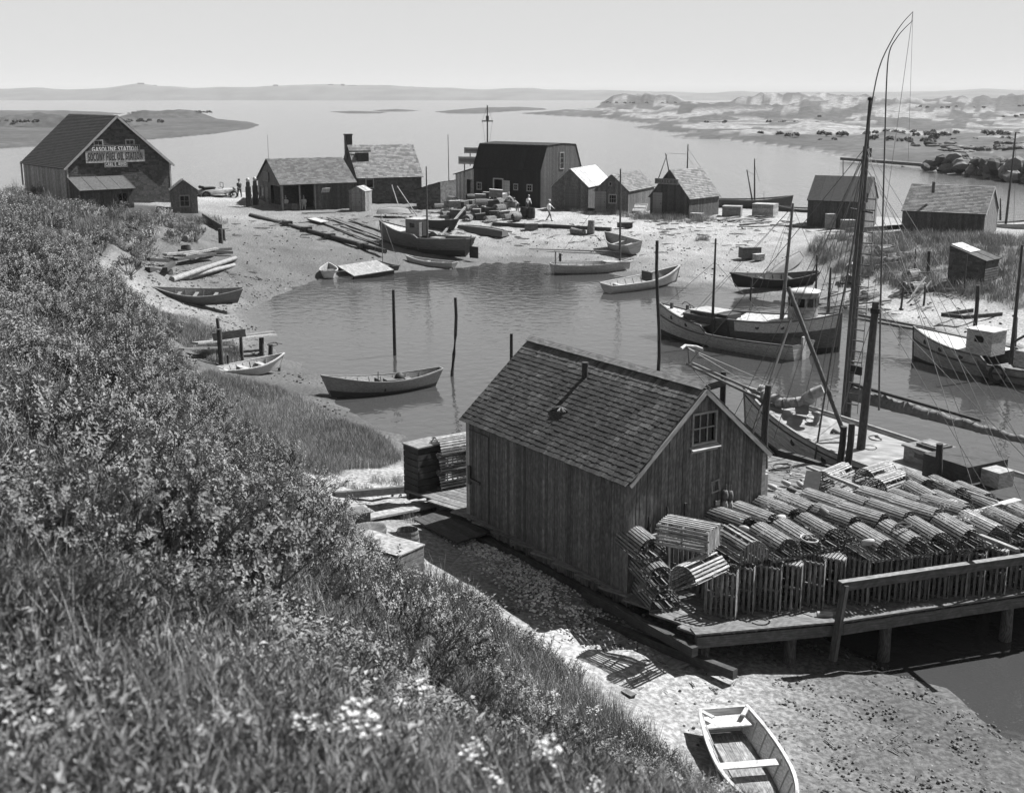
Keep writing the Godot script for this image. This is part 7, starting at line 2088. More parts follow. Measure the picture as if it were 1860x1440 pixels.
func build_shore_things() -> void:
	rng.seed = 700
	var b: MB
	var t: Node3D
	# pilings standing in the cove
	piling("straight piling standing in the middle of the cove", Vector3(-5.562, 0.000, -57.546), 3.13, 0.09, 0.07)
	piling("crooked knotty piling standing in the cove", Vector3(-2.562, 0.000, -53.049), 3.47, 0.085, 0.075, 0.16)
	piling("piling showing over the ridge of the boarded shed", Vector3(-0.024, 0.000, -52.293), 2.04, 0.085, 0.06)
	piling("tall bent pole with a rag at its top beside the motorboat bow", Vector3(6.199, 0.000, -52.293), 6.02, 0.085, 0.08, 0.22)
	piling("post with a cross board behind the shed gable", Vector3(7.473, 0.000, -42.621), 2.52, 0.13, 0.06)
	plank_thing("cross_board", "short board nailed to the post behind the shed gable", Vector3(6.858, 1.987, -42.421), Vector3(7.508, 2.186, -42.421), 0.05, 0.24, 0.16)
	for q in [[Vector3(7.509, 1.200, -35.336), 3.73, "dark mooring post at the dock edge by the sloop's bow"], [Vector3(9.487, 1.200, -34.354), 2.74, "twin-trunk mooring post beside the sloop's cabin"], [Vector3(9.655, 1.200, -34.143), 2.88, "slim mooring post next to the twin-trunk post"], [Vector3(11.902, 1.200, -33.072), 2.59, "thick leaning mooring post by the white locker"]]:
		piling(q[2], q[0], q[1], 0.12, 0.07, 0.07)
	piling("post on the sand beside the black dory", Vector3(18.294, 0.290, -74.037), 2.68, 0.07, 0.1, 0.05)
	piling("short stake among the drying racks", Vector3(21.884, 0.408, -68.756), 1.84, 0.07, 0.1, 0.05)
	piling("leaning stake by the drying rack", Vector3(23.069, 0.613, -68.647), 1.76, 0.07, 0.1, 0.05)
	piling("weathered post in the sand behind the white-decked boat", Vector3(23.435, 0.344, -61.768), 2.70, 0.12, 0.1, 0.05)
	piling("thin pale pole in front of the tool shed", Vector3(25.653, 1.145, -69.627), 3.24, 0.05, 0.1, 0.05)
	piling("dark leaning post on the knoll near the tool shed", Vector3(25.218, 1.435, -74.673), 2.84, 0.12, 0.1, 0.05)
	piling("rod standing among the traps on the knoll", Vector3(24.144, 1.203, -73.963), 3.06, 0.04, 0.1, 0.05)
	piling("slim stake rising behind the pale motorboat", Vector3(14.250, 0.005, -73.113), 1.43, 0.07, 0.1, 0.05)
	piling("thick post in the sand astern of the white-decked boat", Vector3(24.327, 0.065, -58.932), 1.58, 0.13, 0.1, 0.05)
	piling("pole at the corner of the long low shed", Vector3(34.771, 1.787, -94.880), 3.12, 0.06, 0.1, 0.05)
	# slipway timber and the float
	log_thing("slipway_timber", "long dark timber of the slipway running down to the float", Vector3(-21.716, 2.256, -103.439), Vector3(-9.219, 0.945, -89.995), 0.22, 0.06)
	for q in [[0.3, 0.35], [0.45, 0.4], [0.62, 0.5], [0.85, 0.6]]:
		b = MB.new()
		b.bx(Vector3(0, -0.1, 0), Vector3(0.7, q[1] + 0.3, 0.6), 0.07)
		var p: Vector3 = Vector3(-21.716, 2.006, -103.439).lerp(Vector3(-9.219, 0.395, -89.995), q[0])
		tag(put(b.mesh(), "block", M.wood, self, Transform3D(turn(0.5), on(p.x, p.z, 0.12))), "dark wooden block propping the slipway timber", "block", "blocks under the slipway timber")
	t = thing("float", "slanting pale plank float at the foot of the slipway", "float", Vector3(-10.010, 0.300, -84.296), 0.35)
	t.basis = turn(0.55) * Basis(Vector3(0, 0, 1), 0.07) * Basis(Vector3.RIGHT, 0.14)
	for i in 11:
		b = MB.new()
		b.box(Transform3D(turn(PI * 0.5), Vector3(-1.35 + i * 0.27, 0.2, 0)), Vector3(2.7, 0.05, 0.262), 0.42 * rf(0.85, 1.15), Vector2(rf(0, 9), rf(0, 9)))
		put(b.mesh(), "plank", M.wood, t)
	b = MB.new()
	for z in [-1.25, 1.25]: b.bx(Vector3(0, 0.03, z), Vector3(3.0, 0.28, 0.2), 0.05)
	put(b.mesh(), "beam", M.wood, t)
	# small moored sailing punt with a thin mast by the float
	t = open_boat("punt", "small dark punt with a thin mast beside the float", Vector3(-8.933, -0.100, -87.320), 2.2, 2.6, 1.0, 0.4, {"flat": 0.66, "tw": 0.6, "sb": 0.2}, 0.1, 0.05, 0.12, [[0.4, 0.2, 0.2]])
	mast(t, Vector3(0.4, 0.1, 0), Vector3(0.5, 4.05, 0), 0.035, 0.3)
	line(t, Vector3(0.5, 3.95, 0), Vector3(-1.2, 0.45, 0.4), 0.012, 0.3)
	line(t, Vector3(0.5, 3.95, 0), Vector3(1.3, 0.5, -0.3), 0.012, 0.3)
	# planks strewn by the slipway
	for q in [[Vector3(-16.418, 1.817, -101.685), Vector3(-15.069, 1.665, -100.122), 0.80, 0.60, "bright white board lying on the strewn planks", 0.15, ""], [Vector3(-16.730, 1.851, -102.242), Vector3(-12.441, 1.163, -96.704), 0.22, 0.12, "weathered plank strewn beside the slipway", 0.00, "planks strewn beside the slipway"], [Vector3(-15.351, 1.711, -100.535), Vector3(-10.017, 0.726, -93.913), 0.22, 0.14, "weathered plank strewn beside the slipway", 0.05, "planks strewn beside the slipway"], [Vector3(-15.195, 1.864, -102.570), Vector3(-9.808, 0.896, -96.053), 0.22, 0.20, "weathered plank strewn beside the slipway", 0.10, "planks strewn beside the slipway"], [Vector3(-14.517, 1.863, -102.585), Vector3(-8.883, 0.739, -95.213), 0.22, 0.12, "weathered plank strewn beside the slipway", 0.00, "planks strewn beside the slipway"], [Vector3(-13.690, 1.573, -99.731), Vector3(-7.919, 0.540, -93.724), 0.22, 0.16, "weathered plank strewn beside the slipway", 0.00, "planks strewn beside the slipway"], [Vector3(-13.304, 1.791, -101.949), Vector3(-8.360, 0.837, -96.559), 0.22, 0.10, "weathered plank strewn beside the slipway", 0.06, "planks strewn beside the slipway"], [Vector3(-17.932, 1.966, -106.264), Vector3(-15.134, 1.983, -107.078), 0.22, 0.30, "weathered plank strewn beside the slipway", 0.00, "planks strewn beside the slipway"]]:
		plank_thing("plank", q[4], on(q[0].x, q[0].z, 0.08 + q[5]), on(q[1].x, q[1].z, 0.08 + q[5]), q[2], 0.07, q[3], q[6])
	# logs and the timber pile on the left beach
	log_thing("long_log", "long pale bare log lying across the beach to the hill foot", Vector3(-20.871, 1.819, -64.335), Vector3(-18.555, 0.955, -82.350), 0.17, 0.5)
	log_thing("long_log", "shorter pale log resting against the long one", Vector3(-19.606, 1.666, -70.879), Vector3(-18.760, 1.239, -83.835), 0.18, 0.45)
	log_thing("fallen_log", "pale log jutting out of the brush above the timber pile", Vector3(-22.345, 2.455, -84.828), Vector3(-23.383, 2.367, -91.871), 0.2, 0.4)
	for q in [[Vector3(-20.743, 2.014, -70.131), Vector3(-20.976, 1.054, -75.682), 0.30, 0.05, "timber in the square-cut pile by the long logs", 0.15, 0.25], [Vector3(-20.094, 1.588, -71.325), Vector3(-21.391, 1.085, -77.888), 0.30, 0.06, "timber in the square-cut pile by the long logs", 0.40, 0.25], [Vector3(-22.569, 1.501, -76.632), Vector3(-21.642, 1.180, -78.461), 0.25, 0.06, "timber in the square-cut pile by the long logs", 0.35, 0.20], [Vector3(-22.196, 1.388, -79.003), Vector3(-20.886, 1.213, -82.227), 0.35, 0.40, "timber in the square-cut pile by the long logs", 0.50, 0.12], [Vector3(-21.446, 1.137, -78.772), Vector3(-19.942, 1.020, -82.848), 0.30, 0.10, "timber in the square-cut pile by the long logs", 0.45, 0.16], [Vector3(-21.198, 1.131, -79.857), Vector3(-19.971, 1.120, -83.794), 0.30, 0.35, "timber in the square-cut pile by the long logs", 0.60, 0.12], [Vector3(-22.007, 1.539, -81.689), Vector3(-19.237, 1.036, -85.024), 0.20, 0.07, "timber in the square-cut pile by the long logs", 0.25, 0.18], [Vector3(-21.373, 1.351, -82.015), Vector3(-19.464, 1.098, -85.727), 0.20, 0.08, "timber in the square-cut pile by the long logs", 0.35, 0.18], [Vector3(-22.420, 1.523, -79.859), Vector3(-21.092, 1.223, -81.591), 0.20, 0.20, "timber in the square-cut pile by the long logs", 0.20, 0.10]]:
		plank_thing("timber", q[4], on(q[0].x, q[0].z, q[5]), on(q[1].x, q[1].z, q[5]), q[2], q[6], q[3], "timbers piled by the long logs")
	barrel("old dark barrel standing by the timber pile", Vector3(-21.727, 1.516, -82.437), 0.34, 0.75, 0.06, true)
	plank_thing("bulkhead_plank", "dark tarred plank bulkhead sloping down by the brush", Vector3(-24.715, 2.444, -99.418), Vector3(-22.267, 1.984, -95.135), 0.12, 0.75, 0.08)
	piling("short thick post at the foot of the tarred bulkhead", Vector3(-21.046, 1.409, -89.552), 2.64, 0.2, 0.09)
	piling("slim post leaning on the thick one below the bulkhead", Vector3(-21.150, 1.431, -91.076), 2.44, 0.12, 0.12)
	# the broken landing on the marsh edge
	var lz := Vector3(-12.173, 0.222, -55.255)
	piling("dark post behind the broken landing", Vector3(-14.313, 0.281, -59.216), 1.48, 0.10, 0.1, 0.05)
	piling("leaning thick post of the broken landing", Vector3(-12.244, 0.735, -50.956), 2.48, 0.13, 0.1, 0.05)
	piling("post at the outer end of the nailed cross board", Vector3(-11.970, 0.323, -53.726), 1.96, 0.09, 0.1, 0.05)
	piling("thick dark post under the end of the landing", Vector3(-11.647, 0.036, -56.493), 1.08, 0.14, 0.1, 0.05)
	piling("dark post with a rope coil at the landing end", Vector3(-11.077, 0.009, -55.647), 0.91, 0.13, 0.1, 0.05)
	piling("stake at the bow of the white skiff", Vector3(-10.180, 0.122, -52.839), 0.98, 0.07, 0.1, 0.05)
	piling("dark stub post in the brush left of the landing", Vector3(-14.089, 1.690, -49.444), 2.22, 0.09, 0.1, 0.05)
	piling("second stub post nearer the landing", Vector3(-13.555, 1.524, -48.826), 2.07, 0.10, 0.1, 0.05)
	piling("short stake below the landing walkway", Vector3(-12.064, 0.620, -51.476), 1.27, 0.06, 0.1, 0.05)
	t = thing("broken_landing", "broken plank walkway on posts above the white skiff", "walkway", Vector3(-12.688, 0.331, -55.343), 0.0)
	for q in [[Vector3(-0.638, 1.543, 4.322), Vector3(1.454, 0.674, -2.131), 0.4], [Vector3(-0.657, 1.097, 1.385), Vector3(1.233, 0.628, -3.115), 0.25], [Vector3(-0.713, 1.679, 6.298), Vector3(0.156, 0.809, 1.356), 0.2]]:
		b = MB.new()
		b.beam(q[0], q[1], 0.34, 0.08, q[2])
		put(b.mesh(), "plank", M.wood, t)
	b = MB.new()
	b.beam(Vector3(0.019, 1.713, 3.836), Vector3(1.426, 1.902, 3.836), 0.06, 0.34, 0.3)
	put(b.mesh(), "cross_board", M.wood, t)
	# the corner below the hill, beside the shed
	t = crate("big plank chest with a flat lid half hidden in the bushes", Vector3(-2.839, 1.736, -25.849), -0.62, Vector3(1.6, 0.62, 0.85), 0.2, 0.42, "", "chest")
	barrel("open slatted barrel behind the chest", Vector3(-2.555, 0.967, -28.618), 0.3, 0.72, 0.2, true)
	b = MB.new()
	b.lathe([Vector2(0.0, 0.3), Vector2(0.36, 0.31), Vector2(0.4, 0.36), Vector2(0.42, 0.3), Vector2(0.38, 0.0), Vector2(0.0, 0.0)], 20, 0.16)
	tag(put(b.mesh(), "tub", M.wood, self, Transform3D(Basis.IDENTITY, Vector3(-3.528, 1.238, -29.046))), "round covered tub beside the open barrel", "tub")
	crate("low slatted crate in the weeds behind the tub", Vector3(-4.105, 1.337, -29.738), 0.5, Vector3(0.9, 0.4, 0.55), 0.16, 0.2)
	t = thing("plank_ramp", "dark plank platform sloping from the shed door", "ramp", Vector3(-1.351, 0.643, -31.239), -0.9756)
	t.position.y += 0.12
	t.basis = turn(-0.9756) * Basis(Vector3.RIGHT, 0.1)
	for i in 9:
		b = MB.new()
		b.bx(Vector3(0.1, 0.22 + rf(-0.01, 0.01), -0.75 + i * 0.19), Vector3(2.2, 0.05, 0.18), 0.075 * rf(0.7, 1.3), Vector2(rf(0, 9), rf(0, 9)))
		put(b.mesh(), "plank", M.wood, t)
	plank_thing("heavy_timber", "heavy dark timber lying along the shed below the ramp", Vector3(-0.832, 0.789, -30.460), Vector3(1.149, 0.699, -28.529), 0.3, 0.16, 0.08)
	plank_thing("walk_plank", "pale plank walk reaching the dock corner", Vector3(-3.924, 1.082, -31.216), Vector3(-1.954, 0.767, -33.415), 0.42, 0.06, 0.42)
	plank_thing("edge_timber", "long dark timber edging the sand behind the shed", Vector3(-4.946, 1.203, -32.696), Vector3(-2.527, 0.720, -34.941), 0.16, 0.2, 0.1)
	piling("short dark post at the corner of the trap stack", Vector3(-2.402, 0.518, -34.036), 1.30, 0.09, 0.05)
	var st := thing("net_rack", "tall dark slatted fish box beside the pale trap stack", "box", Vector3(-2.467, 1.000, -33.484), -0.8756)
	for i in 8:
		b = MB.new()
		b.bx(Vector3(0, 0.11 + i * 0.185, 0), Vector3(0.7, 0.165, 0.95), 0.045 * rf(0.7, 1.3))
		put(b.mesh(), "slat", M.wood, st)
	b = MB.new()
	b.bx(Vector3(0, 1.5, 0), Vector3(0.76, 0.04, 1.0), 0.3)
	put(b.mesh(), "lid", M.wood, st)
	plank_thing("loose_slat", "pale slat lying on the dock side beam", Vector3(2.604, 1.220, -25.955), Vector3(2.926, 1.220, -26.083), 0.08, 0.03, 0.6)
	crate("small pale box on the sunlit sand", Vector3(0.581, 0.837, -23.163), 0.1, Vector3(0.22, 0.09, 0.13), 0.45, 0.5, "", "small_box")
	crate("small dark box on the sand above the white rowboat", Vector3(2.286, 0.517, -22.176), -0.9, Vector3(0.24, 0.1, 0.12), 0.06, 0.2, "", "small_box")
	b = MB.new()
	b.bx(Vector3(0, 0.05, 0), Vector3(0.42, 0.06, 0.4), 0.3)
	tag(put(b.mesh(), "slab", M.stone, self, Transform3D(turn(0.7), Vector3(3.435, 0.396, -23.870))), "flat square slab lying by the first dock post", "slab")
	plank_thing("dark_stake", "dark stake stuck aslant in the shell bank", Vector3(-1.719, 1.441, -24.695), Vector3(-1.628, 1.584, -25.155), 0.07, 0.05, 0.05)
	plank_thing("dark_stake", "pale stake standing in the shell bank", Vector3(-0.714, 0.993, -25.348), Vector3(-0.714, 1.293, -25.348), 0.05, 0.04, 0.3)
	# long pole and oars laid over the traps
	var pole := MB.new()
	var dx := Transform3D(turn(-0.97561), Vector3(2.561, 1.200, -25.750))
	var pa: Vector3 = dx * Vector3(-2.708, 0.800, -8.614)
	var pb: Vector3 = dx * Vector3(5.634, 1.550, -5.867)
	pole.beam(pa, pb, 0.1, 0.07, 0.4)
	tag(put(pole.mesh(), "long_pole", M.wood, self), "long squared pole laid across the lobster traps", "pole")
	for q in [[Vector3(11.484, 2.000, -31.229), Vector3(12.063, 2.200, -29.178), "white oar with its broad blade lying over the traps"], [Vector3(11.959, 2.300, -28.754), Vector3(9.602, 2.450, -26.931), "pale oar crossing the other one on the traps"]]:
		b = MB.new()
		b.tube([q[0], q[1]], 0.03, 0.03, 6, 0.5)
		var dv: Vector3 = (q[0] - q[1]).normalized()
		b.beam(q[0] - dv * 0.05, q[0] + dv * 0.75, 0.2, 0.03, 0.55)
		tag(put(b.mesh(), "oar", M.paint_flat, self), q[2], "oar")
	b = MB.new()
	b.beam(Vector3(7.596, 2.050, -30.153), Vector3(7.887, 2.100, -30.917) + Vector3(0, 0.35, 0), 0.4, 0.03, 0.03)
	tag(put(b.mesh(), "black_tarpaulin", M.cloth, self), "torn black tarpaulin standing up among the traps", "tarpaulin")
	for q in [[Vector3(9.993, 1.620, -39.547), 0.26, "rope coil on the sloop's foredeck", 0.30], [Vector3(11.271, 1.580, -37.010), 0.22, "dark rope coil on the sloop's deck beside the pole foot", 0.06], [Vector3(9.002, 1.120, -60.140), 0.24, "rope coil on the pale motorboat's foredeck", 0.12], [Vector3(15.857, 1.550, -61.320), 0.28, "dark rope coil on the foredeck of the round-wheelhouse boat", 0.05], [Vector3(20.266, 1.050, -55.851), 0.25, "rope coil on the white foredeck by the small cabin", 0.20], [Vector3(7.973, 1.250, -35.062), 0.28, "rope coil on the bare planks at the back of the dock", 0.12], [Vector3(6.303, 2.780, -24.785), 0.20, "rope coil thrown on top of the dock traps", 0.30], [Vector3(8.550, 2.780, -25.642), 0.20, "dark rope coil on the traps beside the long pole", 0.06], [Vector3(-10.849, 0.950, -55.066), 0.25, "rope coil hung at the end of the broken landing", 0.05], [Vector3(8.235, 1.250, -34.195), 0.20, "second small coil beside the rope on the bare planks", 0.30]]: coil(q[2], q[0], q[1], q[3])
	for q in [Vector3(6.094, 2.720, -26.540), Vector3(7.182, 2.720, -26.920), Vector3(7.578, 2.720, -24.946), Vector3(5.080, 2.740, -25.753), Vector3(10.148, 2.100, -29.780), Vector3(10.021, 2.700, -25.865), Vector3(7.822, 1.300, -32.914), Vector3(8.166, 1.300, -33.415), Vector3(7.799, 1.300, -33.517), Vector3(7.337, 1.300, -33.163), Vector3(8.841, 2.100, -31.154)]: float_buoy(q, [0.5, 0.12, 0.3][rng.randi() % 3])
	# heap of gear before the boathouse
	var heap := [[Vector3(-4.643, 1.702, -106.100), 0, 1.30, 0.12, "large dark fish box with a pale lid in the gear heap", 0.00, 0.30], [Vector3(-4.922, 1.793, -107.105), 0, 1.00, 0.30, "pale-sided fish box on top of the large dark one", 0.75, 0.20], [Vector3(-1.463, 1.907, -110.488), 0, 1.20, 0.34, "white box at the very top of the gear heap", 1.25, 0.10], [Vector3(-2.102, 1.790, -108.130), 0, 1.20, 0.10, "dark fish box low in the middle of the gear heap", 0.00, 0.50], [Vector3(-1.420, 1.698, -107.107), 0, 1.00, 0.14, "fish box tipped at the front of the gear heap", 0.00, -0.60], [Vector3(-3.024, 1.718, -106.901), 0, 1.10, 0.16, "tall narrow fish box standing in the gear heap", 0.10, 1.50], [Vector3(-2.670, 1.623, -105.950), 0, 0.90, 0.08, "black fish box beside the tall narrow one", 0.00, 0.20], [Vector3(-0.710, 1.692, -107.175), 0, 1.00, 0.30, "pale fish box at the near end of the gear heap", 0.00, 0.40], [Vector3(-1.682, 1.824, -108.784), 0, 1.10, 0.12, "dark fish box under the topmost white box", 0.60, 0.20], [Vector3(-0.722, 1.812, -108.908), 0, 0.90, 0.10, "dark fish box behind the near end of the heap", 0.50, 0.90], [Vector3(-4.010, 1.734, -106.737), 2, 1.00, 0.20, "lobster trap thrown into the gear heap before the boathouse", 0.00, 0.40], [Vector3(-3.575, 1.811, -107.910), 2, 1.00, 0.20, "lobster trap thrown into the gear heap before the boathouse", 0.40, 0.60], [Vector3(-2.510, 1.872, -109.293), 2, 1.00, 0.20, "lobster trap thrown into the gear heap before the boathouse", 0.70, 0.20], [Vector3(-1.202, 1.818, -108.847), 2, 1.00, 0.20, "lobster trap thrown into the gear heap before the boathouse", 0.90, 1.20], [Vector3(-1.860, 1.519, -105.120), 2, 1.00, 0.20, "lobster trap thrown into the gear heap before the boathouse", 0.00, 0.80], [Vector3(-0.235, 1.601, -106.174), 2, 1.00, 0.20, "lobster trap thrown into the gear heap before the boathouse", 0.00, 0.50], [Vector3(0.236, 1.643, -106.708), 2, 1.00, 0.20, "lobster trap thrown into the gear heap before the boathouse", 0.00, 0.20], [Vector3(-5.257, 1.877, -108.215), 2, 1.00, 0.20, "lobster trap thrown into the gear heap before the boathouse", 0.30, 1.00], [Vector3(-5.550, 1.764, -106.426), 2, 1.00, 0.20, "lobster trap thrown into the gear heap before the boathouse", 0.00, 0.60], [Vector3(-3.726, 1.593, -105.309), 2, 1.00, 0.20, "lobster trap thrown into the gear heap before the boathouse", 0.00, 1.30], [Vector3(-6.239, 1.928, -108.688), 2, 1.00, 0.20, "lobster trap thrown into the gear heap before the boathouse", 0.30, 0.20], [Vector3(1.043, 1.680, -107.293), 1, 1.10, 0.05, "dark barrel standing by the black boathouse wall", 0.00, 0.00], [Vector3(1.656, 1.658, -107.036), 1, 1.10, 0.05, "dark barrel standing by the black boathouse wall", 0.00, 0.00], [Vector3(0.701, 1.554, -105.706), 3, 1.00, 0.25, "round basket lying on its side at the near end of the heap", 0.00, 0.60], [Vector3(-3.307, 1.934, -110.183), 3, 0.90, 0.14, "round basket lying on top of the heap", 0.90, 0.30], [Vector3(-2.957, 1.905, -109.726), 2, 1.00, 0.20, "lobster trap thrown into the gear heap before the boathouse", 0.00, 0.56], [Vector3(-1.690, 1.893, -110.072), 2, 1.00, 0.20, "lobster trap thrown into the gear heap before the boathouse", 0.50, 2.69], [Vector3(-5.185, 1.900, -108.652), 2, 1.00, 0.20, "lobster trap thrown into the gear heap before the boathouse", 0.95, 2.10], [Vector3(-1.391, 1.919, -110.862), 2, 1.00, 0.20, "lobster trap thrown into the gear heap before the boathouse", 0.50, 2.85], [Vector3(-3.222, 1.948, -110.552), 2, 1.00, 0.20, "lobster trap thrown into the gear heap before the boathouse", 0.00, 0.33], [Vector3(-2.653, 1.775, -107.744), 2, 1.00, 0.20, "lobster trap thrown into the gear heap before the boathouse", 0.95, 0.19], [Vector3(-1.595, 1.794, -108.351), 2, 1.00, 0.20, "lobster trap thrown into the gear heap before the boathouse", 0.00, 2.76], [Vector3(-4.510, 1.957, -110.102), 2, 1.00, 0.20, "lobster trap thrown into the gear heap before the boathouse", 0.50, 2.67], [Vector3(-1.096, 1.759, -107.986), 2, 1.00, 0.20, "lobster trap thrown into the gear heap before the boathouse", 0.50, 0.84], [Vector3(-0.901, 1.907, -110.809), 2, 1.00, 0.20, "lobster trap thrown into the gear heap before the boathouse", 0.00, 2.64], [Vector3(-5.370, 1.939, -109.320), 2, 1.00, 0.20, "lobster trap thrown into the gear heap before the boathouse", 0.50, 0.42], [Vector3(-4.245, 1.844, -108.139), 2, 1.00, 0.20, "lobster trap thrown into the gear heap before the boathouse", 0.00, 2.89], [Vector3(-5.596, 1.861, -107.793), 2, 1.00, 0.20, "lobster trap thrown into the gear heap before the boathouse", 0.00, 2.69], [Vector3(-4.560, 1.994, -111.073), 2, 1.00, 0.20, "lobster trap thrown into the gear heap before the boathouse", 0.00, 0.40], [Vector3(-0.248, 1.842, -109.613), 2, 1.00, 0.20, "lobster trap thrown into the gear heap before the boathouse", 0.95, 1.49], [Vector3(-0.229, 1.857, -109.947), 2, 1.00, 0.20, "lobster trap thrown into the gear heap before the boathouse", 0.50, 0.58], [Vector3(-4.213, 1.860, -108.397), 0, 1.00, 0.10, "dark fish box behind the large box of the gear heap", 0.55, 1.15], [Vector3(-3.490, 1.921, -109.804), 0, 1.00, 0.16, "grey fish box midway up the gear heap", 0.50, 1.05], [Vector3(-2.832, 1.942, -110.625), 0, 1.00, 0.30, "pale fish box on the crest of the gear heap", 0.90, 0.22], [Vector3(-2.264, 1.960, -111.510), 0, 1.00, 0.12, "dark fish box on the crest of the gear heap", 1.00, 1.41], [Vector3(-0.882, 1.912, -110.964), 0, 1.00, 0.34, "bleached fish box beside the topmost box", 0.95, 1.08], [Vector3(-0.242, 1.842, -109.617), 0, 1.00, 0.20, "grey fish box near the far barrels", 0.50, 0.06]]
	for q in heap:
		if q[1] == 0: crate(q[4], on(q[0].x, q[0].z, q[5]), q[6], Vector3(0.95, 0.55, 0.6) * q[2], q[3], q[3] * 1.8, "boxes in the gear heap", "fish_box", rf(-0.1, 0.1))
		elif q[1] == 1: barrel(q[4], on(q[0].x, q[0].z, q[5]), 0.32 * q[2], 0.85 * q[2], q[3], false, "barrels by the boathouse")
		elif q[1] == 2:
			var tr: Node3D = get_node("lobster_trap_001")
			copy(tr, on(q[0].x, q[0].z, q[5]), turn(q[6]), q[4], "traps in the gear heap")
		elif q[1] == 3:
			barrel(q[4], on(q[0].x, q[0].z, q[5] + 0.35), 0.33 * q[2], 0.8 * q[2], q[3], true, "baskets lying in the gear heap", true, q[6])
	plank_thing("propped_timber", "long slanting timber propped over the gear heap", Vector3(-5.704, 1.017, -98.904), Vector3(-3.974, 2.744, -105.737), 0.14, 0.14, 0.3)
	plank_thing("prop_pole", "thin pole propped against the low shack", Vector3(-7.950, 1.822, -105.819), Vector3(-10.079, 4.202, -109.938), 0.07, 0.07, 0.3)
	plank_thing("prop_pole", "second thin pole leaning across the low shack", Vector3(-9.567, 2.326, -106.683), Vector3(-10.544, 4.306, -109.894), 0.07, 0.07, 0.3)
	plank_thing("wall_timber", "long dark timber of the low beach wall below the gear heap", Vector3(-1.609, 1.470, -103.862), Vector3(2.501, 1.408, -102.707), 0.25, 0.4, 0.07)
	plank_thing("wall_timber", "dark timber of the beach wall beyond the blocks", Vector3(2.506, 1.430, -102.926), Vector3(7.964, 1.439, -99.865), 0.25, 0.4, 0.08)
	log_thing("upright_log", "thick pale stump of log standing by the beach wall", Vector3(6.298, 1.216, -99.369), Vector3(6.348, 2.266, -99.369), 0.32, 0.3)
	log_thing("lying_log", "short pale log lying against the beach wall", Vector3(4.776, 1.422, -99.779), Vector3(5.801, 1.305, -99.128), 0.27, 0.26)
	crate("block-shaped box standing on the beach wall", Vector3(1.583, 1.189, -102.109), 0.2, Vector3(1.0, 0.55, 0.6), 0.2, 0.36, "", "wall_box")
	b = MB.new()
	b.bx(Vector3(0, 0.25, 0), Vector3(1.2, 0.4, 0.5), 0.07)
	tag(put(b.mesh(), "feed_trough", M.wood, self, Transform3D(turn(0.1), Vector3(9.173, 1.479, -101.055))), "dark box-like trough lying on the pale sand by the shack", "trough")
	b = MB.new()
	for s in [-0.6, 0.6]: b.bx(Vector3(s, 0, 0), Vector3(0.08, 0.05, 1.0), 0.5)
	for s in [-0.5, 0.0, 0.5]: b.bx(Vector3(0, 0.002, s), Vector3(1.2, 0.05, 0.07), 0.5)
	b.bx(Vector3(0, -0.02, 0), Vector3(1.15, 0.02, 0.95), 0.6)
	tag(put(b.mesh(), "window_sash", M.paint, self, Transform3D(turn(-0.3) * Basis(Vector3.RIGHT, 0.6), Vector3(11.367, 2.263, -110.980))), "white framed sash leaning in the grass between the shacks", "sash")
	crate("pale box at the corner of the name-board shack", Vector3(15.767, 1.787, -106.183), -0.5, Vector3(1.0, 0.4, 0.6), 0.3, 0.5, "", "pale_box")
	# trap pile and gear on the beach and the knoll
	t = crate("pile of slatted fish boxes on the sand bar above the black dory", Vector3(16.861, 0.775, -87.651), 0.2, Vector3(1.4, 0.75, 0.8), 0.16, 0.28, "", "box_pile")
	crate("white box in front of the slatted pile on the sand bar", Vector3(17.314, 0.735, -86.754), 0.5, Vector3(0.7, 0.4, 0.5), 0.5, 0.6, "", "white_box")
	var trap0: Node3D = get_node("lobster_trap_002")
	for q in [[Vector3(23.548, 1.519, -79.082), 0.00, 1.90], [Vector3(24.010, 1.579, -78.631), 0.00, 1.90], [Vector3(24.504, 1.660, -78.547), 0.00, 1.70], [Vector3(24.041, 1.688, -79.967), 0.50, 0.40], [Vector3(20.719, 0.780, -75.923), 0.10, 1.40], [Vector3(21.129, 0.832, -75.569), 0.10, 1.50], [Vector3(21.120, 0.889, -76.822), 0.55, 1.30], [Vector3(20.483, 0.412, -72.230), 0.00, 0.50], [Vector3(21.037, 0.491, -72.145), 0.00, 0.60], [Vector3(23.214, 0.848, -71.947), 0.20, 0.60], [Vector3(23.536, 0.862, -71.441), 0.20, 0.50], [Vector3(23.538, 0.960, -72.495), 0.70, 0.70]]:
		copy(trap0, on(q[0].x, q[0].z, q[1]), turn(q[2]), "lobster trap piled on the grassy knoll", "traps piled on the knoll")
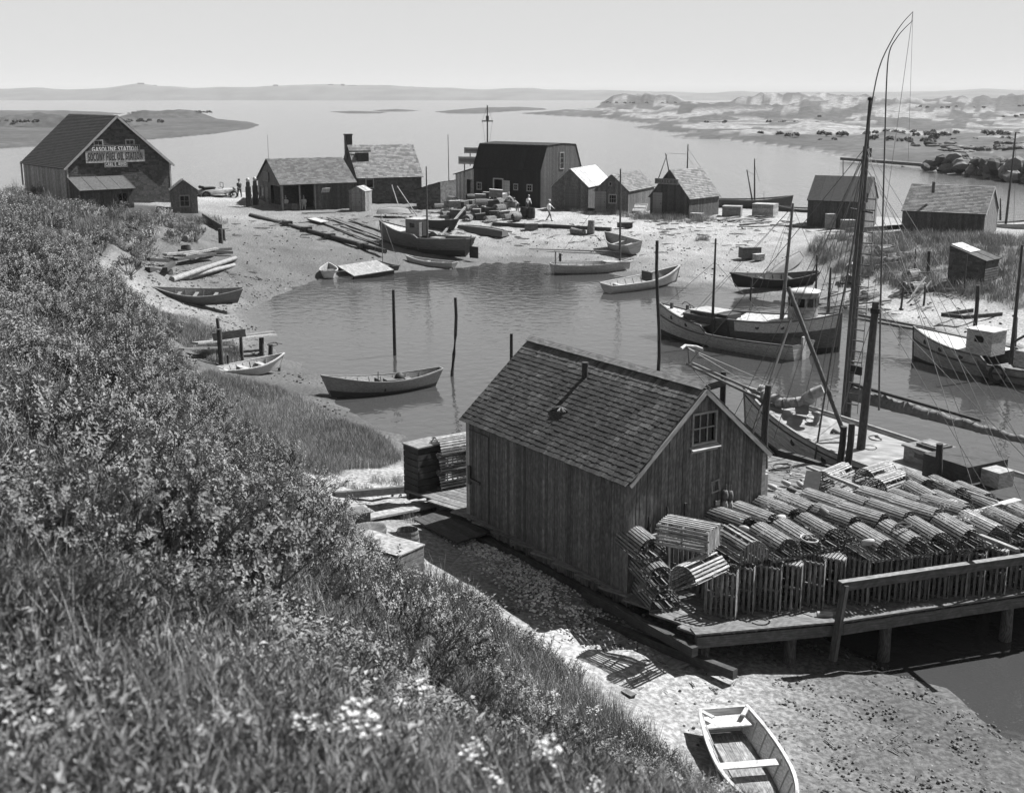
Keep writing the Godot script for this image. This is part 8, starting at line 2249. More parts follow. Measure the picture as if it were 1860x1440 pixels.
	for q in [[Vector3(18.165, 0.087, -72.217), Vector3(20.551, 0.495, -72.741), "pole of a rough drying rack below the knoll", 0.30, 0.50, 0.40], [Vector3(23.601, 1.527, -79.025), Vector3(24.442, 1.681, -78.929), "pole of a rough drying rack below the knoll", 1.00, 1.10, 0.35], [Vector3(23.522, 1.894, -82.650), Vector3(25.289, 2.101, -81.852), "pole of a rough drying rack below the knoll", 0.40, 0.40, 0.30], [Vector3(22.960, 1.319, -77.960), Vector3(24.630, 1.619, -77.806), "pole of a rough drying rack below the knoll", 0.30, 0.30, 0.30], [Vector3(22.776, 0.615, -69.977), Vector3(23.915, 0.909, -71.140), "pole of a rough drying rack below the knoll", 0.30, 1.00, 0.40], [Vector3(22.910, 0.613, -69.409), Vector3(23.985, 0.869, -70.373), "pole of a rough drying rack below the knoll", 0.20, 0.90, 0.35], [Vector3(23.201, 0.951, -72.984), Vector3(24.518, 1.092, -72.053), "pole of a rough drying rack below the knoll", 0.90, 0.95, 0.25], [Vector3(24.341, 1.015, -71.495), Vector3(26.155, 1.230, -69.482), "pole of a rough drying rack below the knoll", 0.15, 0.20, 0.30], [Vector3(17.877, -0.034, -70.996), Vector3(21.903, 0.496, -70.709), "pole of a rough drying rack below the knoll", 0.10, 0.10, 0.20]]:
		plank_thing("rack_pole", q[2], on(q[0].x, q[0].z, q[3]), on(q[1].x, q[1].z, q[4]), 0.08, 0.08, q[5], "rack poles on the sand below the knoll")
	for q in [[Vector3(17.831, 1.000, -62.866), Vector3(20.411, 1.000, -58.866)], [Vector3(17.456, 1.000, -61.898), Vector3(20.145, 0.900, -58.681)]]:
		plank_thing("gangway_pole", "long pole laid from the sand to the white-decked boat", q[0], q[1], 0.1, 0.1, 0.1, "poles laid to the white-decked boat")
	t = thing("plank_cradle", "open wooden boat cradle lying on the sand", "cradle", Vector3(24.060, 0.677, -64.209), -0.3)
	for q in [[Vector3(-1.4, 0.1, 0.4), Vector3(0.2, 0.15, -1.2)], [Vector3(-1.4, 0.1, 0.4), Vector3(-0.3, 0.1, 0.9)], [Vector3(-0.3, 0.1, 0.9), Vector3(1.6, 0.15, -0.4)]]:
		b = MB.new()
		b.beam(q[0], q[1], 0.12, 0.2, 0.1)
		put(b.mesh(), "beam", M.wood, t)
	# gear by the channel on the right
	crate("tall white box on the channel bank", Vector3(22.159, 1.748, -109.077), -0.5, Vector3(1.9, 1.0, 1.5), 0.45, 0.5, "", "white_locker")
	crate("low pale box with a cluttered top beside the tall white one", Vector3(19.184, 1.800, -108.526), -0.3, Vector3(1.6, 0.8, 1.2), 0.3, 0.4, "", "white_locker")
	for q in [[Vector3(17.363, 1.743, -104.723), Vector3(19.821, 1.791, -108.117), 0.30, "plank strewn on the channel bank behind the white lockers", 0.10], [Vector3(17.946, 1.717, -104.055), Vector3(20.690, 1.766, -106.404), 0.36, "plank strewn on the channel bank behind the white lockers", 0.15], [Vector3(18.759, 1.635, -102.157), Vector3(21.633, 1.714, -104.084), 0.20, "plank strewn on the channel bank behind the white lockers", 0.10], [Vector3(18.381, 1.589, -101.287), Vector3(21.237, 1.639, -101.672), 0.30, "plank strewn on the channel bank behind the white lockers", 0.05], [Vector3(21.214, 1.650, -102.004), Vector3(24.370, 1.668, -100.092), 0.10, "plank strewn on the channel bank behind the white lockers", 0.10], [Vector3(20.620, 1.735, -104.805), Vector3(22.138, 1.749, -106.580), 0.06, "plank strewn on the channel bank behind the white lockers", 0.20], [Vector3(22.726, 1.726, -104.904), Vector3(23.480, 1.712, -104.111), 0.40, "plank strewn on the channel bank behind the white lockers", 0.10]]:
		plank_thing("bank_plank", q[3], on(q[0].x, q[0].z, q[4]), on(q[1].x, q[1].z, q[4]), 0.3, 0.08, q[2], "planks strewn on the channel bank")
	crate("half-round trap crate standing by the black-roofed shed", Vector3(25.345, 1.690, -99.036), 0.2, Vector3(0.7, 1.1, 0.5), 0.36, 0.4, "", "bait_box")
	crate("square pale crate beside the standing one by the black-roofed shed", Vector3(26.291, 1.740, -97.313), 0.1, Vector3(1.0, 0.75, 0.6), 0.3, 0.42, "", "bait_box")
	plank_thing("path_edge", "long timber edging the path above the knoll grass", Vector3(24.982, 2.090, -93.161), Vector3(31.001, 2.001, -97.214), 0.15, 0.35, 0.1)
	# boats and masts on the channel behind the shacks
	for q in [["derrick_boat", "work boat with two derrick masts rising behind the name-board shack", Vector3(19.176, -0.350, -147.612), -0.50, 7.00, 0.20, [[Vector3(1.255, 0.350, -0.686), Vector3(1.238, 6.724, -0.676), 0.11, "mast"], [Vector3(-0.397, 2.404, 0.217), Vector3(-1.051, 5.713, 0.574), 0.09, "derrick"], [Vector3(-1.713, 2.724, 0.936), Vector3(-0.878, 5.587, 0.480), 0.06, "derrick"]], [[Vector3(-0.881, 5.713, 0.481), Vector3(1.271, 5.587, -0.695)], [Vector3(1.253, 6.219, -0.684), Vector3(5.443, -0.295, -2.973)], [Vector3(1.281, 5.270, -0.700), Vector3(1.876, 4.318, -1.025)]]], ["moored_boat", "boat with a crossed pair of masts moored at the channel bank", Vector3(26.380, -0.350, -135.920), 0.10, 8.00, 0.12, [[Vector3(0.060, 0.350, 0.006), Vector3(-0.185, 5.656, -0.019), 0.11, "mast"], [Vector3(-0.065, 0.469, -0.007), Vector3(-0.960, 4.485, -0.096), 0.10, "derrick"], [Vector3(-2.416, 1.063, -0.242), Vector3(1.037, 1.123, 0.104), 0.05, "boom"], [Vector3(1.037, 1.123, 0.104), Vector3(0.986, 2.189, 0.099), 0.03, "post"]], [[Vector3(-0.896, 4.368, -0.090), Vector3(-0.104, 3.898, -0.010)], [Vector3(-0.153, 4.954, -0.015), Vector3(0.463, 3.192, 0.046)]]], ["far_mast_boat", "boat whose slim mast shows over the black-roofed shed", Vector3(36.093, -0.350, -135.920), 0.30, 6.00, 0.20, [[Vector3(0.000, 0.350, 0.000), Vector3(-0.314, 5.539, -0.097), 0.08, "mast"]], []], ["channel_boat", "cabin boat with a tall laddered mast beyond the shingled shed", Vector3(45.090, -0.350, -110.576), 0.40, 8.00, 0.40, [[Vector3(-1.083, 0.350, -0.458), Vector3(-0.963, 9.173, -0.407), 0.12, "mast"], [Vector3(-1.545, 1.520, -0.653), Vector3(-1.712, 3.457, -0.724), 0.10, "post"]], [[Vector3(-0.922, 8.702, -0.390), Vector3(-1.005, 1.520, -0.425)], [Vector3(-0.871, 8.136, -0.368), Vector3(-0.378, 0.545, -0.160)]]], ["dark_skiff_boat", "dark boat bow showing beside the black-roofed shed", Vector3(28.947, -0.350, -124.763), 2.90, 5.00, 0.08, [], []]]:
		t = thing(q[0], q[1], "boat", q[2], q[3])
		shell(t, q[4], 2.4, 1.3, {"flat": 0.2, "ex": 0.6, "tw": 0.7, "sb": 0.4}, q[5], 0.03, 0.2, 0.12, 0.3, "paint_flat")
		put(hull_floor(q[4], 2.4, 1.3, {"flat": 0.2, "ex": 0.6, "tw": 0.7, "sb": 0.4}, 0.9, 0.03, 0.4, 0.02, 0.98), "deck", M.paint, t)
		for m in q[6]:
			mast(t, m[0], m[1], m[2], 0.08, m[3])
		for m in q[7]:
			line(t, m[0], m[1], 0.02, 0.1)
	# flagpole behind the boathouse, thin pole beside it
	t = thing("signal_mast", "dark signal mast with a crosstree rising behind the boathouse", "mast", Vector3(-2.893, 1.000, -148.977))
	mast(t, Vector3(0, -0.5, 0), Vector3(0, 8.6 + 1.2, 0), 0.13, 0.07)
	b = MB.new()
	b.bx(Vector3(0, 8.0, 0), Vector3(1.3, 0.14, 0.2), 0.05)
	b.bx(Vector3(0, 8.35, 0), Vector3(0.35, 0.5, 0.3), 0.06)
	put(b.mesh(), "crosstree", M.wood, t)
	for s in [-0.6, 0.6]:
		line(t, Vector3(0, 9.7, 0), Vector3(s, 8.05, 0), 0.015, 0.1)
		line(t, Vector3(s, 8.0, 0), Vector3(s * 0.3, 5.0, 0), 0.015, 0.1)
	t = thing("thin_pole", "thin tall pole standing by the white lean-to", "pole", Vector3(-6.109, 1.900, -121.628))
	mast(t, Vector3(0, -0.3, 0), Vector3(-0.05, 6.40, 0), 0.05, 0.1)
	# rocks of the jetty
	t = thing("stone_jetty", "rough stone jetty of piled boulders across the channel", "jetty", Vector3(69.988, 0.000, -187.755))
	rng.seed = 55
	var jm := []
	for k in 4:
		var jb := MB.new()
		var rows := []
		for j in 5:
			var row := []
			for i in 8:
				var a := TAU * i / 7.0
				var ph := PI * j / 4.0
				var r := 1.0 + 0.3 * fine.get_noise_3d(cos(a) * 1.5 + k * 9.0, cos(ph) * 1.5, sin(a) * 1.5)
				row.append(Vector3(cos(a) * sin(ph) * r, cos(ph) * 0.7 * r, sin(a) * sin(ph) * r))
			rows.append(row)
		jb.sheet(rows, [0.07, 0.1, 0.14, 0.2][k], false)
		jm.append(jb.mesh())
	for i in 110:
		var f := rf(0, 1)
		var p: Vector3 = Vector3(68.862, 0.000, -202.844).lerp(Vector3(74.402, 0.000, -169.376), f) - t.position
		var s := rf(0.7, 1.7)
		put(jm[rng.randi() % 4], "boulder", M.stone, t, Transform3D(Basis(Vector3(rf(-1, 1), 1, rf(-1, 1)).normalized(), rf(0, TAU)).scaled(Vector3(s, s * 0.85, s)), p + Vector3(rf(-2.2, 2.2), rf(0.0, 2.4), rf(-3.5, 1.5))))
	for q in [[Vector3(94.814, 0.000, -285.983), "heap of wreckage on the marsh across the channel"], [Vector3(100.064, 0.000, -261.907), "larger heap of wreckage near the stone jetty"], [Vector3(113.627, 0.000, -283.094), "wreckage heap above the jetty boulders"], [Vector3(93.192, 0.000, -257.092), "small pale heap of wreckage by the jetty grass"]]:
		t = thing("driftwood_pile", q[1], "driftwood", q[0])
		for i in 16:
			put(jm[rng.randi() % 4], "piece", M.stone, t, Transform3D(Basis(Vector3(rf(-1, 1), 1, rf(-1, 1)).normalized(), rf(0, TAU)).scaled(Vector3(rf(0.5, 2.0), rf(0.3, 0.8), rf(0.4, 1.0))), Vector3(rf(-5, 5), rf(0.6, 1.8), rf(-3, 3))))
	plank_thing("channel_pier", "low plank pier running to the stone jetty", Vector3(61.754, 0.500, -233.454), Vector3(69.958, 0.700, -205.848), 2.0, 0.5, 0.14)
	# stones, shells and weed on the ground
	var pl := []
	for i in 6500:
		var c := Vector2(rf(3.2, 13.5), rf(-25.5, -15.5))
		if in_hill(c.x, c.y) or ground(c.x, c.y) < -0.07: continue
		if c.x < 5.0 and rf(0, 1) < 0.75: continue
		pl.append([on(c.x, c.y, 0.0), 0.014 * pow(rf(0.3, 1.7), 2.0) + 0.006])
	stones("pebbles", "grey pebbles strewn over the wet sand below the dock", 61, pl, 0.15)
	var big := []
	for i in 420:
		var c := Vector2(rf(4.2, 11.0), rf(-23.5, -16.0))
		if in_hill(c.x, c.y) or ground(c.x, c.y) < 0.02: continue
		big.append([on(c.x, c.y, 0.0), rf(0.02, 0.055)])
	stones("stones", "larger stones scattered on the sand below the dock", 62, big, 0.2)
	var lp := []
	for i in 2200:
		var c := Vector3(-15.878, 0.029, -70.622) + Vector3(rf(-7, 7), 0, rf(-10, 14))
		if in_hill(c.x, c.z) or ground(c.x, c.z) < 0.03: continue
		lp.append([on(c.x, c.z, 0.0), rf(0.03, 0.11)])
	stones("shingle", "pebbles on the beach about the grey dory", 63, lp, 0.2)
	var sh := []
	for i in 2600:
		var f := rf(0, 1)
		var p: Vector3 = Vector3(-1.475, 0.637, -31.386).lerp(Vector3(2.341, 0.533, -25.737), f) + Vector3(rf(-1.0, 0.5), 0, rf(-0.3, 1.2)) * (0.5 + f)
		sh.append([on(p.x, p.z, 0.01), rf(0.015, 0.05)])
	stones("shells", "pale scallop shells heaped along the shed wall", 64, sh, 0.75)
	var sticks := MB.new()
	sticks.bx(Vector3.ZERO, Vector3(1.0, 0.05, 0.07), 0.12)
	sticks.tube([Vector3(-0.3, 0.02, 0.1), Vector3(0.25, 0.05, 0.2), Vector3(0.5, 0.02, 0.32)], 0.03, 0.015, 5, 0.2)
	var sp := []
	for q in [[Vector3(-14.409, 1.479, -98.555), 7.00, 50, 1.00], [Vector3(-10.344, 1.600, -101.614), 6.00, 40, 1.00], [Vector3(-19.035, 1.396, -95.376), 6.00, 30, 0.90], [Vector3(-3.667, 1.399, -103.578), 6.00, 40, 1.00], [Vector3(1.353, 1.135, -101.776), 7.00, 40, 1.00], [Vector3(7.695, 1.534, -102.268), 8.00, 40, 1.00], [Vector3(11.419, 0.987, -95.259), 7.00, 40, 0.90], [Vector3(16.645, 1.597, -101.646), 6.00, 50, 1.10], [Vector3(21.958, 1.638, -101.251), 8.00, 50, 1.10], [Vector3(22.104, 0.845, -73.683), 6.00, 50, 1.00], [Vector3(24.774, 1.121, -71.859), 6.00, 50, 1.00], [Vector3(24.912, 1.646, -77.603), 5.00, 40, 0.80], [Vector3(-7.146, 1.910, -107.863), 5.00, 40, 1.00], [Vector3(-21.194, 1.086, -79.143), 5.00, 30, 1.00], [Vector3(0.851, 0.678, -25.411), 1.50, 30, 0.30], [Vector3(3.622, 0.366, -23.376), 1.20, 16, 0.30], [Vector3(-3.535, 0.682, -32.831), 1.20, 20, 0.35], [Vector3(5.814, 0.209, -21.608), 2.00, 14, 0.30], [Vector3(6.131, 0.202, -20.025), 1.50, 10, 0.30], [Vector3(-4.723, 0.638, -34.951), 1.00, 12, 0.30]]:
		for i in int(q[2]):
			sp.append([on(q[0].x + rf(-1, 1) * q[1], q[0].z + rf(-1, 1) * q[1] * 0.7, 0.02), rf(0.25, 1.0) * q[3]])
	scatter("driftwood", "broken sticks and bits of driftwood on the beaches", sticks.mesh(), M.wood, sp, 0.4, 1.8)
	var weed := []
	for q in [[Vector3(0.996, 0.653, -26.070), 1.20, 120, 0.35], [Vector3(1.927, 0.557, -25.101), 0.90, 160, 0.35], [Vector3(-0.614, 0.923, -25.752), 0.50, 60, 0.40], [Vector3(-3.693, 0.564, -34.401), 0.80, 60, 0.50], [Vector3(0.674, 0.628, -28.458), 0.80, 60, 0.40], [Vector3(-6.652, -0.051, -46.759), 1.20, 60, 0.80], [Vector3(-8.811, 0.014, -52.230), 1.50, 60, 0.80], [Vector3(-15.631, -0.026, -70.943), 3.00, 40, 1.00], [Vector3(-15.127, 0.242, -82.577), 3.00, 40, 1.20], [Vector3(1.286, 0.424, -96.432), 6.00, 60, 1.20], [Vector3(6.438, 0.824, -96.670), 5.00, 40, 1.20], [Vector3(10.599, 0.961, -95.489), 4.00, 50, 1.20], [Vector3(12.367, 0.865, -92.756), 2.00, 24, 1.40], [Vector3(14.773, 0.827, -89.743), 6.00, 40, 1.20], [Vector3(15.687, 0.460, -83.685), 3.00, 30, 1.30], [Vector3(23.264, 0.610, -67.193), 4.00, 30, 1.40], [Vector3(21.854, 0.397, -68.453), 3.00, 24, 1.20], [Vector3(23.946, 0.421, -61.660), 3.00, 20, 1.20], [Vector3(5.130, 0.250, -22.414), 1.20, 30, 0.40], [Vector3(-1.333, 0.858, -100.222), 4.00, 40, 1.00], [Vector3(12.158, 0.445, -85.173), 4.00, 40, 1.00], [Vector3(-19.435, 1.594, -97.479), 5.00, 50, 1.10], [Vector3(-15.019, 1.036, -91.329), 5.00, 60, 1.10]]:
		for i in int(q[2]):
			weed.append([on(q[0].x + rf(-1, 1) * q[1], q[0].z + rf(-1, 1) * q[1], 0.0), rf(0.02, 0.09) * q[3]])
	stones("seaweed", "dark clots of weed and wrack on the beaches", 65, weed, 0.035)

# ------------------------------------------------------------------ people and cars
# one continuous body: tapered bones joined by a smooth minimum, meshed as surface nets
func body(bones: Array, cell: float) -> MB:
	var lo := Vector3.ONE * 9.0
	var hi := Vector3.ONE * -9.0
	for q in bones:
		for k in 2:
			var r: float = q[2 + k] + 0.05
			lo = lo.min(q[k] - Vector3.ONE * r)
			hi = hi.max(q[k] + Vector3.ONE * r)
	var n := Vector3i(((hi - lo) / cell).ceil()) + Vector3i.ONE
	var f := PackedFloat32Array()
	f.resize(n.x * n.y * n.z)
	f.fill(1.0)
	for q in bones:
		var a: Vector3 = q[0]
		var ab: Vector3 = q[1] - a
		var l2 := maxf(ab.length_squared(), 0.000001)
		var reach: float = maxf(q[2], q[3]) + 0.09
		var i0 := Vector3i(((a.min(q[1]) - Vector3.ONE * reach - lo) / cell).floor()).clamp(Vector3i.ZERO, n - Vector3i.ONE)
		var i1 := Vector3i(((a.max(q[1]) + Vector3.ONE * reach - lo) / cell).ceil()).clamp(Vector3i.ZERO, n - Vector3i.ONE)
		for z in range(i0.z, i1.z + 1):
			for y in range(i0.y, i1.y + 1):
				for x in range(i0.x, i1.x + 1):
					var p := lo + Vector3(x, y, z) * cell
					var h := clampf((p - a).dot(ab) / l2, 0.0, 1.0)
					var d: float = p.distance_to(a + ab * h) - lerpf(q[2], q[3], h)
					var at := (z * n.y + y) * n.x + x
					var k := 0.035
					var e := f[at]
					var m := clampf(0.5 + 0.5 * (e - d) / k, 0.0, 1.0)
					f[at] = lerpf(e, d, m) - k * m * (1.0 - m)
	var b := MB.new()
	var vid := {}
	var pos := {}
	for z in n.z - 1:
		for y in n.y - 1:
			for x in n.x - 1:
				var s := Vector3.ZERO
				var c := 0
				for e in [[0,0,0,1,0,0],[0,1,0,1,1,0],[0,0,1,1,0,1],[0,1,1,1,1,1],[0,0,0,0,1,0],[1,0,0,1,1,0],[0,0,1,0,1,1],[1,0,1,1,1,1],[0,0,0,0,0,1],[1,0,0,1,0,1],[0,1,0,0,1,1],[1,1,0,1,1,1]]:
					var u := f[((z + e[2]) * n.y + y + e[1]) * n.x + x + e[0]]
					var w := f[((z + e[5]) * n.y + y + e[4]) * n.x + x + e[3]]
					if (u < 0.0) != (w < 0.0):
						s += Vector3(e[0], e[1], e[2]).lerp(Vector3(e[3], e[4], e[5]), u / (u - w))
						c += 1
				if c: pos[Vector3i(x, y, z)] = lo + (Vector3(x, y, z) + s / c) * cell
	b.st.set_smooth_group(1)
	for z in range(1, n.z - 1):
		for y in range(1, n.y - 1):
			for x in range(1, n.x - 1):
				var u := f[(z * n.y + y) * n.x + x]
				for ax in 3:
					var st := Vector3i(1 if ax == 0 else 0, 1 if ax == 1 else 0, 1 if ax == 2 else 0)
					var w := f[((z + st.z) * n.y + y + st.y) * n.x + x + st.x]
					if (u < 0.0) == (w < 0.0): continue
					var e1 := Vector3i(0, 1, 0) if ax == 0 else (Vector3i(0, 0, 1) if ax == 1 else Vector3i(1, 0, 0))
					var e2 := Vector3i(0, 0, 1) if ax == 0 else (Vector3i(1, 0, 0) if ax == 1 else Vector3i(0, 1, 0))
					var g := Vector3i(x, y, z)
					var qd := [g - e1 - e2, g - e2, g, g - e1]
					if u < 0.0: qd.reverse()
					var ok := true
					for k in qd: ok = ok and pos.has(k)
					if not ok: continue
					for k in [0, 1, 2, 0, 2, 3]:
						var p: Vector3 = pos[qd[k]]
						var best := 9.0
						var tone := 0.1
						for q in bones:
							var ab: Vector3 = q[1] - q[0]
							var h := clampf((p - q[0]).dot(ab) / maxf(ab.length_squared(), 0.000001), 0.0, 1.0)
							var d: float = p.distance_to(q[0] + ab * h) - lerpf(q[2], q[3], h)
							if d < best:
								best = d
								tone = q[4]
						b.v(p, Vector2.ZERO, Color(tone, tone, tone))
	b.st.set_smooth_group(-1)
	return b

# faces +z; o: hands and feet in local metres, tones for shirt, trousers, hat, shoes
func person(label: String, at: Vector3, yaw: float, o: Dictionary) -> Node3D:
	var hip: float = o.get("hip", 0.92)
	var lean: Vector3 = o.get("lean", Vector3.ZERO)
	var sh := Vector3(0, hip + 0.5, 0) + lean
	var neck := sh + Vector3(0, 0.07, 0) + lean * 0.1
	var head := neck + Vector3(0, 0.17, 0.02) + lean * 0.2
	var skin := 0.3
	var shirt: float = o.get("shirt", 0.4)
	var legs: float = o.get("legs", 0.06)
	var bones := [[Vector3(-0.08, hip, 0), Vector3(0.08, hip, 0), 0.13, 0.13, legs], [Vector3(0, hip + 0.05, 0), sh - Vector3(0, 0.12, 0), 0.125, 0.15, shirt], [sh + Vector3(-0.12, -0.06, 0), sh + Vector3(0.12, -0.06, 0), 0.085, 0.085, shirt], [sh, neck + Vector3(0, 0.04, 0), 0.055, 0.05, skin], [head + Vector3(0, -0.045, 0.012), head + Vector3(0, 0.045, 0), 0.082, 0.095, skin], [head + Vector3(0, -0.01, 0.095), head + Vector3(0, -0.03, 0.11), 0.014, 0.016, skin]]
	for s in [-1.0, 1.0]:
		bones.append([head + Vector3(s * 0.092, 0.0, 0), head + Vector3(s * 0.096, -0.04, 0), 0.014, 0.012, skin])
		var k := "l" if s < 0 else "r"
		var foot: Vector3 = o.get("foot_" + k, Vector3(s * 0.11, 0.07, 0))
		var knee: Vector3 = o.get("knee_" + k, (Vector3(s * 0.09, hip, 0) + foot) * 0.5 + Vector3(s * 0.01, 0.02, 0.04))
		bones.append([Vector3(s * 0.09, hip, 0), knee, 0.095, 0.065, legs])
		bones.append([knee, foot, 0.06, 0.045, legs])
		bones.append([foot + Vector3(0, -0.03, -0.03), foot + Vector3(s * 0.02, -0.035, 0.16), 0.042, 0.036, o.get("shoe", 0.03)])
		var hand: Vector3 = o.get("hand_" + k, Vector3(s * 0.26, hip - 0.02, 0.06))
		var sho := sh + Vector3(s * 0.19, -0.07, 0)
		var elb: Vector3 = o.get("elbow_" + k, (sho + hand) * 0.5 + Vector3(s * 0.03, 0, -0.05))
		bones.append([sho, elb, 0.055, 0.042, shirt])
		bones.append([elb, hand, 0.04, 0.028, o.get("sleeve", shirt)])
		var dv := (hand - elb).normalized()
		var sd := dv.cross(Vector3(0, 0, 1)).normalized()
		var palm := hand + dv * 0.05
		bones.append([hand, palm, 0.026, 0.034, skin])
	if o.get("skirt", false):
		bones.append([Vector3(0, hip + 0.05, 0), Vector3(0, 0.38, 0.02), 0.13, 0.2, legs])
	var b := body(bones, 0.036)
	for s in [-1.0, 1.0]:       # fingers, curled a little
		var k := "l" if s < 0 else "r"
		var hand: Vector3 = o.get("hand_" + k, Vector3(s * 0.26, hip - 0.02, 0.06))
		var sho := sh + Vector3(s * 0.19, -0.07, 0)
		var elb: Vector3 = o.get("elbow_" + k, (sho + hand) * 0.5 + Vector3(s * 0.03, 0, -0.05))
		var dv := (hand - elb).normalized()
		var sd := dv.cross(Vector3(s, 0, 0.2)).normalized()
		for i in 4:
			var r := hand + dv * 0.07 + sd * (i - 1.5) * 0.02
			b.tube([r, r + dv * [0.032, 0.04, 0.042, 0.035][i], r + dv * [0.05, 0.062, 0.065, 0.055][i] - Vector3(s * 0.02, 0, 0)], 0.0095, 0.008, 5, skin)
		b.tube([hand + dv * 0.02, hand + dv * 0.05 + sd * 0.045, hand + dv * 0.075 + sd * 0.05], 0.011, 0.009, 5, skin)
	var t := thing("person", label, "person", at, yaw)
	put(b.mesh(), "body", M.skin, t)
	var h := MB.new()
	h.lathe([Vector2(0.1, -0.03), Vector2(0.106, 0.03), Vector2(0.09, 0.075), Vector2(0.05, 0.1), Vector2(0.0, 0.106)], 14, 0.03, head + Vector3(0, 0.015, -0.012))
	put(h.mesh(), "hair", M.cloth, t)
	var f := MB.new()
	for s in [-1.0, 1.0]: f.bx(head + Vector3(s * 0.034, 0.008, 0.092), Vector3(0.026, 0.012, 0.012), 0.03)
	f.bx(head + Vector3(0, -0.062, 0.09), Vector3(0.045, 0.01, 0.012), 0.12)
	put(f.mesh(), "face", M.skin, t)
	if o.has("hat"):
		h = MB.new()
		var br: float = o.get("brim", 0.16)
		h.lathe([Vector2(br, 0.035), Vector2(0.112, 0.045), Vector2(0.112, 0.045), Vector2(0.105, 0.12), Vector2(0.06, 0.14), Vector2(0.0, 0.14)], 16, o.hat, head + Vector3(0, 0.02, 0.02 if br < 0.15 else 0.0))
		put(h.mesh(), "hat", M.cloth, t)
	return t

func car(called: String, label: String, at: Vector3, yaw: float, tone: float, closed: bool) -> void:
	var t := thing(called, label, "car", at, yaw)
	var b := MB.new()
	var rows := []      # body shell, rear to cowl
	for q in [[-1.75, 0.55, 0.62, 0.42], [-1.6, 0.5, 0.85, 0.55], [-1.1, 0.45, 0.98, 0.66], [-0.4, 0.45, 1.02, 0.7], [0.35, 0.45, 1.04, 0.66], [0.55, 0.45, 1.04, 0.55]]:
		var r := []
		for k in 9:
			var a := PI * k / 8.0
			r.append(Vector3(q[0], q[1] + (q[2] - q[1]) * pow(sin(a), 0.35), cos(a) * q[3]))
		rows.append(r)
	b.sheet(rows, tone)
	b.bx(Vector3(-0.5, 0.5, 0), Vector3(2.2, 0.1, 1.1), 0.03)
	put(b.mesh(), "body", M.paint, t)
	b = MB.new()
	rows = []
	for q in [[0.55, 1.03, 0.5], [1.0, 1.0, 0.42], [1.5, 0.98, 0.34]]:
		var r := []
		for k in 9:
			var a := PI * k / 8.0
			r.append(Vector3(q[0], 0.5 + (q[1] - 0.5) * pow(sin(a), 0.4), cos(a) * q[2]))
		rows.append(r)
	b.sheet(rows, tone)
	put(b.mesh(), "bonnet", M.paint, t)
	b = MB.new()
	b.bx(Vector3(1.53, 0.75, 0), Vector3(0.06, 0.52, 0.62), 0.1)
	put(b.mesh(), "radiator", M.iron, t)
	for x in [-1.15, 1.35]:
		for s in [-1.0, 1.0]:
			b = MB.new()
			var pts := []
			for k in 9:
				var a := lerpf(-0.15, PI * 0.92, k / 8.0)
				pts.append(Vector3(x - cos(a) * 0.44, 0.38 + sin(a) * 0.42, s * 0.72))
			for k in 8: b.beam(pts[k], pts[k + 1], 0.26, 0.03, tone * 0.8)
			put(b.mesh(), "fender", M.paint, t)
			var w := MB.new()
			var ring := []
			for k in 19: ring.append(Vector3(cos(TAU * k / 18.0) * 0.31, sin(TAU * k / 18.0) * 0.31, 0))
			w.tube(ring, 0.065, 0.065, 7, 0.025, false)
			var o := put(w.mesh(), "wheel", M.iron, t, Transform3D(Basis.IDENTITY, Vector3(x, 0.375, s * 0.7)))
			w = MB.new()
			for k in 10: w.tube([Vector3.ZERO, Vector3(cos(TAU * k / 10.0) * 0.27, sin(TAU * k / 10.0) * 0.27, 0)], 0.016, 0.012, 4, 0.3)
			w.lathe([Vector2(0.0, 0.05), Vector2(0.06, 0.04), Vector2(0.07, -0.04), Vector2(0.0, -0.05)], 8, 0.3, Vector3.ZERO, Basis(Vector3.RIGHT, PI * 0.5))
			put(w.mesh(), "spokes", M.paint, o)
	for s in [-1.0, 1.0]:
		b = MB.new()
		b.lathe([Vector2(0.0, -0.1), Vector2(0.1, -0.06), Vector2(0.12, 0.06), Vector2(0.0, 0.07)], 10, 0.3, Vector3(1.55, 0.88, s * 0.42), Basis(Vector3(0, 0, 1), -PI * 0.5))
		put(b.mesh(), "headlight", M.paint, t)
		b = MB.new()
		b.beam(Vector3(-0.75, 0.36, s * 0.72), Vector3(0.98, 0.36, s * 0.72), 0.22, 0.04, 0.04)
		put(b.mesh(), "running_board", M.iron, t)
	b = MB.new()
	for s in [-0.5, 0.5]: b.bx(Vector3(0.5, 1.25, s), Vector3(0.04, 0.45, 0.04), 0.05)
	for y in [1.05, 1.47]: b.bx(Vector3(0.5, y, 0), Vector3(0.04, 0.04, 1.0), 0.05)
	put(b.mesh(), "windscreen", M.iron, t)
	b = MB.new()
	if closed:
		for q in [[-1.3, -0.6], [-1.3, 0.6], [-0.4, -0.6], [-0.4, 0.6], [0.45, -0.6], [0.45, 0.6]]: b.bx(Vector3(q[0], 1.3, q[1]), Vector3(0.1, 0.65, 0.05), 0.05)
		b.bx(Vector3(-0.45, 1.66, 0), Vector3(2.1, 0.1, 1.35), 0.06)
		b.bx(Vector3(-0.45, 1.04, 0), Vector3(1.9, 0.12, 1.25), 0.05)
	else:
		b.tube([Vector3(-1.35, 1.1, -0.55), Vector3(-1.4, 1.12, 0), Vector3(-1.35, 1.1, 0.55)], 0.14, 0.14, 8, 0.03)
		b.bx(Vector3(-0.8, 1.06, 0), Vector3(1.2, 0.1, 1.1), 0.025)
	put(b.mesh(), "top", M.cloth, t)
	b = MB.new()
	var sp := []
	for k in 17: sp.append(Vector3(-1.85, 0.75 + sin(TAU * k / 16.0) * 0.29, cos(TAU * k / 16.0) * 0.29))
	b.tube(sp, 0.07, 0.07, 7, 0.025, false)
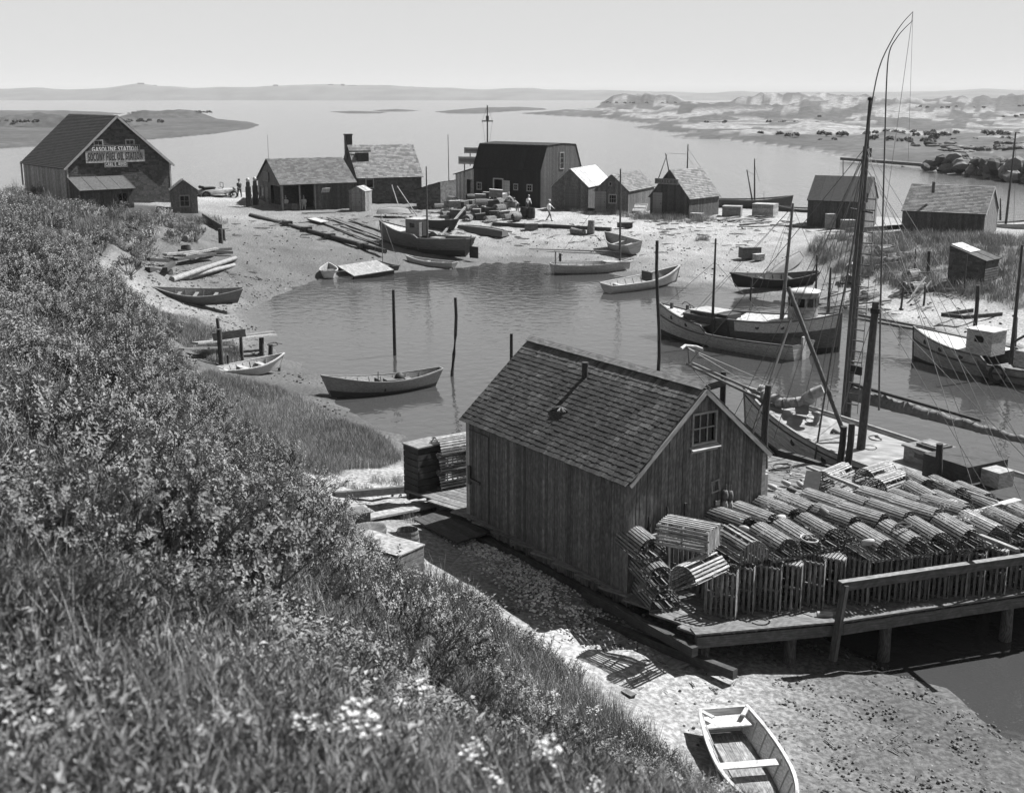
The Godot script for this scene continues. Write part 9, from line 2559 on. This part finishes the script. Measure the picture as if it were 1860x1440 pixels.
	put(b.mesh(), "spare_wheel", M.iron, t)

func build_people_and_cars() -> void:
	person("person in dark jacket and cap standing by the pumps", Vector3(-24.847, 2.782, -113.998), 0.4, {"shirt": 0.04, "legs": 0.035, "hat": 0.04, "brim": 0.12, "hand_l": Vector3(-0.1, 1.0, 0.22), "hand_r": Vector3(0.1, 0.98, 0.22), "foot_l": Vector3(-0.17, 0.07, 0), "foot_r": Vector3(0.17, 0.07, 0)})
	person("person in white shirt, waistcoat and cap striding along the beach", Vector3(3.137, 1.584, -105.873), 0.9, {"shirt": 0.5, "legs": 0.1, "hat": 0.4, "brim": 0.13, "foot_l": Vector3(-0.08, 0.07, 0.34), "foot_r": Vector3(0.08, 0.1, -0.3), "knee_l": Vector3(-0.09, 0.52, 0.24), "knee_r": Vector3(0.09, 0.5, -0.02), "hand_l": Vector3(-0.28, 0.98, 0.12), "hand_r": Vector3(0.27, 1.08, 0.3)})
	person("person in a long pale dress and white hat walking by the shingled shed", Vector3(32.508, 1.762, -96.299), 0.9, {"hip": 0.88, "shirt": 0.5, "legs": 0.5, "skirt": true, "hat": 0.62, "brim": 0.19, "foot_r": Vector3(0.08, 0.07, 0.2)})
	person("person in a dark suit and white cap walking beside the pale dress", Vector3(32.979, 1.773, -95.799), 0.9, {"shirt": 0.03, "legs": 0.03, "hat": 0.55, "brim": 0.14, "foot_l": Vector3(-0.09, 0.07, 0.24), "foot_r": Vector3(0.09, 0.08, -0.22), "hand_r": Vector3(0.3, 0.9, 0.15)})
	person("person in pale shirt and dark trousers standing against the white boathouse door", Vector3(-0.287, 1.769, -111.846), 0.0, {"shirt": 0.42, "legs": 0.04, "sleeve": 0.1, "hand_l": Vector3(-0.2, 1.15, 0.2)})
	person("person stooping among the gear by the boathouse wall", Vector3(0.482, 1.799, -111.045), -0.8, {"hip": 0.75, "lean": Vector3(0, -0.2, 0.3), "shirt": 0.3, "legs": 0.05, "hand_l": Vector3(-0.2, 0.55, 0.45), "hand_r": Vector3(0.2, 0.55, 0.45)})
	person("person bending beside the dark barrels at the boathouse", Vector3(1.350, 1.792, -111.326), 0.6, {"hip": 0.85, "lean": Vector3(0, -0.1, 0.18), "shirt": 0.5, "legs": 0.05, "hand_l": Vector3(-0.2, 0.9, 0.35), "hand_r": Vector3(0.2, 0.85, 0.35)})
	var seat := {"hip": 0.55, "knee_l": Vector3(-0.12, 0.55, 0.42), "knee_r": Vector3(0.12, 0.55, 0.42), "foot_l": Vector3(-0.12, 0.08, 0.45), "foot_r": Vector3(0.12, 0.08, 0.45), "hand_l": Vector3(-0.15, 0.68, 0.32), "hand_r": Vector3(0.15, 0.68, 0.32), "shirt": 0.45, "legs": 0.4, "skirt": false}
	for q in [[Vector3(5.7, 0.02, -2.3), 1.2, "person in pale clothes sitting in the open doorway of the shop"], [Vector3(5.3, 0.02, -0.8), 1.0, "person in a light top sitting behind the low porch rail of the shop"]]:
		var shop: Node3D = get_node("shop")
		person(q[2], shop.transform * q[0], shop.rotation.y + q[1], seat)
		var c := thing("porch_chair", "plain wooden chair under the sitter %s" % ["in the shop doorway" if q[1] > 1.1 else "behind the porch rail"][0], "chair", shop.transform * q[0], shop.rotation.y + q[1])
		var b := MB.new()
		b.bx(Vector3(0, 0.41, 0), Vector3(0.44, 0.04, 0.42), 0.12)
		put(b.mesh(), "seat", M.wood, c)
		for x in [-0.19, 0.19]:
			for z in [-0.18, 0.18]:
				b = MB.new()
				b.bx(Vector3(x, 0.2, z), Vector3(0.04, 0.4, 0.04), 0.1)
				put(b.mesh(), "leg", M.wood, c)
		b = MB.new()
		b.bx(Vector3(0, 0.75, -0.22), Vector3(0.42, 0.45, 0.03), 0.1)
		put(b.mesh(), "backrest", M.wood, c)
	car("roadster", "pale open roadster with a folded top parked beside the hut", Vector3(-26.614, 2.867, -112.644), 0.5, 0.3, false)
	car("sedan", "dark closed car parked between the cottage and the white lean-to", Vector3(-9.625, -0.512, -155.670), 2.9, 0.05, true)
	for q in [[Vector3(-22.799, 2.500, -108.140), "dark gasoline pump with a pale globe beside the shop gable"], [Vector3(-22.479, 2.500, -109.481), "slim second gasoline pump against the shop gable"]]:
		var t := thing("gas_pump", q[1], "pump", q[0])
		var b := MB.new()
		b.bx(Vector3(0, 0.05, 0), Vector3(0.8, 0.12, 0.7), 0.35)
		put(b.mesh(), "base", M.stone, t)
		b = MB.new()
		b.bx(Vector3(0, 0.95, 0), Vector3(0.42, 1.7, 0.4), 0.03)
		b.bx(Vector3(0, 2.0, 0), Vector3(0.3, 0.4, 0.28), 0.04)
		put(b.mesh(), "cabinet", M.paint, t)
		b = MB.new()
		b.lathe([Vector2(0.0, 0.36), Vector2(0.12, 0.32), Vector2(0.18, 0.18), Vector2(0.12, 0.03), Vector2(0.06, 0.0)], 12, 0.6, Vector3(0, 2.2, 0))
		put(b.mesh(), "globe", M.paint, t)
		b = MB.new()
		b.tube([Vector3(0.22, 1.4, 0.1), Vector3(0.36, 0.8, 0.15), Vector3(0.3, 0.4, 0.2), Vector3(0.22, 1.0, 0.22)], 0.025, 0.025, 5, 0.03)
		put(b.mesh(), "hose", M.iron, t)
